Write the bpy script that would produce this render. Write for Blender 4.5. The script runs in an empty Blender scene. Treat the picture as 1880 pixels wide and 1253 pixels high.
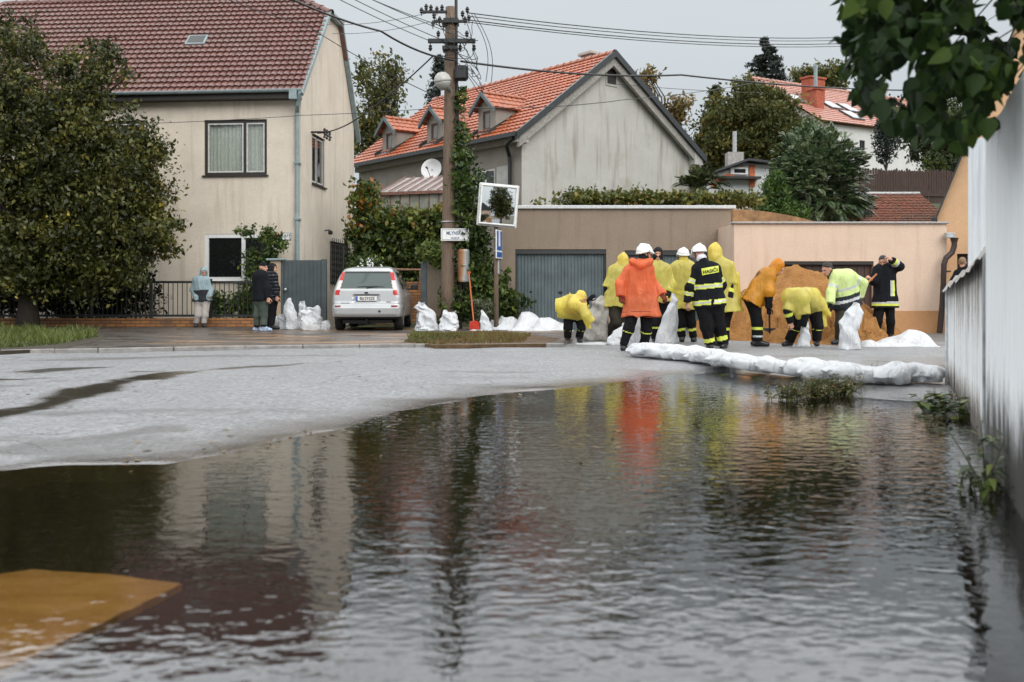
import bpy, bmesh, math, random
import numpy as np
from mathutils import Vector, Matrix
random.seed(7)
rng = np.random.default_rng(11)
SC = bpy.context.scene
COL = SC.collection
F, CX, HY, CH = 1880.0, 940.0, 542.0, 0.96      # pinhole of the photograph: focal (px), centre, horizon, eye height

def P(px, py, d):
    return np.array([(px-CX)/F*d, d, CH-(py-HY)/F*d])
def PG(px, py, z=0.0):
    d = (CH-z)*F/(py-HY)
    return np.array([(px-CX)/F*d, d, z])
def nrm(v):
    v = np.asarray(v, float); return v/max(np.linalg.norm(v), 1e-9)

# ------------------------------------------------------------------ objects
def tag(o, label=None, cat=None, group=None, kind=None):
    if label: o['label'] = label
    if cat: o['category'] = cat
    if group: o['group'] = group
    if kind: o['kind'] = kind
    return o
def thing(name, label, cat, loc, group=None):
    o = bpy.data.objects.new(name, None); COL.objects.link(o)
    o.empty_display_size = 0.1
    o.location = [float(c) for c in loc]
    return tag(o, label, cat, group)
def wloc(o):
    l = np.zeros(3)
    while o is not None:
        l = l+np.array(o.location); o = o.parent
    return l
def link_mesh(name, V, Fc, mats, parent=None, origin=None, smooth=False, mi=None, attr=None):
    """V are world coordinates; the object's own origin is the parent's base or `origin`"""
    V = np.asarray(V, float).reshape(-1, 3)
    me = bpy.data.meshes.new(name)
    o = bpy.data.objects.new(name, me); COL.objects.link(o)
    if parent is not None:
        o.parent = parent; org = wloc(parent)
    else:
        org = np.array(origin, float) if origin is not None else np.zeros(3)
        o.location = [float(c) for c in org]
    V = V-org
    if isinstance(Fc, np.ndarray):
        n, k = Fc.shape
        me.vertices.add(len(V)); me.vertices.foreach_set('co', V.astype(np.float32).ravel())
        me.loops.add(n*k); me.loops.foreach_set('vertex_index', Fc.astype(np.int32).ravel())
        me.polygons.add(n)
        me.polygons.foreach_set('loop_start', np.arange(0, n*k, k, dtype=np.int32))
        me.update(calc_edges=True)
        me.validate()
    else:
        me.from_pydata([tuple(v) for v in V.tolist()], [], Fc); me.update()
    if not isinstance(mats, (list, tuple)): mats = [mats]
    for m in mats: me.materials.append(m)
    if mi is not None:
        me.polygons.foreach_set('material_index', np.asarray(mi, np.int32))
    if smooth:
        me.polygons.foreach_set('use_smooth', np.ones(len(me.polygons), bool))
    if attr is not None:
        a = me.attributes.new('tone', 'FLOAT', 'FACE'); a.data.foreach_set('value', np.asarray(attr, np.float32))
    return o

class MB:
    """mesh builder in a local frame (origin, x, y, z axes)"""
    def __init__(s, o=(0, 0, 0), x=(1, 0, 0), y=(0, 1, 0), z=(0, 0, 1)):
        s.V = []; s.F = []; s.M = []; s.m = 0
        s.o = np.array(o, float); s.B = np.array([x, y, z], float)
    def w(s, p): return s.o+np.asarray(p, float)@s.B
    def add(s, pts, faces):
        n = len(s.V)
        s.V += [s.w(p) for p in pts]
        s.F += [tuple(i+n for i in f) for f in faces]; s.M += [s.m]*len(faces)
    def quad(s, a, b, c, d): s.add([a, b, c, d], [(0, 1, 2, 3)])
    def poly(s, pts): s.add(pts, [tuple(range(len(pts)))])
    def box(s, lo, hi):
        (x0, y0, z0), (x1, y1, z1) = lo, hi
        s.add([(x0, y0, z0), (x1, y0, z0), (x1, y1, z0), (x0, y1, z0), (x0, y0, z1), (x1, y0, z1), (x1, y1, z1), (x0, y1, z1)],
              [(0, 3, 2, 1), (4, 5, 6, 7), (0, 1, 5, 4), (1, 2, 6, 5), (2, 3, 7, 6), (3, 0, 4, 7)])
    def bbox(s, lo, hi, b=0.01):
        """box with chamfered edges"""
        lo = np.array(lo, float); hi = np.array(hi, float); c = (lo+hi)/2; h = (hi-lo)/2; b = min(b, h.min()*0.45)
        pts = []; idx = {}
        for sx in (-1, 1):
            for sy in (-1, 1):
                for sz in (-1, 1):
                    for k in range(3):
                        q = h.copy(); q[[i for i in range(3) if i != k]] -= b
                        idx[(sx, sy, sz, k)] = len(pts); pts.append(c+q*np.array([sx, sy, sz]))
        fs = []
        S = [(-1, -1), (1, -1), (1, 1), (-1, 1)]
        def key(k, sk, a, b2):
            v = [0, 0, 0]; o = [i for i in range(3) if i != k]; v[k] = sk; v[o[0]] = a; v[o[1]] = b2; return tuple(v)
        for k in range(3):
            for sk in (-1, 1):
                fs.append(tuple(idx[key(k, sk, a, b2)+(k,)] for a, b2 in S))
        for k in range(3):
            o = [i for i in range(3) if i != k]
            for a in (-1, 1):
                for b2 in (-1, 1):
                    v0 = [0, 0, 0]; v0[o[0]] = a; v0[o[1]] = b2; v1 = list(v0); v0[k] = -1; v1[k] = 1
                    fs.append((idx[tuple(v0)+(o[0],)], idx[tuple(v1)+(o[0],)], idx[tuple(v1)+(o[1],)], idx[tuple(v0)+(o[1],)]))
        for sx in (-1, 1):
            for sy in (-1, 1):
                for sz in (-1, 1):
                    fs.append(tuple(idx[(sx, sy, sz, k)] for k in range(3)))
        s.add(pts, fs)
    def prism(s, poly, a, b, axis=1):
        """polygon in the two other axes, extruded along axis from a to b"""
        n = len(poly); o = [i for i in range(3) if i != axis]
        pts = []
        for t in (a, b):
            for p in poly:
                v = [0, 0, 0]; v[o[0]] = p[0]; v[o[1]] = p[1]; v[axis] = t; pts.append(v)
        fs = [tuple(range(n)), tuple(range(2*n-1, n-1, -1))]+[(i, i+n, (i+1) % n+n, (i+1) % n) for i in range(n)]
        s.add(pts, fs)
    def tube(s, path, r, n=8, cap=True):
        path = [np.asarray(p, float) for p in path]; k = len(path)
        rs = r if isinstance(r, (list, tuple, np.ndarray)) else [r]*k
        pts = []; up = None
        for i in range(k):
            t = nrm(path[min(i+1, k-1)]-path[max(i-1, 0)])
            if up is None: up = np.array([0, 0, 1.]) if abs(t[2]) < .9 else np.array([1., 0, 0])
            a = nrm(np.cross(t, up)); b = np.cross(a, t); up = b
            for j in range(n):
                th = 2*math.pi*j/n
                pts.append(path[i]+rs[i]*(math.cos(th)*a+math.sin(th)*b))
        fs = [(i*n+j, (i+1)*n+j, (i+1)*n+(j+1) % n, i*n+(j+1) % n) for i in range(k-1) for j in range(n)]
        if cap: fs += [tuple(range(n)), tuple(range(k*n-1, (k-1)*n-1, -1))]
        s.add(pts, fs)
    def lathe(s, prof, c=(0, 0, 0), ax=(0, 0, 1), n=20):
        """profile of (radius, height) about axis ax through c"""
        ax = nrm(ax); u = nrm(np.cross(ax, (1, 0, 0) if abs(ax[0]) < .8 else (0, 1, 0))); v = np.cross(ax, u)
        c = np.asarray(c, float); pts = []
        for r, h in prof:
            for j in range(n):
                th = 2*math.pi*j/n; pts.append(c+ax*h+r*(math.cos(th)*u+math.sin(th)*v))
        k = len(prof)
        fs = [(i*n+j, i*n+(j+1) % n, (i+1)*n+(j+1) % n, (i+1)*n+j) for i in range(k-1) for j in range(n)]
        fs += [tuple(range(n-1, -1, -1)), tuple(range((k-1)*n, k*n))]
        s.add(pts, fs)
    def build(s, name, mats, parent=None, origin=None, smooth=False):
        o = link_mesh(name, s.V, s.F, mats, parent, origin, smooth, s.M if isinstance(mats, (list, tuple)) else None)
        bm = bmesh.new(); bm.from_mesh(o.data)
        bmesh.ops.recalc_face_normals(bm, faces=bm.faces); bm.to_mesh(o.data); bm.free()
        return o

def copy_tree(o, parent=None):
    c = o.copy(); COL.objects.link(c)
    if parent is not None: c.parent = parent
    for ch in list(o.children): copy_tree(ch, c)
    return c

# ------------------------------------------------------------------ noise and implicit surfaces
def _hash(i, j, k, seed):
    h = (i.astype(np.int64)*374761393+j.astype(np.int64)*668265263+k.astype(np.int64)*2147483647+seed*1274126177) & 0xffffffff
    h = ((h ^ (h >> 13))*1274126177) & 0xffffffff
    return ((h ^ (h >> 16)) & 0xffff)/65535.0
def vnoise(p, seed=0):
    p = np.asarray(p, float); i = np.floor(p); f = p-i; f = f*f*(3-2*f); i = i.astype(np.int64)
    x, y, z = i[:, 0], i[:, 1], i[:, 2]; r = 0
    for dx in (0, 1):
        wx = f[:, 0] if dx else 1-f[:, 0]
        for dy in (0, 1):
            wy = f[:, 1] if dy else 1-f[:, 1]
            for dz in (0, 1):
                wz = f[:, 2] if dz else 1-f[:, 2]
                r = r+wx*wy*wz*_hash(x+dx, y+dy, z+dz, seed)
    return r*2-1
def fbm(p, seed=0, n=3):
    p = np.asarray(p, float); r = 0; a = 1
    for k in range(n): r = r+a*vnoise(p*2**k, seed+k); a *= .5
    return r
def rc(p, a, b, r1, r2):
    ba = b-a; t = np.clip((p-a)@ba/max(ba@ba, 1e-9), 0, 1)
    return np.linalg.norm(p-a-t[:, None]*ba, axis=1)-(r1+(r2-r1)*t), t
def ell(p, c, R, rad):
    q = (p-c)@R.T; k0 = np.linalg.norm(q/rad, axis=1); k1 = np.linalg.norm(q/(np.asarray(rad)**2), axis=1)
    return k0*(k0-1)/np.maximum(k1, 1e-6)
def smin(a, b, k):
    h = np.maximum(k-np.abs(a-b), 0)/k
    return np.minimum(a, b)-h*h*k*.25
def surfnet(f, lo, hi, h):
    lo = np.asarray(lo, float); n = np.maximum(((np.asarray(hi)-lo)/h).astype(int)+2, 3)
    ax = [lo[i]+np.arange(n[i])*h for i in range(3)]
    q = 3; m = [(k+q-1)//q for k in n]                       # coarse pass first, fine only near the surface
    Gc = np.stack(np.meshgrid(*[lo[i]+(np.arange(m[i])*q+1)*h for i in range(3)], indexing='ij'), -1).reshape(-1, 3)
    V = f(Gc).reshape(m).repeat(q, 0).repeat(q, 1).repeat(q, 2)[:n[0], :n[1], :n[2]].copy()
    sel = np.argwhere(np.abs(V) < h*q*1.9+.02)
    V[sel[:, 0], sel[:, 1], sel[:, 2]] = f(lo+sel*h)
    c = {}
    for a in (0, 1):
        for b in (0, 1):
            for d in (0, 1):
                c[a, b, d] = V[a:n[0]-1+a, b:n[1]-1+b, d:n[2]-1+d]
    sgn = sum((v < 0).astype(int) for v in c.values())
    act = (sgn > 0) & (sgn < 8)
    ii = np.argwhere(act)
    idx = -np.ones(act.shape, int); idx[act] = np.arange(len(ii))
    pos = np.zeros((len(ii), 3)); cnt = np.zeros(len(ii))
    cv = {k: v[act] for k, v in c.items()}
    for k0 in cv:
        for axis in range(3):
            if k0[axis]: continue
            k1 = list(k0); k1[axis] = 1; k1 = tuple(k1)
            v0, v1 = cv[k0], cv[k1]; m = (v0 < 0) != (v1 < 0)
            t = np.where(m, v0/np.where(m, v0-v1, 1), 0)
            q = np.tile(np.array(k0, float), (len(ii), 1)); q[:, axis] += t
            pos += q*m[:, None]; cnt += m
    pos = lo+(ii+pos/np.maximum(cnt, 1)[:, None])*h
    faces = []
    for axis in range(3):
        s0 = [slice(None)]*3; s1 = [slice(None)]*3; s0[axis] = slice(0, -1); s1[axis] = slice(1, None)
        A = V[tuple(s0)] < 0; B = V[tuple(s1)] < 0
        e = np.argwhere(A != B); u, v = (axis+1) % 3, (axis+2) % 3
        e = e[(e[:, u] > 0) & (e[:, v] > 0) & (e[:, u] < n[u]-1) & (e[:, v] < n[v]-1)]
        if len(e) == 0: continue
        q = []
        for du, dv in ((-1, -1), (0, -1), (0, 0), (-1, 0)):
            t = e.copy(); t[:, u] += du; t[:, v] += dv; q.append(idx[t[:, 0], t[:, 1], t[:, 2]])
        q = np.stack(q, 1); fl = ~A[e[:, 0], e[:, 1], e[:, 2]]
        q[fl] = q[fl][:, ::-1]; faces.append(q)
    return pos, np.concatenate(faces) if faces else np.zeros((0, 4), int)

# ------------------------------------------------------------------ materials
class NT:
    def __init__(s, name):
        s.mat = bpy.data.materials.new(name); s.mat.use_nodes = True
        s.t = s.mat.node_tree; s.t.nodes.clear()
        s.out = s.n('ShaderNodeOutputMaterial')
    def n(s, typ, **kw):
        nd = s.t.nodes.new(typ)
        for k, v in kw.items():
            if k in ('ins',):
                for a, b in v.items(): s.set(nd, a, b)
            else: setattr(nd, k, v)
        return nd
    def set(s, nd, key, val):
        i = nd.inputs[key]
        if isinstance(val, bpy.types.NodeSocket): s.t.links.new(val, i)
        else: i.default_value = val
    def co(s, scale=(1, 1, 1), rot=(0, 0, 0), kind='Object'):
        tc = s.n('ShaderNodeTexCoord'); mp = s.n('ShaderNodeMapping')
        s.t.links.new(tc.outputs[kind], mp.inputs['Vector']); mp.inputs['Scale'].default_value = scale; mp.inputs['Rotation'].default_value = rot
        return mp.outputs['Vector']
    def noise(s, scale, vec=None, detail=4, rough=.55, dist=0):
        nd = s.n('ShaderNodeTexNoise', ins={'Scale': scale, 'Detail': detail, 'Roughness': rough, 'Distortion': dist})
        s.t.links.new(vec if vec is not None else s.co(), nd.inputs['Vector']); return nd.outputs['Fac']
    def ramp(s, fac, stops, interp='LINEAR'):
        nd = s.n('ShaderNodeValToRGB'); s.t.links.new(fac, nd.inputs['Fac']); r = nd.color_ramp; r.interpolation = interp
        while len(r.elements) < len(stops): r.elements.new(.5)
        for e, (p, c) in zip(r.elements, stops):
            e.position = p; c = c if hasattr(c, '__len__') else (c, c, c); e.color = (*c[:3], 1)
        return nd.outputs['Color']
    def mix(s, fac, a, b, blend='MIX'):
        nd = s.n('ShaderNodeMix', data_type='RGBA', blend_type=blend)
        for k, v in ((0, fac), (6, a), (7, b)):
            if isinstance(v, bpy.types.NodeSocket): s.t.links.new(v, nd.inputs[k])
            elif k == 0: nd.inputs[0].default_value = v
            else: nd.inputs[k].default_value = (*v[:3], 1) if hasattr(v, '__len__') else (v, v, v, 1)
        return nd.outputs[2]
    def math(s, op, a, b=0.0):
        nd = s.n('ShaderNodeMath', operation=op)
        for k, v in ((0, a), (1, b)):
            if isinstance(v, bpy.types.NodeSocket): s.t.links.new(v, nd.inputs[k])
            else: nd.inputs[k].default_value = v
        return nd.outputs[0]
    def bump(s, h, strength=.3, dist=.02, normal=None):
        nd = s.n('ShaderNodeBump', ins={'Strength': strength, 'Distance': dist, 'Height': h})
        if normal is not None: s.t.links.new(normal, nd.inputs['Normal'])
        return nd.outputs['Normal']
    def pr(s, color, rough=.6, normal=None, metal=0, spec=.5, **kw):
        nd = s.n('ShaderNodeBsdfPrincipled')
        def st(k, v):
            if isinstance(v, bpy.types.NodeSocket): s.t.links.new(v, nd.inputs[k])
            elif k == 'Base Color': nd.inputs[k].default_value = (*v[:3], 1)
            else: nd.inputs[k].default_value = v
        st('Base Color', color); st('Roughness', rough); st('Metallic', metal); st('Specular IOR Level', spec)
        if normal is not None: st('Normal', normal)
        for k, v in kw.items(): st(k, v)
        return nd.outputs[0]
    def done(s, shader):
        s.t.links.new(shader, s.out.inputs['Surface']); return s.mat

def plain(name, col, rough=.6, metal=0, var=.12, scale=14, bump=.0, spec=.5, bscale=60, **kw):
    t = NT(name); c = np.array(col)
    f = t.noise(scale, detail=5)
    colr = t.ramp(f, [(.3, tuple(c*(1-var))), (.7, tuple(np.minimum(c*(1+var), 1)))])
    nm = t.bump(t.noise(bscale, detail=3), bump, .01) if bump else None
    return t.done(t.pr(colr, rough, nm, metal, spec, **kw))
# ================================================================== camera, sky, sun
cam = bpy.data.cameras.new('camera'); co = bpy.data.objects.new('camera', cam); COL.objects.link(co)
co.location = (0, 0, CH); co.rotation_euler = (math.radians(90), 0, 0)
cam.sensor_width = 36; cam.lens = 36; cam.shift_y = -(626.5-HY)/F; cam.clip_end = 4000; cam.clip_start = .05
cam.dof.use_dof = True; cam.dof.focus_distance = 17.5; cam.dof.aperture_fstop = 2.4
SC.camera = co
SC.view_settings.view_transform = 'Standard'; SC.view_settings.look = 'None'
SC.view_settings.exposure = 0.0; SC.view_settings.gamma = 1
SUN_EL, SUN_AZ = math.radians(36), math.radians(152)      # azimuth: 0 = +Y, clockwise (behind the camera, from the right)
W = bpy.data.worlds.new('World'); SC.world = W; W.use_nodes = True
wt = W.node_tree; wt.nodes.clear()
wo = wt.nodes.new('ShaderNodeOutputWorld'); wb = wt.nodes.new('ShaderNodeBackground'); wb.inputs[1].default_value = 0.1
sk = wt.nodes.new('ShaderNodeTexSky'); sk.sky_type = 'NISHITA'; sk.sun_disc = False; sk.sun_elevation = SUN_EL; sk.sun_rotation = SUN_AZ
sk.air_density = 1; sk.dust_density = 6
hs = wt.nodes.new('ShaderNodeHueSaturation'); hs.inputs['Saturation'].default_value = .12
wt.links.new(sk.outputs[0], hs.inputs['Color'])
tc = wt.nodes.new('ShaderNodeTexCoord'); sx = wt.nodes.new('ShaderNodeSeparateXYZ'); wt.links.new(tc.outputs['Generated'], sx.inputs[0])
rp = wt.nodes.new('ShaderNodeValToRGB'); wt.links.new(sx.outputs['Z'], rp.inputs[0])     # overcast: the zenith brighter than the horizon
el = rp.color_ramp.elements; el[0].position = 0.0; el[0].color = (.228, .250, .265, 1)
el[1].position = 1.0; el[1].color = (.66, .67, .68, 1)
e = el.new(.19); e.color = (.246, .268, .283, 1)
e = el.new(.282); e.color = (.268, .290, .305, 1)
e = el.new(.32); e.color = (.98, 1.0, 1.03, 1)
e = el.new(.55); e.color = (.84, .855, .87, 1)
nz = wt.nodes.new('ShaderNodeTexNoise'); nz.inputs['Scale'].default_value = 2.2; nz.inputs['Detail'].default_value = 5
mpn = wt.nodes.new('ShaderNodeMapping'); mpn.inputs['Scale'].default_value = (1, 1, 3.5)
wt.links.new(tc.outputs['Generated'], mpn.inputs[0]); wt.links.new(mpn.outputs[0], nz.inputs['Vector'])
mr = wt.nodes.new('ShaderNodeMapRange'); mr.inputs['To Min'].default_value = 24.5; mr.inputs['To Max'].default_value = 28.5
wt.links.new(nz.outputs['Fac'], mr.inputs['Value'])
ml = wt.nodes.new('ShaderNodeVectorMath'); ml.operation = 'SCALE'; wt.links.new(rp.outputs[0], ml.inputs[0]); wt.links.new(mr.outputs[0], ml.inputs['Scale'])
mx = wt.nodes.new('ShaderNodeMix'); mx.data_type = 'RGBA'; mx.inputs[0].default_value = .88
wt.links.new(hs.outputs[0], mx.inputs[6]); wt.links.new(ml.outputs[0], mx.inputs[7])
wt.links.new(mx.outputs[2], wb.inputs[0]); wt.links.new(wb.outputs[0], wo.inputs[0])
sl = bpy.data.lights.new('sun', 'SUN'); sl.energy = 1.35; sl.angle = math.radians(40); sl.color = (1, .96, .9)
so = bpy.data.objects.new('sun', sl); COL.objects.link(so)
sd = Vector((math.sin(SUN_AZ)*math.cos(SUN_EL), math.cos(SUN_AZ)*math.cos(SUN_EL), math.sin(SUN_EL)))
so.rotation_euler = sd.to_track_quat('Z', 'Y').to_euler(); so.location = (5, -5, 20)

# ================================================================== ground, road, water
def m_asphalt():
    t = NT('wet asphalt')
    v = t.co()
    a = t.n('ShaderNodeAttribute', attribute_name='wet')
    vo = t.n('ShaderNodeTexVoronoi', ins={'Scale': 34.0}); t.t.links.new(v, vo.inputs['Vector'])
    sp = t.ramp(vo.outputs['Color'], [(.1, (.105, .108, .112)), (.5, (.205, .211, .218)), (.9, (.36, .366, .374))])
    big = t.noise(.55, v, 6, .6); mid = t.noise(5, v, 5, .65)
    c = t.mix(.45, sp, t.ramp(mid, [(.35, (.185, .191, .198)), (.7, (.255, .262, .27))]), 'MIX')
    c = t.mix(.35, c, t.ramp(big, [(.38, .38), (.62, .55)]), 'OVERLAY')
    gr = t.noise(95, v, 2, .5)
    ck = t.n('ShaderNodeTexVoronoi', feature='DISTANCE_TO_EDGE', ins={'Scale': .55}); dv = t.n('ShaderNodeVectorMath', operation='ADD'); nv_ = t.n('ShaderNodeTexNoise', ins={'Scale': 2.5, 'Detail': 5.0}); t.t.links.new(v, nv_.inputs['Vector']); t.t.links.new(v, dv.inputs[0]); t.t.links.new(nv_.outputs['Color'], dv.inputs[1]); t.t.links.new(dv.outputs[0], ck.inputs['Vector'])
    cm_ = t.math('MULTIPLY', t.ramp(ck.outputs['Distance'], [(.004, .75), (.014, 0.0)]), t.ramp(t.noise(.35, v, 2), [(.48, 0.0), (.58, 1.0)]))
    c = t.mix(cm_, c, (.05, .05, .05))
    wet = t.math('MULTIPLY', a.outputs['Fac'], t.math('ADD', .75, t.math('MULTIPLY', gr, .5)))
    wet = t.math('MINIMUM', wet, 1.0)
    c = t.mix(wet, c, t.mix(.25, c, (.022, .02, .018)), 'MIX')
    c2 = t.mix(wet, c, (.05, .043, .036))
    rg = t.n('ShaderNodeMapRange', ins={'From Min': 0.0, 'From Max': 1.0, 'To Min': .5, 'To Max': .10}); t.t.links.new(wet, rg.inputs['Value'])
    h = t.math('ADD', t.math('MULTIPLY', vo.outputs['Distance'], .7), t.math('MULTIPLY', gr, .6))
    inv = t.math('SUBTRACT', 1.0, t.math('MULTIPLY', wet, .88))
    b = t.n('ShaderNodeBump', ins={'Distance': .014, 'Height': h}); t.t.links.new(inv, b.inputs['Strength'])
    return t.done(t.pr(c2, rg.outputs[0], b.outputs[0], spec=.5))
M_ASPH = m_asphalt()
M_BED = plain('dark mud', (.009, .0075, .006), .9, var=.4, scale=3)
M_EARTH = plain('earth', (.07, .06, .035), .95, var=.4, scale=2, bump=.4)

def polydist(x, y, pts, closed=False):
    pts = np.asarray(pts, float); best = np.full(x.shape, 1e9)
    n = len(pts) if closed else len(pts)-1
    for i in range(n):
        a = pts[i]; b = pts[(i+1) % len(pts)]; ab = b-a
        t = np.clip(((x-a[0])*ab[0]+(y-a[1])*ab[1])/(ab@ab), 0, 1)
        best = np.minimum(best, np.hypot(x-a[0]-t*ab[0], y-a[1]-t*ab[1]))
    return best
def inpoly(x, y, pts):
    r = np.zeros(x.shape, bool); j = len(pts)-1
    for i in range(len(pts)):
        xi, yi = pts[i][:2]; xj, yj = pts[j][:2]
        c = ((yi > y) != (yj > y)) & (x < (xj-xi)*(y-yi)/((yj-yi) if abs(yj-yi) > 1e-12 else 1e-12)+xi)
        r ^= c; j = i
    return r
SHORE = [(-250, 866), (-60, 868), (0, 866), (60, 857), (130, 852), (300, 851), (420, 830), (520, 806), (640, 783), (700, 766), (800, 742), (950, 719), (1100, 707), (1185, 699),
         (1240, 688), (1330, 684), (1420, 700), (1480, 716), (1560, 731), (1650, 735), (1728, 741), (1800, 775)]
SH = [PG(*p)[:2] for p in SHORE]
WP = [(-14, SH[0][1]-.3)]+SH+[(6, 7.6), (6, -9), (-14, -9)]
def sdist(x, y):
    d = polydist(x, y, WP, True); d[inpoly(x, y, WP)] *= -1; return d
def road_z(x, y):
    s = sdist(x, y)
    q = np.stack([x, y, 0*x], -1)
    n = fbm(q*1.3, 5, 4)*.010+fbm(q*np.array([.5, 2.2, 1]), 8, 3)*.008
    return np.clip(np.where(s > 0, s*.05, s*.16), -.14, .04)+n*np.clip((s+.6)/.6, 0, 1), s
GZ = .04
ys = np.concatenate([np.linspace(-9, 1.5, 20)[:-1], 1.5*np.power(27.6/1.5, np.linspace(0, 1, 330))])
xs = np.concatenate([np.linspace(-26, -9, 60)[:-1], np.linspace(-9, 7.5, 300), np.linspace(7.5, 17, 40)[1:]])
X, Y = np.meshgrid(xs, ys, indexing='ij'); x = X.ravel(); y = Y.ravel()
z, s = road_z(x, y)
nx, ny = X.shape
I = np.arange(nx*ny).reshape(nx, ny)
Q = np.stack([I[:-1, :-1], I[1:, :-1], I[1:, 1:], I[:-1, 1:]], -1).reshape(-1, 4)
deep = s[Q].max(1) < -.28
vv = np.stack([x, y, z], -1)
def sub(V, Fq):
    u, inv = np.unique(Fq, return_inverse=True); return V[u], inv.reshape(Fq.shape), u
V1, F1, u1 = sub(vv, Q[~deep]); V2, F2, u2 = sub(vv, Q[deep])
road = tag(link_mesh('road', V1, F1, M_ASPH, smooth=True), kind='structure')
tag(link_mesh('pond_bed', V2, F2, M_BED, smooth=True), kind='structure')
# wet streaks: hollows of the road that hold a film of water
wet = np.zeros(len(u1)); xx, yy = x[u1], y[u1]
qn = np.stack([xx, yy, 0*xx], -1)
nn = fbm(qn*np.array([1.0, 2.4, 1]), 21, 4)
for pts, w, k in (([(-80, 790), (0, 768), (90, 750), (190, 716), (300, 693), (330, 690)], .26, 1), ([(330, 690), (480, 678), (560, 672)], .13, .7), ([(-40, 706), (20, 703), (60, 701)], .35, .9), ([(70, 690), (150, 682), (210, 678)], .22, .75),
                  ([(-40, 716), (60, 716)], .12, .7), ([(250, 688), (300, 687)], .15, .6), ([(-60, 838), (60, 830), (180, 815), (300, 800)], .16, .5), ([(200, 842), (330, 835), (430, 820)], .14, .55)):
    d = polydist(xx, yy, [PG(*p)[:2] for p in pts])
    wet = np.maximum(wet, k*np.clip((1.1-d/w+nn*(.45 if k == 1 else 1.0))*1.7, 0, 1))
ss = s[u1]
wet = np.maximum(wet, np.clip(1.05-ss/(.34+.45*np.clip((xx+3)/3, 0, 1)+.26*nn).clip(.05), 0, 1))
rt = np.clip((xx-3.2)/2, 0, 1)*np.clip((15.5-yy)/2, 0, 1)       # beside the sandbags the road is soaked
wet = np.maximum(wet, rt*np.clip(.55+nn*.5, 0, 1))
wet = np.maximum(wet, np.clip(fbm(qn*np.array([.35, 1.1, 1]), 33, 4)*1.3-.72, 0, .4))
wet = np.maximum(wet, .35*np.clip((yy-19.5)/2, 0, 1))
at = road.data.attributes.new('wet', 'FLOAT', 'POINT'); at.data.foreach_set('value', wet.astype(np.float32))

def m_water():
    t = NT('flood water')
    v = t.co((1, 1, 1))
    g = t.n('ShaderNodeNewGeometry'); sp = t.n('ShaderNodeSeparateXYZ'); t.t.links.new(g.outputs['Position'], sp.inputs[0])
    w1 = t.n('ShaderNodeTexNoise', ins={'Scale': 10.0, 'Detail': 2.0, 'Roughness': .4, 'Distortion': .35}); t.t.links.new(t.co((.8, 1.15, 1), (0, 0, .18)), w1.inputs['Vector'])
    w2 = t.n('ShaderNodeTexNoise', ins={'Scale': 26.0, 'Detail': 1.5, 'Roughness': .45}); t.t.links.new(t.co((.8, 1.1, 1), (0, 0, -.3)), w2.inputs['Vector'])
    calm = t.n('ShaderNodeTexNoise', ins={'Scale': .5, 'Detail': 2.0}); t.t.links.new(v, calm.inputs['Vector'])
    cm = t.n('ShaderNodeMapRange', ins={'From Min': .35, 'From Max': .65, 'To Min': .45, 'To Max': 1.3}); t.t.links.new(calm.outputs['Fac'], cm.inputs['Value'])
    left = t.n('ShaderNodeMapRange', ins={'From Min': -2.2, 'From Max': .2, 'To Min': .45, 'To Max': 1.0}); t.t.links.new(sp.outputs['X'], left.inputs['Value'])
    near = t.n('ShaderNodeMapRange', ins={'From Min': 2.6, 'From Max': 4.2, 'To Min': .7, 'To Max': 1.0}); t.t.links.new(sp.outputs['Y'], near.inputs['Value'])
    far = t.n('ShaderNodeMapRange', ins={'From Min': 4.2, 'From Max': 8.0, 'To Min': 1.0, 'To Max': .9}); t.t.links.new(sp.outputs['Y'], far.inputs['Value'])
    amp = t.math('MULTIPLY', t.math('MULTIPLY', cm.outputs[0], left.outputs[0]), t.math('MULTIPLY', near.outputs[0], far.outputs[0]))
    h = t.math('ADD', w1.outputs['Fac'], t.math('MULTIPLY', w2.outputs['Fac'], .36))
    h = t.math('MULTIPLY', h, amp)
    b = t.n('ShaderNodeBump', ins={'Strength': 1.0, 'Distance': .0046, 'Height': h})
    fr = t.n('ShaderNodeFresnel', ins={'IOR': 1.45}); t.t.links.new(b.outputs[0], fr.inputs['Normal'])
    tr = t.n('ShaderNodeBsdfTransparent'); tr.inputs['Color'].default_value = (.66, .57, .43, 1)
    gl = t.n('ShaderNodeBsdfGlossy', ins={'Roughness': .015}); gl.inputs['Color'].default_value = (.93, .95, .96, 1); t.t.links.new(b.outputs[0], gl.inputs['Normal'])
    m = t.n('ShaderNodeMixShader'); t.t.links.new(t.math('MINIMUM', t.math('MULTIPLY', fr.outputs[0], 1.06), 1.0), m.inputs[0]); t.t.links.new(tr.outputs[0], m.inputs[1]); t.t.links.new(gl.outputs[0], m.inputs[2])
    return t.done(m.outputs[0])
mb = MB(); mb.quad((-16, -9, 0), (6.2, -9, 0), (6.2, 17.5, 0), (-16, 17.5, 0))
tag(mb.build('flood_water', m_water()), kind='structure')

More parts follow.
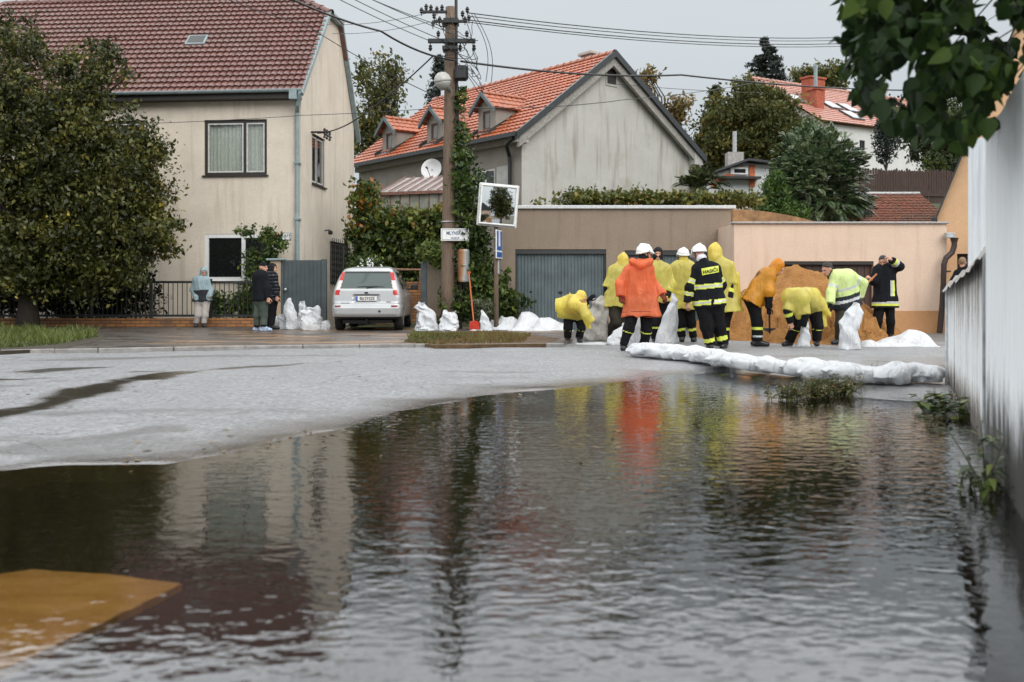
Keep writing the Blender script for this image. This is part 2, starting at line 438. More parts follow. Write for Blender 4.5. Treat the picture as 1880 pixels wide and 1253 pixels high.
# the yellow slab seen through the water
pts = [PG(*q, z=-.112) for q in ((-60, 1062), (60, 1046), (190, 1054), (335, 1072), (255, 1112), (150, 1160), (40, 1215), (-90, 1262))]
mb = MB(); poly = []
for i in range(len(pts)):
    a, b = pts[i], pts[(i+1) % len(pts)]
    for k in range(6): q = a+(b-a)*k/6; poly.append((q[0]+random.gauss(0, .003), q[1]+random.gauss(0, .004)))
mb.prism(poly, -.15, -.112, axis=2)
t = NT('yellow sandstone'); f = t.noise(2.5, t.co((1, 3, 1)), 5)
m = t.done(t.pr(t.ramp(f, [(.3, (.54, .35, .13)), (.7, (.84, .61, .27))]), .9))
tag(mb.build('stone_slab', m, origin=pts[0]), 'yellow brown slab lying under the water in the nearest left corner', 'slab')

# big ground sheet to the horizon and the hill behind the garages
mb = MB(); mb.quad((-1800, -1800, -.35), (1800, -1800, -.35), (1800, 1800, -.35), (-1800, 1800, -.35))
tag(mb.build('ground', M_EARTH), kind='structure')
def hill_z(x, y):
    base = np.clip((y-29.5)*.26, 0, 9.5)*np.clip((x+5)/7, 0, 1)
    base2 = np.clip((y-38)*.2, 0, 6)*np.clip((-4-x)/8, 0, 1)
    return np.maximum(base, base2)+fbm(np.stack([x*.3, y*.3, 0*x], -1), 3, 3)*.15
hx, hy = np.meshgrid(np.linspace(-60, 70, 131), np.linspace(28.6, 130, 102), indexing='ij')
hz = hill_z(hx.ravel(), hy.ravel()); I = np.arange(hx.size).reshape(hx.shape)
Q = np.stack([I[:-1, :-1], I[1:, :-1], I[1:, 1:], I[:-1, 1:]], -1).reshape(-1, 4)
tag(link_mesh('hill', np.stack([hx.ravel(), hy.ravel(), hz], -1), Q, plain('hill grass', (.05, .06, .02), .95, var=.5, scale=1.5, bump=.5), smooth=True), kind='structure')

# pavement of dark setts with a kerb
def m_pavers():
    t = NT('wet paving bricks'); v = t.co((1, 1, 1), (0, 0, .5))
    br = t.n('ShaderNodeTexBrick', ins={'Scale': 5.0, 'Mortar Size': .035, 'Mortar Smooth': .3, 'Brick Width': 1.0, 'Row Height': .5, 'Bias': .0})
    br.inputs['Color1'].default_value = (.05, .042, .036, 1); br.inputs['Color2'].default_value = (.105, .09, .078, 1); br.inputs['Mortar'].default_value = (.035, .028, .022, 1)
    t.t.links.new(v, br.inputs['Vector'])
    sp = t.n('ShaderNodeSeparateXYZ'); t.t.links.new(t.co(), sp.inputs[0])
    sand = t.noise(.9, t.co((.6, 1.6, 1)), 6, .65)
    lx = t.n('ShaderNodeMapRange', ins={'From Min': -8.6, 'From Max': -5.6, 'To Min': 0.0, 'To Max': .12}); t.t.links.new(sp.outputs['X'], lx.inputs['Value'])
    sm = t.ramp(t.math('ADD', sand, lx.outputs[0]), [(.62, 0.0), (.70, .75)])
    c = t.mix(sm, br.outputs['Color'], (.34, .18, .07))
    c = t.mix(t.ramp(t.noise(1.4, t.co(), 5), [(.4, 0.0), (.7, .7)]), c, t.mix(.5, c, (.10, .09, .085)))
    rg = t.ramp(t.noise(1.1, t.co(), 3), [(.35, .22), (.7, .6)])
    return t.done(t.pr(c, rg, t.bump(br.outputs['Fac'], -.4, .01)))
KERB = [PG(*p, z=.05)[:2] for p in ((-420, 657), (-200, 653), (0, 649.5), (100, 647), (180, 645.5), (450, 640.5), (760, 637), (900, 636), (1035, 635.5), (1052, 626))]
PV = 0.10
poly = [tuple(p) for p in KERB]+[(1.6, 27.4), (-26, 27.4)]
mb = MB(); mb.prism(poly, -.05, PV, axis=2)
tag(mb.build('pavement', m_pavers()), kind='structure')
mb = MB()
M_KERB = plain('kerb stone', (.22, .21, .20), .5, var=.3, scale=6, bump=.3)
for i in range(len(KERB)-2):
    a, b = KERB[i], KERB[i+1]; L = np.linalg.norm(b-a); n = max(1, int(L/.9)); dr = (b-a)/L; pr_ = np.array([dr[1], -dr[0]])
    for k in range(n):
        p = a+dr*(L*k/n+.006); q = a+dr*(L*(k+1)/n-.006)
        mm = MB((p[0], p[1], 0), (dr[0], dr[1], 0), (pr_[0], pr_[1], 0)); mm.bbox((0, .002, -.05), (np.linalg.norm(q-p), .12, PV+.004+random.uniform(0, .006)), .012)
        mb.F += [tuple(v+len(mb.V) for v in f) for f in mm.F]; mb.V += mm.V; mb.M += mm.M
tag(mb.build('kerb', M_KERB), kind='structure')
# ================================================================== buildings
class Fac:
    """a vertical wall plane: O on the ground, U along it, N pointing into the building"""
    def __init__(s, O, U, N=None):
        s.O = np.array(O[:2], float); s.U = nrm(U[:2]); s.N = nrm(N[:2]) if N is not None else np.array([-s.U[1], s.U[0]])
    def uz(s, px, py):
        k = (px-CX)/F; u = (k*s.O[1]-s.O[0])/(s.U[0]-k*s.U[1]); d = s.O[1]+s.U[1]*u
        return u, CH-(py-HY)/F*d
    def mb(s): return MB((*s.O, 0), (*s.U, 0), (*s.N, 0))
    def rect(s, x0, y0, x1, y1):
        a = s.uz(x0, y1); b = s.uz(x1, y0); c = s.uz(x0, y0); e = s.uz(x1, y1)
        return min(a[0], b[0]), max(a[0], b[0]), (a[1]+e[1])/2, (b[1]+c[1])/2
def wall(mb, u0, u1, z0, z1, holes=(), dep=.16, y=0):
    us = sorted({u0, u1, *[h[0] for h in holes], *[h[1] for h in holes]}); zs = sorted({z0, z1, *[h[2] for h in holes], *[h[3] for h in holes]})
    us = [u for u in us if u0 <= u <= u1]; zs = [q for q in zs if z0 <= q <= z1]
    for a, b in zip(us, us[1:]):
        for c, d in zip(zs, zs[1:]):
            m = ((a+b)/2, (c+d)/2)
            if any(h[0] < m[0] < h[1] and h[2] < m[1] < h[3] for h in holes): continue
            mb.quad((a, y, c), (b, y, c), (b, y, d), (a, y, d))
    for h in holes:
        a, b, c, d = h[:4]
        mb.quad((a, y, c), (a, y+dep, c), (a, y+dep, d), (a, y, d)); mb.quad((b, y, c), (b, y+dep, c), (b, y+dep, d), (b, y, d))
        mb.quad((a, y, c), (b, y, c), (b, y+dep, c), (a, y+dep, c)); mb.quad((a, y, d), (b, y, d), (b, y+dep, d), (a, y+dep, d))
def m_plaster(name, col, stain=(.2, .17, .13), sc=1.0, amount=.5, bump=.35, streak=True):
    t = NT(name); v = t.co()
    c = np.array(col)
    a = t.ramp(t.noise(1.3*sc, v, 7, .62), [(.32, tuple(c*.86)), (.68, tuple(c*1.06))])
    a = t.mix(.35, a, t.ramp(t.noise(26, v, 4, .6), [(.3, tuple(c*.72)), (.7, tuple(c*1.1))]))
    if streak:
        s_ = t.noise(1.6, t.co((2.6, 2.6, .22)), 6, .6)
        a = t.mix(t.ramp(s_, [(.52, 0.0), (.72, amount)]), a, stain)
        p = t.noise(.8, v, 6, .68)
        a = t.mix(t.ramp(p, [(.55, 0.0), (.7, amount*.7)]), a, tuple(np.array(stain)*1.3))
    h = t.math('ADD', t.noise(110, v, 3, .6), t.math('MULTIPLY', t.noise(14, t.co((1, 1, 2)), 3), .8))
    return t.done(t.pr(a, .85, t.bump(h, bump, .015), spec=.25))
def m_tile(name, c1, c2, dirt, rough=.42, moss=.5):
    t = NT(name); v = t.co()
    a = t.ramp(t.noise(3.5, v, 5, .6), [(.3, c1), (.7, c2)])
    a = t.mix(t.ramp(t.noise(.7, v, 7, .65), [(.45, 0.0), (.75, moss)]), a, dirt)
    a = t.mix(.25, a, t.ramp(t.noise(30, v, 2), [(.3, tuple(np.array(c1)*.6)), (.7, tuple(np.minimum(np.array(c2)*1.25, 1)))]))
    return t.done(t.pr(a, rough, t.bump(t.noise(60, v, 3), .25, .01), spec=.5))
def m_glass(name='window glass', tint=(.012, .014, .014), rough=.03):
    t = NT(name); w = t.bump(t.noise(1.2, t.co(), 2), .12, .02)
    return t.done(t.pr(tint, rough, w, spec=.8))
def m_clear():
    t = NT('clear pane'); fr = t.n('ShaderNodeFresnel', ins={'IOR': 1.6})
    tr = t.n('ShaderNodeBsdfTransparent'); tr.inputs[0].default_value = (.88, .90, .88, 1); gl = t.n('ShaderNodeBsdfGlossy', ins={'Roughness': .02})
    m = t.n('ShaderNodeMixShader'); fm = t.math('ADD', t.math('MULTIPLY', fr.outputs[0], .6), .02)
    t.t.links.new(fm, m.inputs[0]); t.t.links.new(tr.outputs[0], m.inputs[1]); t.t.links.new(gl.outputs[0], m.inputs[2])
    return t.done(m.outputs[0])
def m_wood(name, c1, c2, rough=.6, sc=(1, 1, 1)):
    t = NT(name); f = t.noise(6, t.co((sc[0]*6, sc[1]*6, sc[2]*.6)), 6, .65)
    return t.done(t.pr(t.ramp(f, [(.3, c1), (.72, c2)]), rough, t.bump(f, .3, .006)))
M_GLASS = m_glass(); M_CLEAR = m_clear()
M_DARKFRAME = plain('dark window frame', (.022, .018, .015), .5, var=.3)
M_WHITEPVC = plain('white window frame', (.72, .73, .72), .4, var=.06)
M_GREYSASH = plain('grey painted sash', (.5, .5, .48), .5, var=.2)
M_CURTAIN = plain('lace curtain', (.80, .81, .78), .9, var=.2, scale=40)
M_ROOM = plain('dark room', (.03, .028, .026), .9)
M_ZINC = plain('zinc grey paint', (.22, .28, .29), .45, metal=.0, var=.2, scale=5)
M_ROOFDARK = plain('dark metal flashing', (.028, .032, .034), .4, var=.3)
M_STEEL = plain('galvanised steel', (.45, .47, .48), .38, metal=.7, var=.2)
M_RUST = plain('rust', (.20, .075, .025), .8, var=.5, scale=9)
M_BLACK = plain('black paint', (.012, .013, .014), .45, var=.3)
M_DARKMET = plain('dark fence paint', (.012, .014, .015), .45, var=.3)
M_WHITE = plain('white paint', (.75, .76, .77), .45, var=.06)

def window(house, f, r, frame_mat, dep=.12, mull=(.5,), fw=.07, glass=None, curtain=False, sash=None, y=0, trans=(), sill=None, room=True):
    """frame part with panes, and the room's dark back wall behind"""
    a, b, c, d = r; mb = f.mb()
    y0, y1 = y+dep-.05, y+dep+.03
    mb.box((a, y0, c), (a+fw, y1, d)); mb.box((b-fw, y0, c), (b, y1, d)); mb.box((a+fw, y0, c), (b-fw, y1, c+fw)); mb.box((a+fw, y0, d-fw), (b-fw, y1, d))
    cuts = [a+fw]
    for m in mull:
        u = a+(b-a)*m; mb.box((u-fw/2, y0+.006, c+fw), (u+fw/2, y1-.004, d-fw)); cuts += [u-fw/2, u+fw/2]
    cuts.append(b-fw)
    for q in trans:
        zz = c+(d-c)*q
        for k in range(0, len(cuts), 2): mb.box((cuts[k], y0+.009, zz-.02), (cuts[k+1], y1-.008, zz+.02))
    w = mb.build('window', frame_mat, house)
    for k in range(0, len(cuts), 2):
        g = f.mb(); g.box((cuts[k]-.004, y0+.036, c+fw-.004), (cuts[k+1]+.004, y0+.046, d-fw+.004)); g.build('pane', glass or M_GLASS, w)
        if sash is not None:
            s = f.mb(); p, q = cuts[k], cuts[k+1]; sw = .045
            s.box((p, y0+.012, c+fw), (p+sw, y0+.034, d-fw)); s.box((q-sw, y0+.012, c+fw), (q, y0+.034, d-fw))
            s.box((p+sw, y0+.012, c+fw), (q-sw, y0+.034, c+fw+sw)); s.box((p+sw, y0+.012, d-fw-sw), (q-sw, y0+.034, d-fw)); s.build('sash', sash, w)
    if sill is not None:
        s = f.mb(); s.box((a-.05, y-.06, c-.045), (b+.05, y+dep, c-.004)); s.build('sill', sill, w)
    if curtain:
        n = 90; mbc = f.mb(); pts = []
        for i in range(n+1):
            u = a+fw+(b-a-2*fw)*i/n; yy = y1+.05+.022*math.sin(i*1.05)+.012*math.sin(i*.41)
            pts += [(u, yy, c+.05), (u, yy, d-.05)]
        mbc.add(pts, [(2*i, 2*i+2, 2*i+3, 2*i+1) for i in range(n)]); mbc.build('curtain', M_CURTAIN, w, smooth=True)
    if room:
        s = f.mb(); s.quad((a-.2, y1+.9, c-.2), (b+.2, y1+.9, c-.2), (b+.2, y1+.9, d+.2), (a-.2, y1+.9, d+.2))
        s.quad((a-.2, y1+.9, c-.2), (b+.2, y1+.9, c-.2), (b+.2, y1+.004, c-.2), (a-.2, y1+.004, c-.2)); s.quad((a-.2, y1+.9, d+.2), (b+.2, y1+.9, d+.2), (b+.2, y1+.004, d+.2), (a-.2, y1+.004, d+.2)); s.build('backing', M_ROOM, w)
    return w
def tile_roof(o, eu, sv, Lu, Lv, course=.33, wave=.22, amp=.022, step=.035, clips=(), per=6):
    """courses of pantiles as stepped, waved strips; clips = list of (point, outward normal)"""
    o = np.array(o, float); eu = nrm(eu); sv = nrm(sv); nn = np.cross(eu, sv); nn = nn if nn[2] > 0 else -nn
    nu = int(Lu/wave*per)+1; u = np.linspace(0, Lu, nu); ph = (u/wave) % 1
    wv = amp*(np.abs(np.sin(np.pi*ph))**.8)*1.0
    V = []; Fq = []; base = 0
    nv = int(math.ceil(Lv/course))
    for j in range(nv):
        jit = rng.normal(0, .003, nu).repeat(1); v0 = j*course; v1 = min((j+1)*course+.03, Lv)
        for vv_, hh in ((v0, -.01), (v0, step), ((v0+v1)/2, step*.55), (v1, .0)):
            pts = o+u[:, None]*eu+np.full((nu, 1), vv_)*sv+((wv if hh > -.005 else 0)+hh+(jit if hh > .001 else 0))[:, None]*nn if hh > -.005 else o+u[:, None]*eu+np.full((nu, 1), vv_+.01)*sv+np.full((nu, 1), hh)*nn
            V.append(pts)
        for k in range(3):
            i = np.arange(nu-1)+base+k*nu; Fq.append(np.stack([i, i+1, i+1+nu, i+nu], -1))
        base += 4*nu
    V = np.concatenate(V); Fq = np.concatenate(Fq)
    bm = bmesh.new(); me = bpy.data.meshes.new('t')
    me.from_pydata(V.tolist(), [], Fq.tolist()); bm.from_mesh(me); bpy.data.meshes.remove(me)
    for p, n in clips:
        bmesh.ops.bisect_plane(bm, geom=bm.verts[:]+bm.edges[:]+bm.faces[:], plane_co=Vector(p), plane_no=Vector(n), clear_outer=True)
    bm.verts.index_update()
    V = np.array([v.co[:] for v in bm.verts]); Fl = [tuple(v.index for v in f.verts) for f in bm.faces]; bm.free()
    return V, Fl
def ridge_tiles(a, b, r=.12, L=.38):
    a = np.array(a, float); b = np.array(b, float); t = nrm(b-a); side = nrm(np.cross(t, (0, 0, 1))); up = np.cross(side, t); n = max(1, int(np.linalg.norm(b-a)/L)); V = []; Fq = []
    D = np.linalg.norm(b-a)/n
    for k in range(n):
        for e, rr in ((0, r*1.05), (D+.04, r*.9)):
            for j in range(9):
                th = math.pi*j/8; V.append(a+t*(k*D+e)+rr*math.cos(th)*side+(rr*math.sin(th)-.02)*up)
        q = k*18; Fq += [(q+j, q+j+1, q+j+10, q+j+9) for j in range(8)]
    return np.array(V), Fq
def cat(*parts):
    V = []; Fq = []; n = 0
    for v, f in parts: V.append(np.asarray(v)); Fq += [tuple(int(i)+n for i in q) for q in f]; n += len(v)
    return np.concatenate(V), Fq
def text_mesh(s, size, font_shear=0):
    cu = bpy.data.curves.new('t', 'FONT'); cu.body = s; cu.size = size; cu.align_x = 'CENTER'; cu.align_y = 'CENTER'; cu.resolution_u = 3; cu.extrude = .0015; cu.offset = size*.018
    ob = bpy.data.objects.new('t', cu); COL.objects.link(ob); dg = bpy.context.evaluated_depsgraph_get(); me = ob.evaluated_get(dg).to_mesh()
    V = np.array([v.co[:] for v in me.vertices]); Fl = [tuple(p.vertices) for p in me.polygons]
    ob.evaluated_get(dg).to_mesh_clear(); bpy.data.objects.remove(ob); bpy.data.curves.remove(cu)
    return V, Fl
def text(s, size, o, x, z, mat, parent, name='lettering', squeeze=1.0):
    """flat lettering; x = reading direction, z = up"""
    V, Fl = text_mesh(s, size); x = nrm(x); z = nrm(z); n = np.cross(x, z)
    W_ = np.array(o)+np.outer(V[:, 0]*squeeze, x)+np.outer(V[:, 1], z)+np.outer(V[:, 2], n)
    return link_mesh(name, W_, Fl, mat, parent)

# ---- the beige house on the left
D0 = 29.3
hc = P(553, 600, D0)[:2]
Lu = np.array([-.9957, .092]); Bu = np.array([.092, .9957])
FRONT = Fac(hc, Lu, Bu); SIDE = Fac(hc, Bu, Lu)
T1 = m_plaster('beige roughcast', (.66, .59, .495), (.40, .34, .265), 1.0, .6)
beige = thing('beige_house', 'beige roughcast two storey house with red brown tiled half hipped roof behind the dark tree', 'house', (*hc, 0))
r_up = FRONT.rect(375, 220, 490, 322); r_lo = FRONT.rect(376, 430, 507, 516); r_ul = FRONT.rect(160, 222, 271, 322)
L1 = 12.6; EZ = 6.96
mb = FRONT.mb(); wall(mb, 0, L1, -.3, EZ, [r_up, r_lo, r_ul], .14)
s_up = SIDE.rect(573, 233, 597, 338); s_lo = SIDE.rect(606, 446, 641, 523)
s_up = (s_up[0], s_up[1], 4.28, 5.78)
gab = [(0, EZ), (2.68, 9.68), (4.1, 9.68), (6.15, 6.7)]
sm = SIDE.mb(); wall(sm, 0, 6.15, -.3, 6.7, [s_up, s_lo], .14)
sm.poly([(0, 0, 6.7), (6.15, 0, 6.7), (4.1, 0, 9.68), (2.68, 0, 9.68), (0, 0, EZ)])
n0 = len(mb.V); mb.V += sm.V; mb.F += [tuple(i+n0 for i in f) for f in sm.F]; mb.M += sm.M
bk = FRONT.mb(); bk.quad((0, 6.15, -.3), (L1, 6.15, -.3), (L1, 6.15, 6.7), (0, 6.15, 6.7)); bk.quad((L1, 0, -.3), (L1, 6.15, -.3), (L1, 6.15, 6.7), (L1, 0, 6.7))
n0 = len(mb.V); mb.V += bk.V; mb.F += [tuple(i+n0 for i in f) for f in bk.F]; mb.M += bk.M
mb.build('wall', T1, beige)
def hw(u, t, z): p = hc+Lu*u+Bu*t; return np.array([p[0], p[1], z])
ov = .35; sl1 = (9.68-EZ)/2.68
e0 = hw(-.14, -ov, EZ-ov*sl1+.10); RT = 3.45; RZ = EZ+RT*sl1+.10
svF = hw(0, RT, RZ)-hw(0, 0, EZ+.1); LvF = np.linalg.norm(hw(0, RT, RZ)-hw(0, -ov, EZ-ov*sl1+.1))
hipR, hipL = 1.25, L1-1.6
# hip planes clip the front slope: plane containing the slope line from (0, 2.68) on the gable to the ridge end, vertical
def vplane(a, b, keep):
    t_ = nrm((b-a)*[1, 1, 0]); n = np.array([t_[1], -t_[0], 0]); n = n if np.dot(keep-a, n) < 0 else -n
    return (a, n)
pa, pb = hw(-.14, 2.62, 0), hw(hipR, RT, 0); pc, pd = hw(L1+.2, 2.2, 0), hw(hipL, RT, 0); mid = hw(5, 0, 0)
TM = m_tile('red brown wet roof tiles', (.10, .042, .034), (.19, .090, .074), (.13, .095, .088), .24, .6)
Vf, Ff = tile_roof(e0, (*Lu, 0), svF, L1+.34, LvF, .262, .19, .042, .06, [vplane(pa, pb, mid), vplane(pc, pd, mid)])
# rear slope, the two hip slopes (plain stepped strips) and the ridge tiles
g = MB()
rz2 = 9.78
g.quad(hw(-.14, 6.45, 6.4), hw(L1+.2, 6.45, 6.4), hw(hipL, RT, RZ), hw(hipR, RT, RZ)); g.poly([hw(-.14, 6.45, 6.4), hw(hipR, RT, RZ), hw(-.14, 4.0, rz2)])
g.poly([hw(-.2, 2.6, rz2-.03), hw(-.2, 4.15, rz2-.03), hw(hipR, RT, RZ)]); g.poly([hw(L1+.2, 2.2, rz2-.4), hw(L1+.2, 4.2, rz2-.4), hw(hipL, RT, RZ)])
rr = [ridge_tiles(hw(hipR, RT, RZ), hw(hipL, RT, RZ)), ridge_tiles(hw(-.16, 2.62, rz2-.02), hw(hipR, RT, RZ)), ridge_tiles(hw(L1+.2, 2.2, rz2-.4), hw(hipL, RT, RZ)), ridge_tiles(hw(-.16, 4.1, rz2-.02), hw(hipR, RT, RZ))]
Vr, Fr = cat((Vf, Ff), (g.V, g.F), *rr)
rf = link_mesh('roof', Vr, Fr, TM, beige)
# verge boards and soffit
vb = MB()
def strip(a, b, w, h):
    a = np.array(a); b = np.array(b); t_ = b-a; up = np.array([0, 0, 1.]); sd_ = nrm(np.cross(t_, up)); 
    vb.add([a-sd_*w, a+sd_*w, b+sd_*w, b-sd_*w, a-sd_*w-up*h, a+sd_*w-up*h, b+sd_*w-up*h, b-sd_*w-up*h], [(0, 1, 2, 3), (4, 7, 6, 5), (0, 4, 5, 1), (1, 5, 6, 2), (2, 6, 7, 3), (3, 7, 4, 0)])
strip(hw(-.09, -ov, EZ-ov*sl1+.155), hw(-.09, 2.64, rz2-.01+.08), .075, .17); strip(hw(-.09, 2.64, rz2+.07), hw(-.09, 4.1, rz2+.07), .075, .16); strip(hw(-.09, 4.1, rz2+.07), hw(-.09, 6.45, 6.44), .075, .16)
vb.build('verge', M_ZINC, beige)
sf = FRONT.mb(); sf.box((-.02, -ov, EZ-.42), (L1, -.003, EZ-.36)); sf.box((-.02, -ov, EZ-.36), (L1, -ov+.03, EZ-.17)); sf.build('eaves_board', M_DARKFRAME, beige)
gt = FRONT.mb()
prof = [(-ov-.02-.075+.075*math.cos(q), EZ-.2+.075*math.sin(q)) for q in np.linspace(math.pi, 2*math.pi, 9)]
ring = prof+[(p[0]*1+(.008 if p[0] < -ov-.09 else -.008), p[1]+.008) for p in prof[::-1]]
gt.prism(ring, -.16, L1, axis=0)
gt.tube([(-.18, -ov-.095, EZ-.27), (-.1, -ov-.09, EZ-.3), (.02, -ov+.05, EZ-.62), (.09, -.10, EZ-.8), (.09, -.09, EZ-2), (.09, -.09, 3.2), (.09, -.09, .1)], .065, 10)
gt.box((-.02, -ov-.17, EZ-.48), (.2, -ov-.02, EZ-.22))
for zz in (1.2, 3.1, 4.7): gt.box((0, -.18, zz), (.18, -.004, zz+.05))
gt.build('drainpipe', M_ZINC, beige, smooth=False)
window(beige, FRONT, r_up, M_DARKFRAME, .10, (.36,), .085, M_CLEAR, True, M_GREYSASH, sill=M_DARKFRAME)
w = window(beige, FRONT, r_ul, M_DARKFRAME, .10, (.5,), .08, None, False, M_GREYSASH, sill=M_DARKFRAME, room=False)
window(beige, FRONT, r_lo, M_WHITEPVC, .06, (.46,), .11, m_glass('dark glass', (.010, .012, .012)), sill=M_WHITEPVC, room=False)
window(beige, SIDE, s_up, M_DARKFRAME, .10, (.5,), .06, None, False, M_GREYSASH, sill=M_DARKFRAME, room=False)
ws = window(beige, SIDE, s_lo, M_DARKFRAME, .10, (), .05, None, room=False)
gr = SIDE.mb(); a, b, c, d = s_lo
for k in range(10): u = a+(b-a)*(k+.5)/10; gr.tube([(u, -.05, c-.05), (u, -.05, d+.1)], .011, 6)
for k in range(7):
    zz = c+(d-c)*(k+.3)/7
    gr.tube([(a, -.05, zz), (b, -.05, zz)], .009, 6)
    for j in range(5):
        u = a+(b-a)*(j+.5)/5; gr.tube([(u+.10*math.cos(q), -.065, zz+.06*math.sin(q)) for q in np.linspace(0, 6.283, 9)], .008, 5, False)
gr.build('window_grille', M_BLACK, beige)
sk_ = MB(); q0 = np.array(e0); su = nrm(svF); nn_ = np.cross(nrm((*Lu, 0)), su); nn_ = nn_ if nn_[2] > 0 else -nn_
# skylight on the front slope
def on_roof(px, py, o, n):
    dr = np.array([(px-CX)/F, 1, -(py-HY)/F]); c0 = np.array([0, 0, CH]); t_ = np.dot(np.array(o)-c0, n)/np.dot(dr, n); return c0+dr*t_
a = on_roof(340, 86, e0, nn_); 
m = MB(a, (-Lu[0], -Lu[1], 0), su, nn_); m.bbox((0, 0, 0), (.62, .5, .10), .01)
skl = m.build('skylight', M_ZINC, beige); m = MB(a, (-Lu[0], -Lu[1], 0), su, nn_); m.box((.06, .06, .098), (.56, .44, .108)); m.build('pane', M_GLASS, skl)
# house number plates on the front
for (x0, x1, y0, y1, s_, colr) in ((497, 513, 428, 441, '28', (.45, .03, .03)), (516, 535, 428, 441, '5977', (.02, .02, .03))):
    a, b, c, d = FRONT.rect(x0, y0, x1, y1)
    mm = FRONT.mb(); mm.bbox((a, -.02, c), (b, -.003, d), .004)
    np_ = mm.build('number_plate', M_WHITE, beige)
    mid_ = FRONT.w((a+b)/2, ) if False else FRONT.mb().w(((a+b)/2, -.022, (c+d)/2))
    text(s_, .17 if s_ == '28' else .13, mid_, (-Lu[0], -Lu[1], 0), (0, 0, 1), plain('plate digits', colr, .5), np_, 'digits')
    fr = FRONT.mb(); e_ = .014
    for bx in (((a, -.0235, c), (b, -.0205, c+e_)), ((a, -.0235, d-e_), (b, -.0205, d)), ((a, -.0235, c+e_), (a+e_, -.0205, d-e_)), ((b-e_, -.0235, c+e_), (b, -.0205, d-e_))): fr.box(*bx)
    fr.build('plate_border', plain('plate border', colr, .5), np_)
# lamp and hook bits on the gable wall
u, zz = SIDE.uz(596, 424); m = SIDE.mb(); m.tube([(u, 0, zz), (u, -.12, zz+.02), (u+.05, -.18, zz)], .02, 6); m.bbox((u-.05, -.24, zz-.12), (u+.08, -.12, zz), .02); m.build('wall_lamp', M_BLACK, beige)
u, zz = SIDE.uz(571, 243); m = SIDE.mb(); m.tube([(u, 0, zz), (u, -.4, zz)], .03, 6)
m.tube([(u, -.4, zz-.05), (u+.75, -.4, zz-.05)], .03, 6)
for q in (0.03, .3, .6):
    m.lathe([(.02, 0), (.045, .03), (.03, .06), (.05, .09), (.02, .14)], (u+q, -.4, zz-.02), (0, 0, 1), 8); m.lathe([(.02, 0), (.045, .03), (.03, .06), (.02, .1)], (u+q, -.4, zz-.18), (0, 0, 1), 8)
m.build('insulator_bracket', M_DARKFRAME, beige)

# ---- the house with orange tiles and three dormers
O2 = np.array([.34, 36.0]); G = np.array([.782, .623]); A = np.array([-.637, .771]); A = nrm(A-G*np.dot(A, G))
def hm(x, y, z): p = O2+G*x+A*y; return np.array([p[0], p[1], z])
GAB = Fac(O2, G, A); EAV = Fac(O2, A, G)
grey = thing('grey_house', 'weathered grey house with orange tiled roof and three dormers behind the brown garage', 'house', (*O2, 1.5))
W2, L2, RX, RZ2 = 8.75, 11.3, 4.2, 10.02
S2 = (RZ2-6.57)/(RX+.5); ez = 6.57+.5*S2
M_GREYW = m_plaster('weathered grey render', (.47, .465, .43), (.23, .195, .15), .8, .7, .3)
M_GREYD = m_plaster('dark and shaded grey render', (.27, .255, .225), (.15, .13, .11), 1.4, .5)  # front wall and dormers: their shade is painted in as a darker render
zl = ez-.12
vw = GAB.rect(1114, 127, 1130, 155)
gm = GAB.mb(); S3 = (RZ2-6.55)/(9.25-RX); ezr = 6.55+.5*S3-.1
gm.poly([(0, 0, 0), (W2, 0, 0), (W2, 0, ezr), (vw[1], 0, ezr), (vw[1], 0, ezr)][:3]+[(0, 0, ezr)])
gm.poly([(0, 0, ezr), (W2, 0, ezr), (RX+.4, 0, RZ2-.45), (RX, 0, RZ2-.18), (RX-.4, 0, RZ2-.45), (0, 0, zl)])
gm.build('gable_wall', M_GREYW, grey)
vt = GAB.mb(); vt.box((vw[0]-.06, -.03, vw[2]-.08), (vw[1]+.06, -.002, vw[3]+.03)); vtf = vt.build('vent_frame', plain('vent surround', (.36, .35, .33), .8), grey)
vt = GAB.mb(); vt.box((vw[0], -.036, vw[2]), (vw[1], -.028, vw[3])); vt.build('vent_shade_plate', M_ROOM, vtf)  # dark plate on the frame paints the unlit hollow of the vent
w1 = EAV.rect(872, 312, 908, 346); w2 = EAV.rect(776, 327, 818, 352)
em = EAV.mb(); wins = [w1, w2]; wall(em, 0, L2, 0, zl, wins, .15)
em.quad((0, W2, 0), (L2, W2, 0), (L2, W2, ezr), (0, W2, ezr)); em.poly([(L2, 0, 0), (L2, W2, 0), (L2, W2, ezr), (L2, RX, RZ2-.1), (L2, 0, zl)])
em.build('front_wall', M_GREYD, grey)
# light repaired patch of render beside the drainpipe
a, b, c, d = EAV.rect(912, 305, 940, 372); m = EAV.mb(); m.box((a, -.008, c), (b, -.002, d)); m.build('plaster_patch', plain('fresh render', (.42, .42, .40), .9, var=.15, scale=4), grey)
window(grey, EAV, w1, M_WHITEPVC, .08, (.5,), .07, None, room=False); window(grey, EAV, w2, plain('red frame', (.16, .04, .02), .6), .08, (.4,), .08, None, room=False)
OT = m_tile('orange roof tiles', (.30, .075, .030), (.45, .135, .058), (.22, .10, .065), .36, .65)
eL = hm(-.5, -.35, 6.57); svL = hm(RX, 0, RZ2)-hm(-.5, 0, 6.57); nL = np.cross((*A, 0), svL); nL = nrm(nL if nL[2] > 0 else -nL)
LvL = np.linalg.norm(svL)
Vl, Fl_ = tile_roof(eL, (*A, 0), svL, L2+.7, LvL, .30, .235, .036, .055, per=6)
eR = hm(9.25, -.35, 6.55); svR = hm(RX, 0, RZ2)-hm(9.25, 0, 6.55)
gq = MB(); gq.quad(hm(9.25, -.35, 6.55), hm(9.25, L2+.35, 6.55), hm(RX, L2+.35, RZ2), hm(RX, -.35, RZ2))
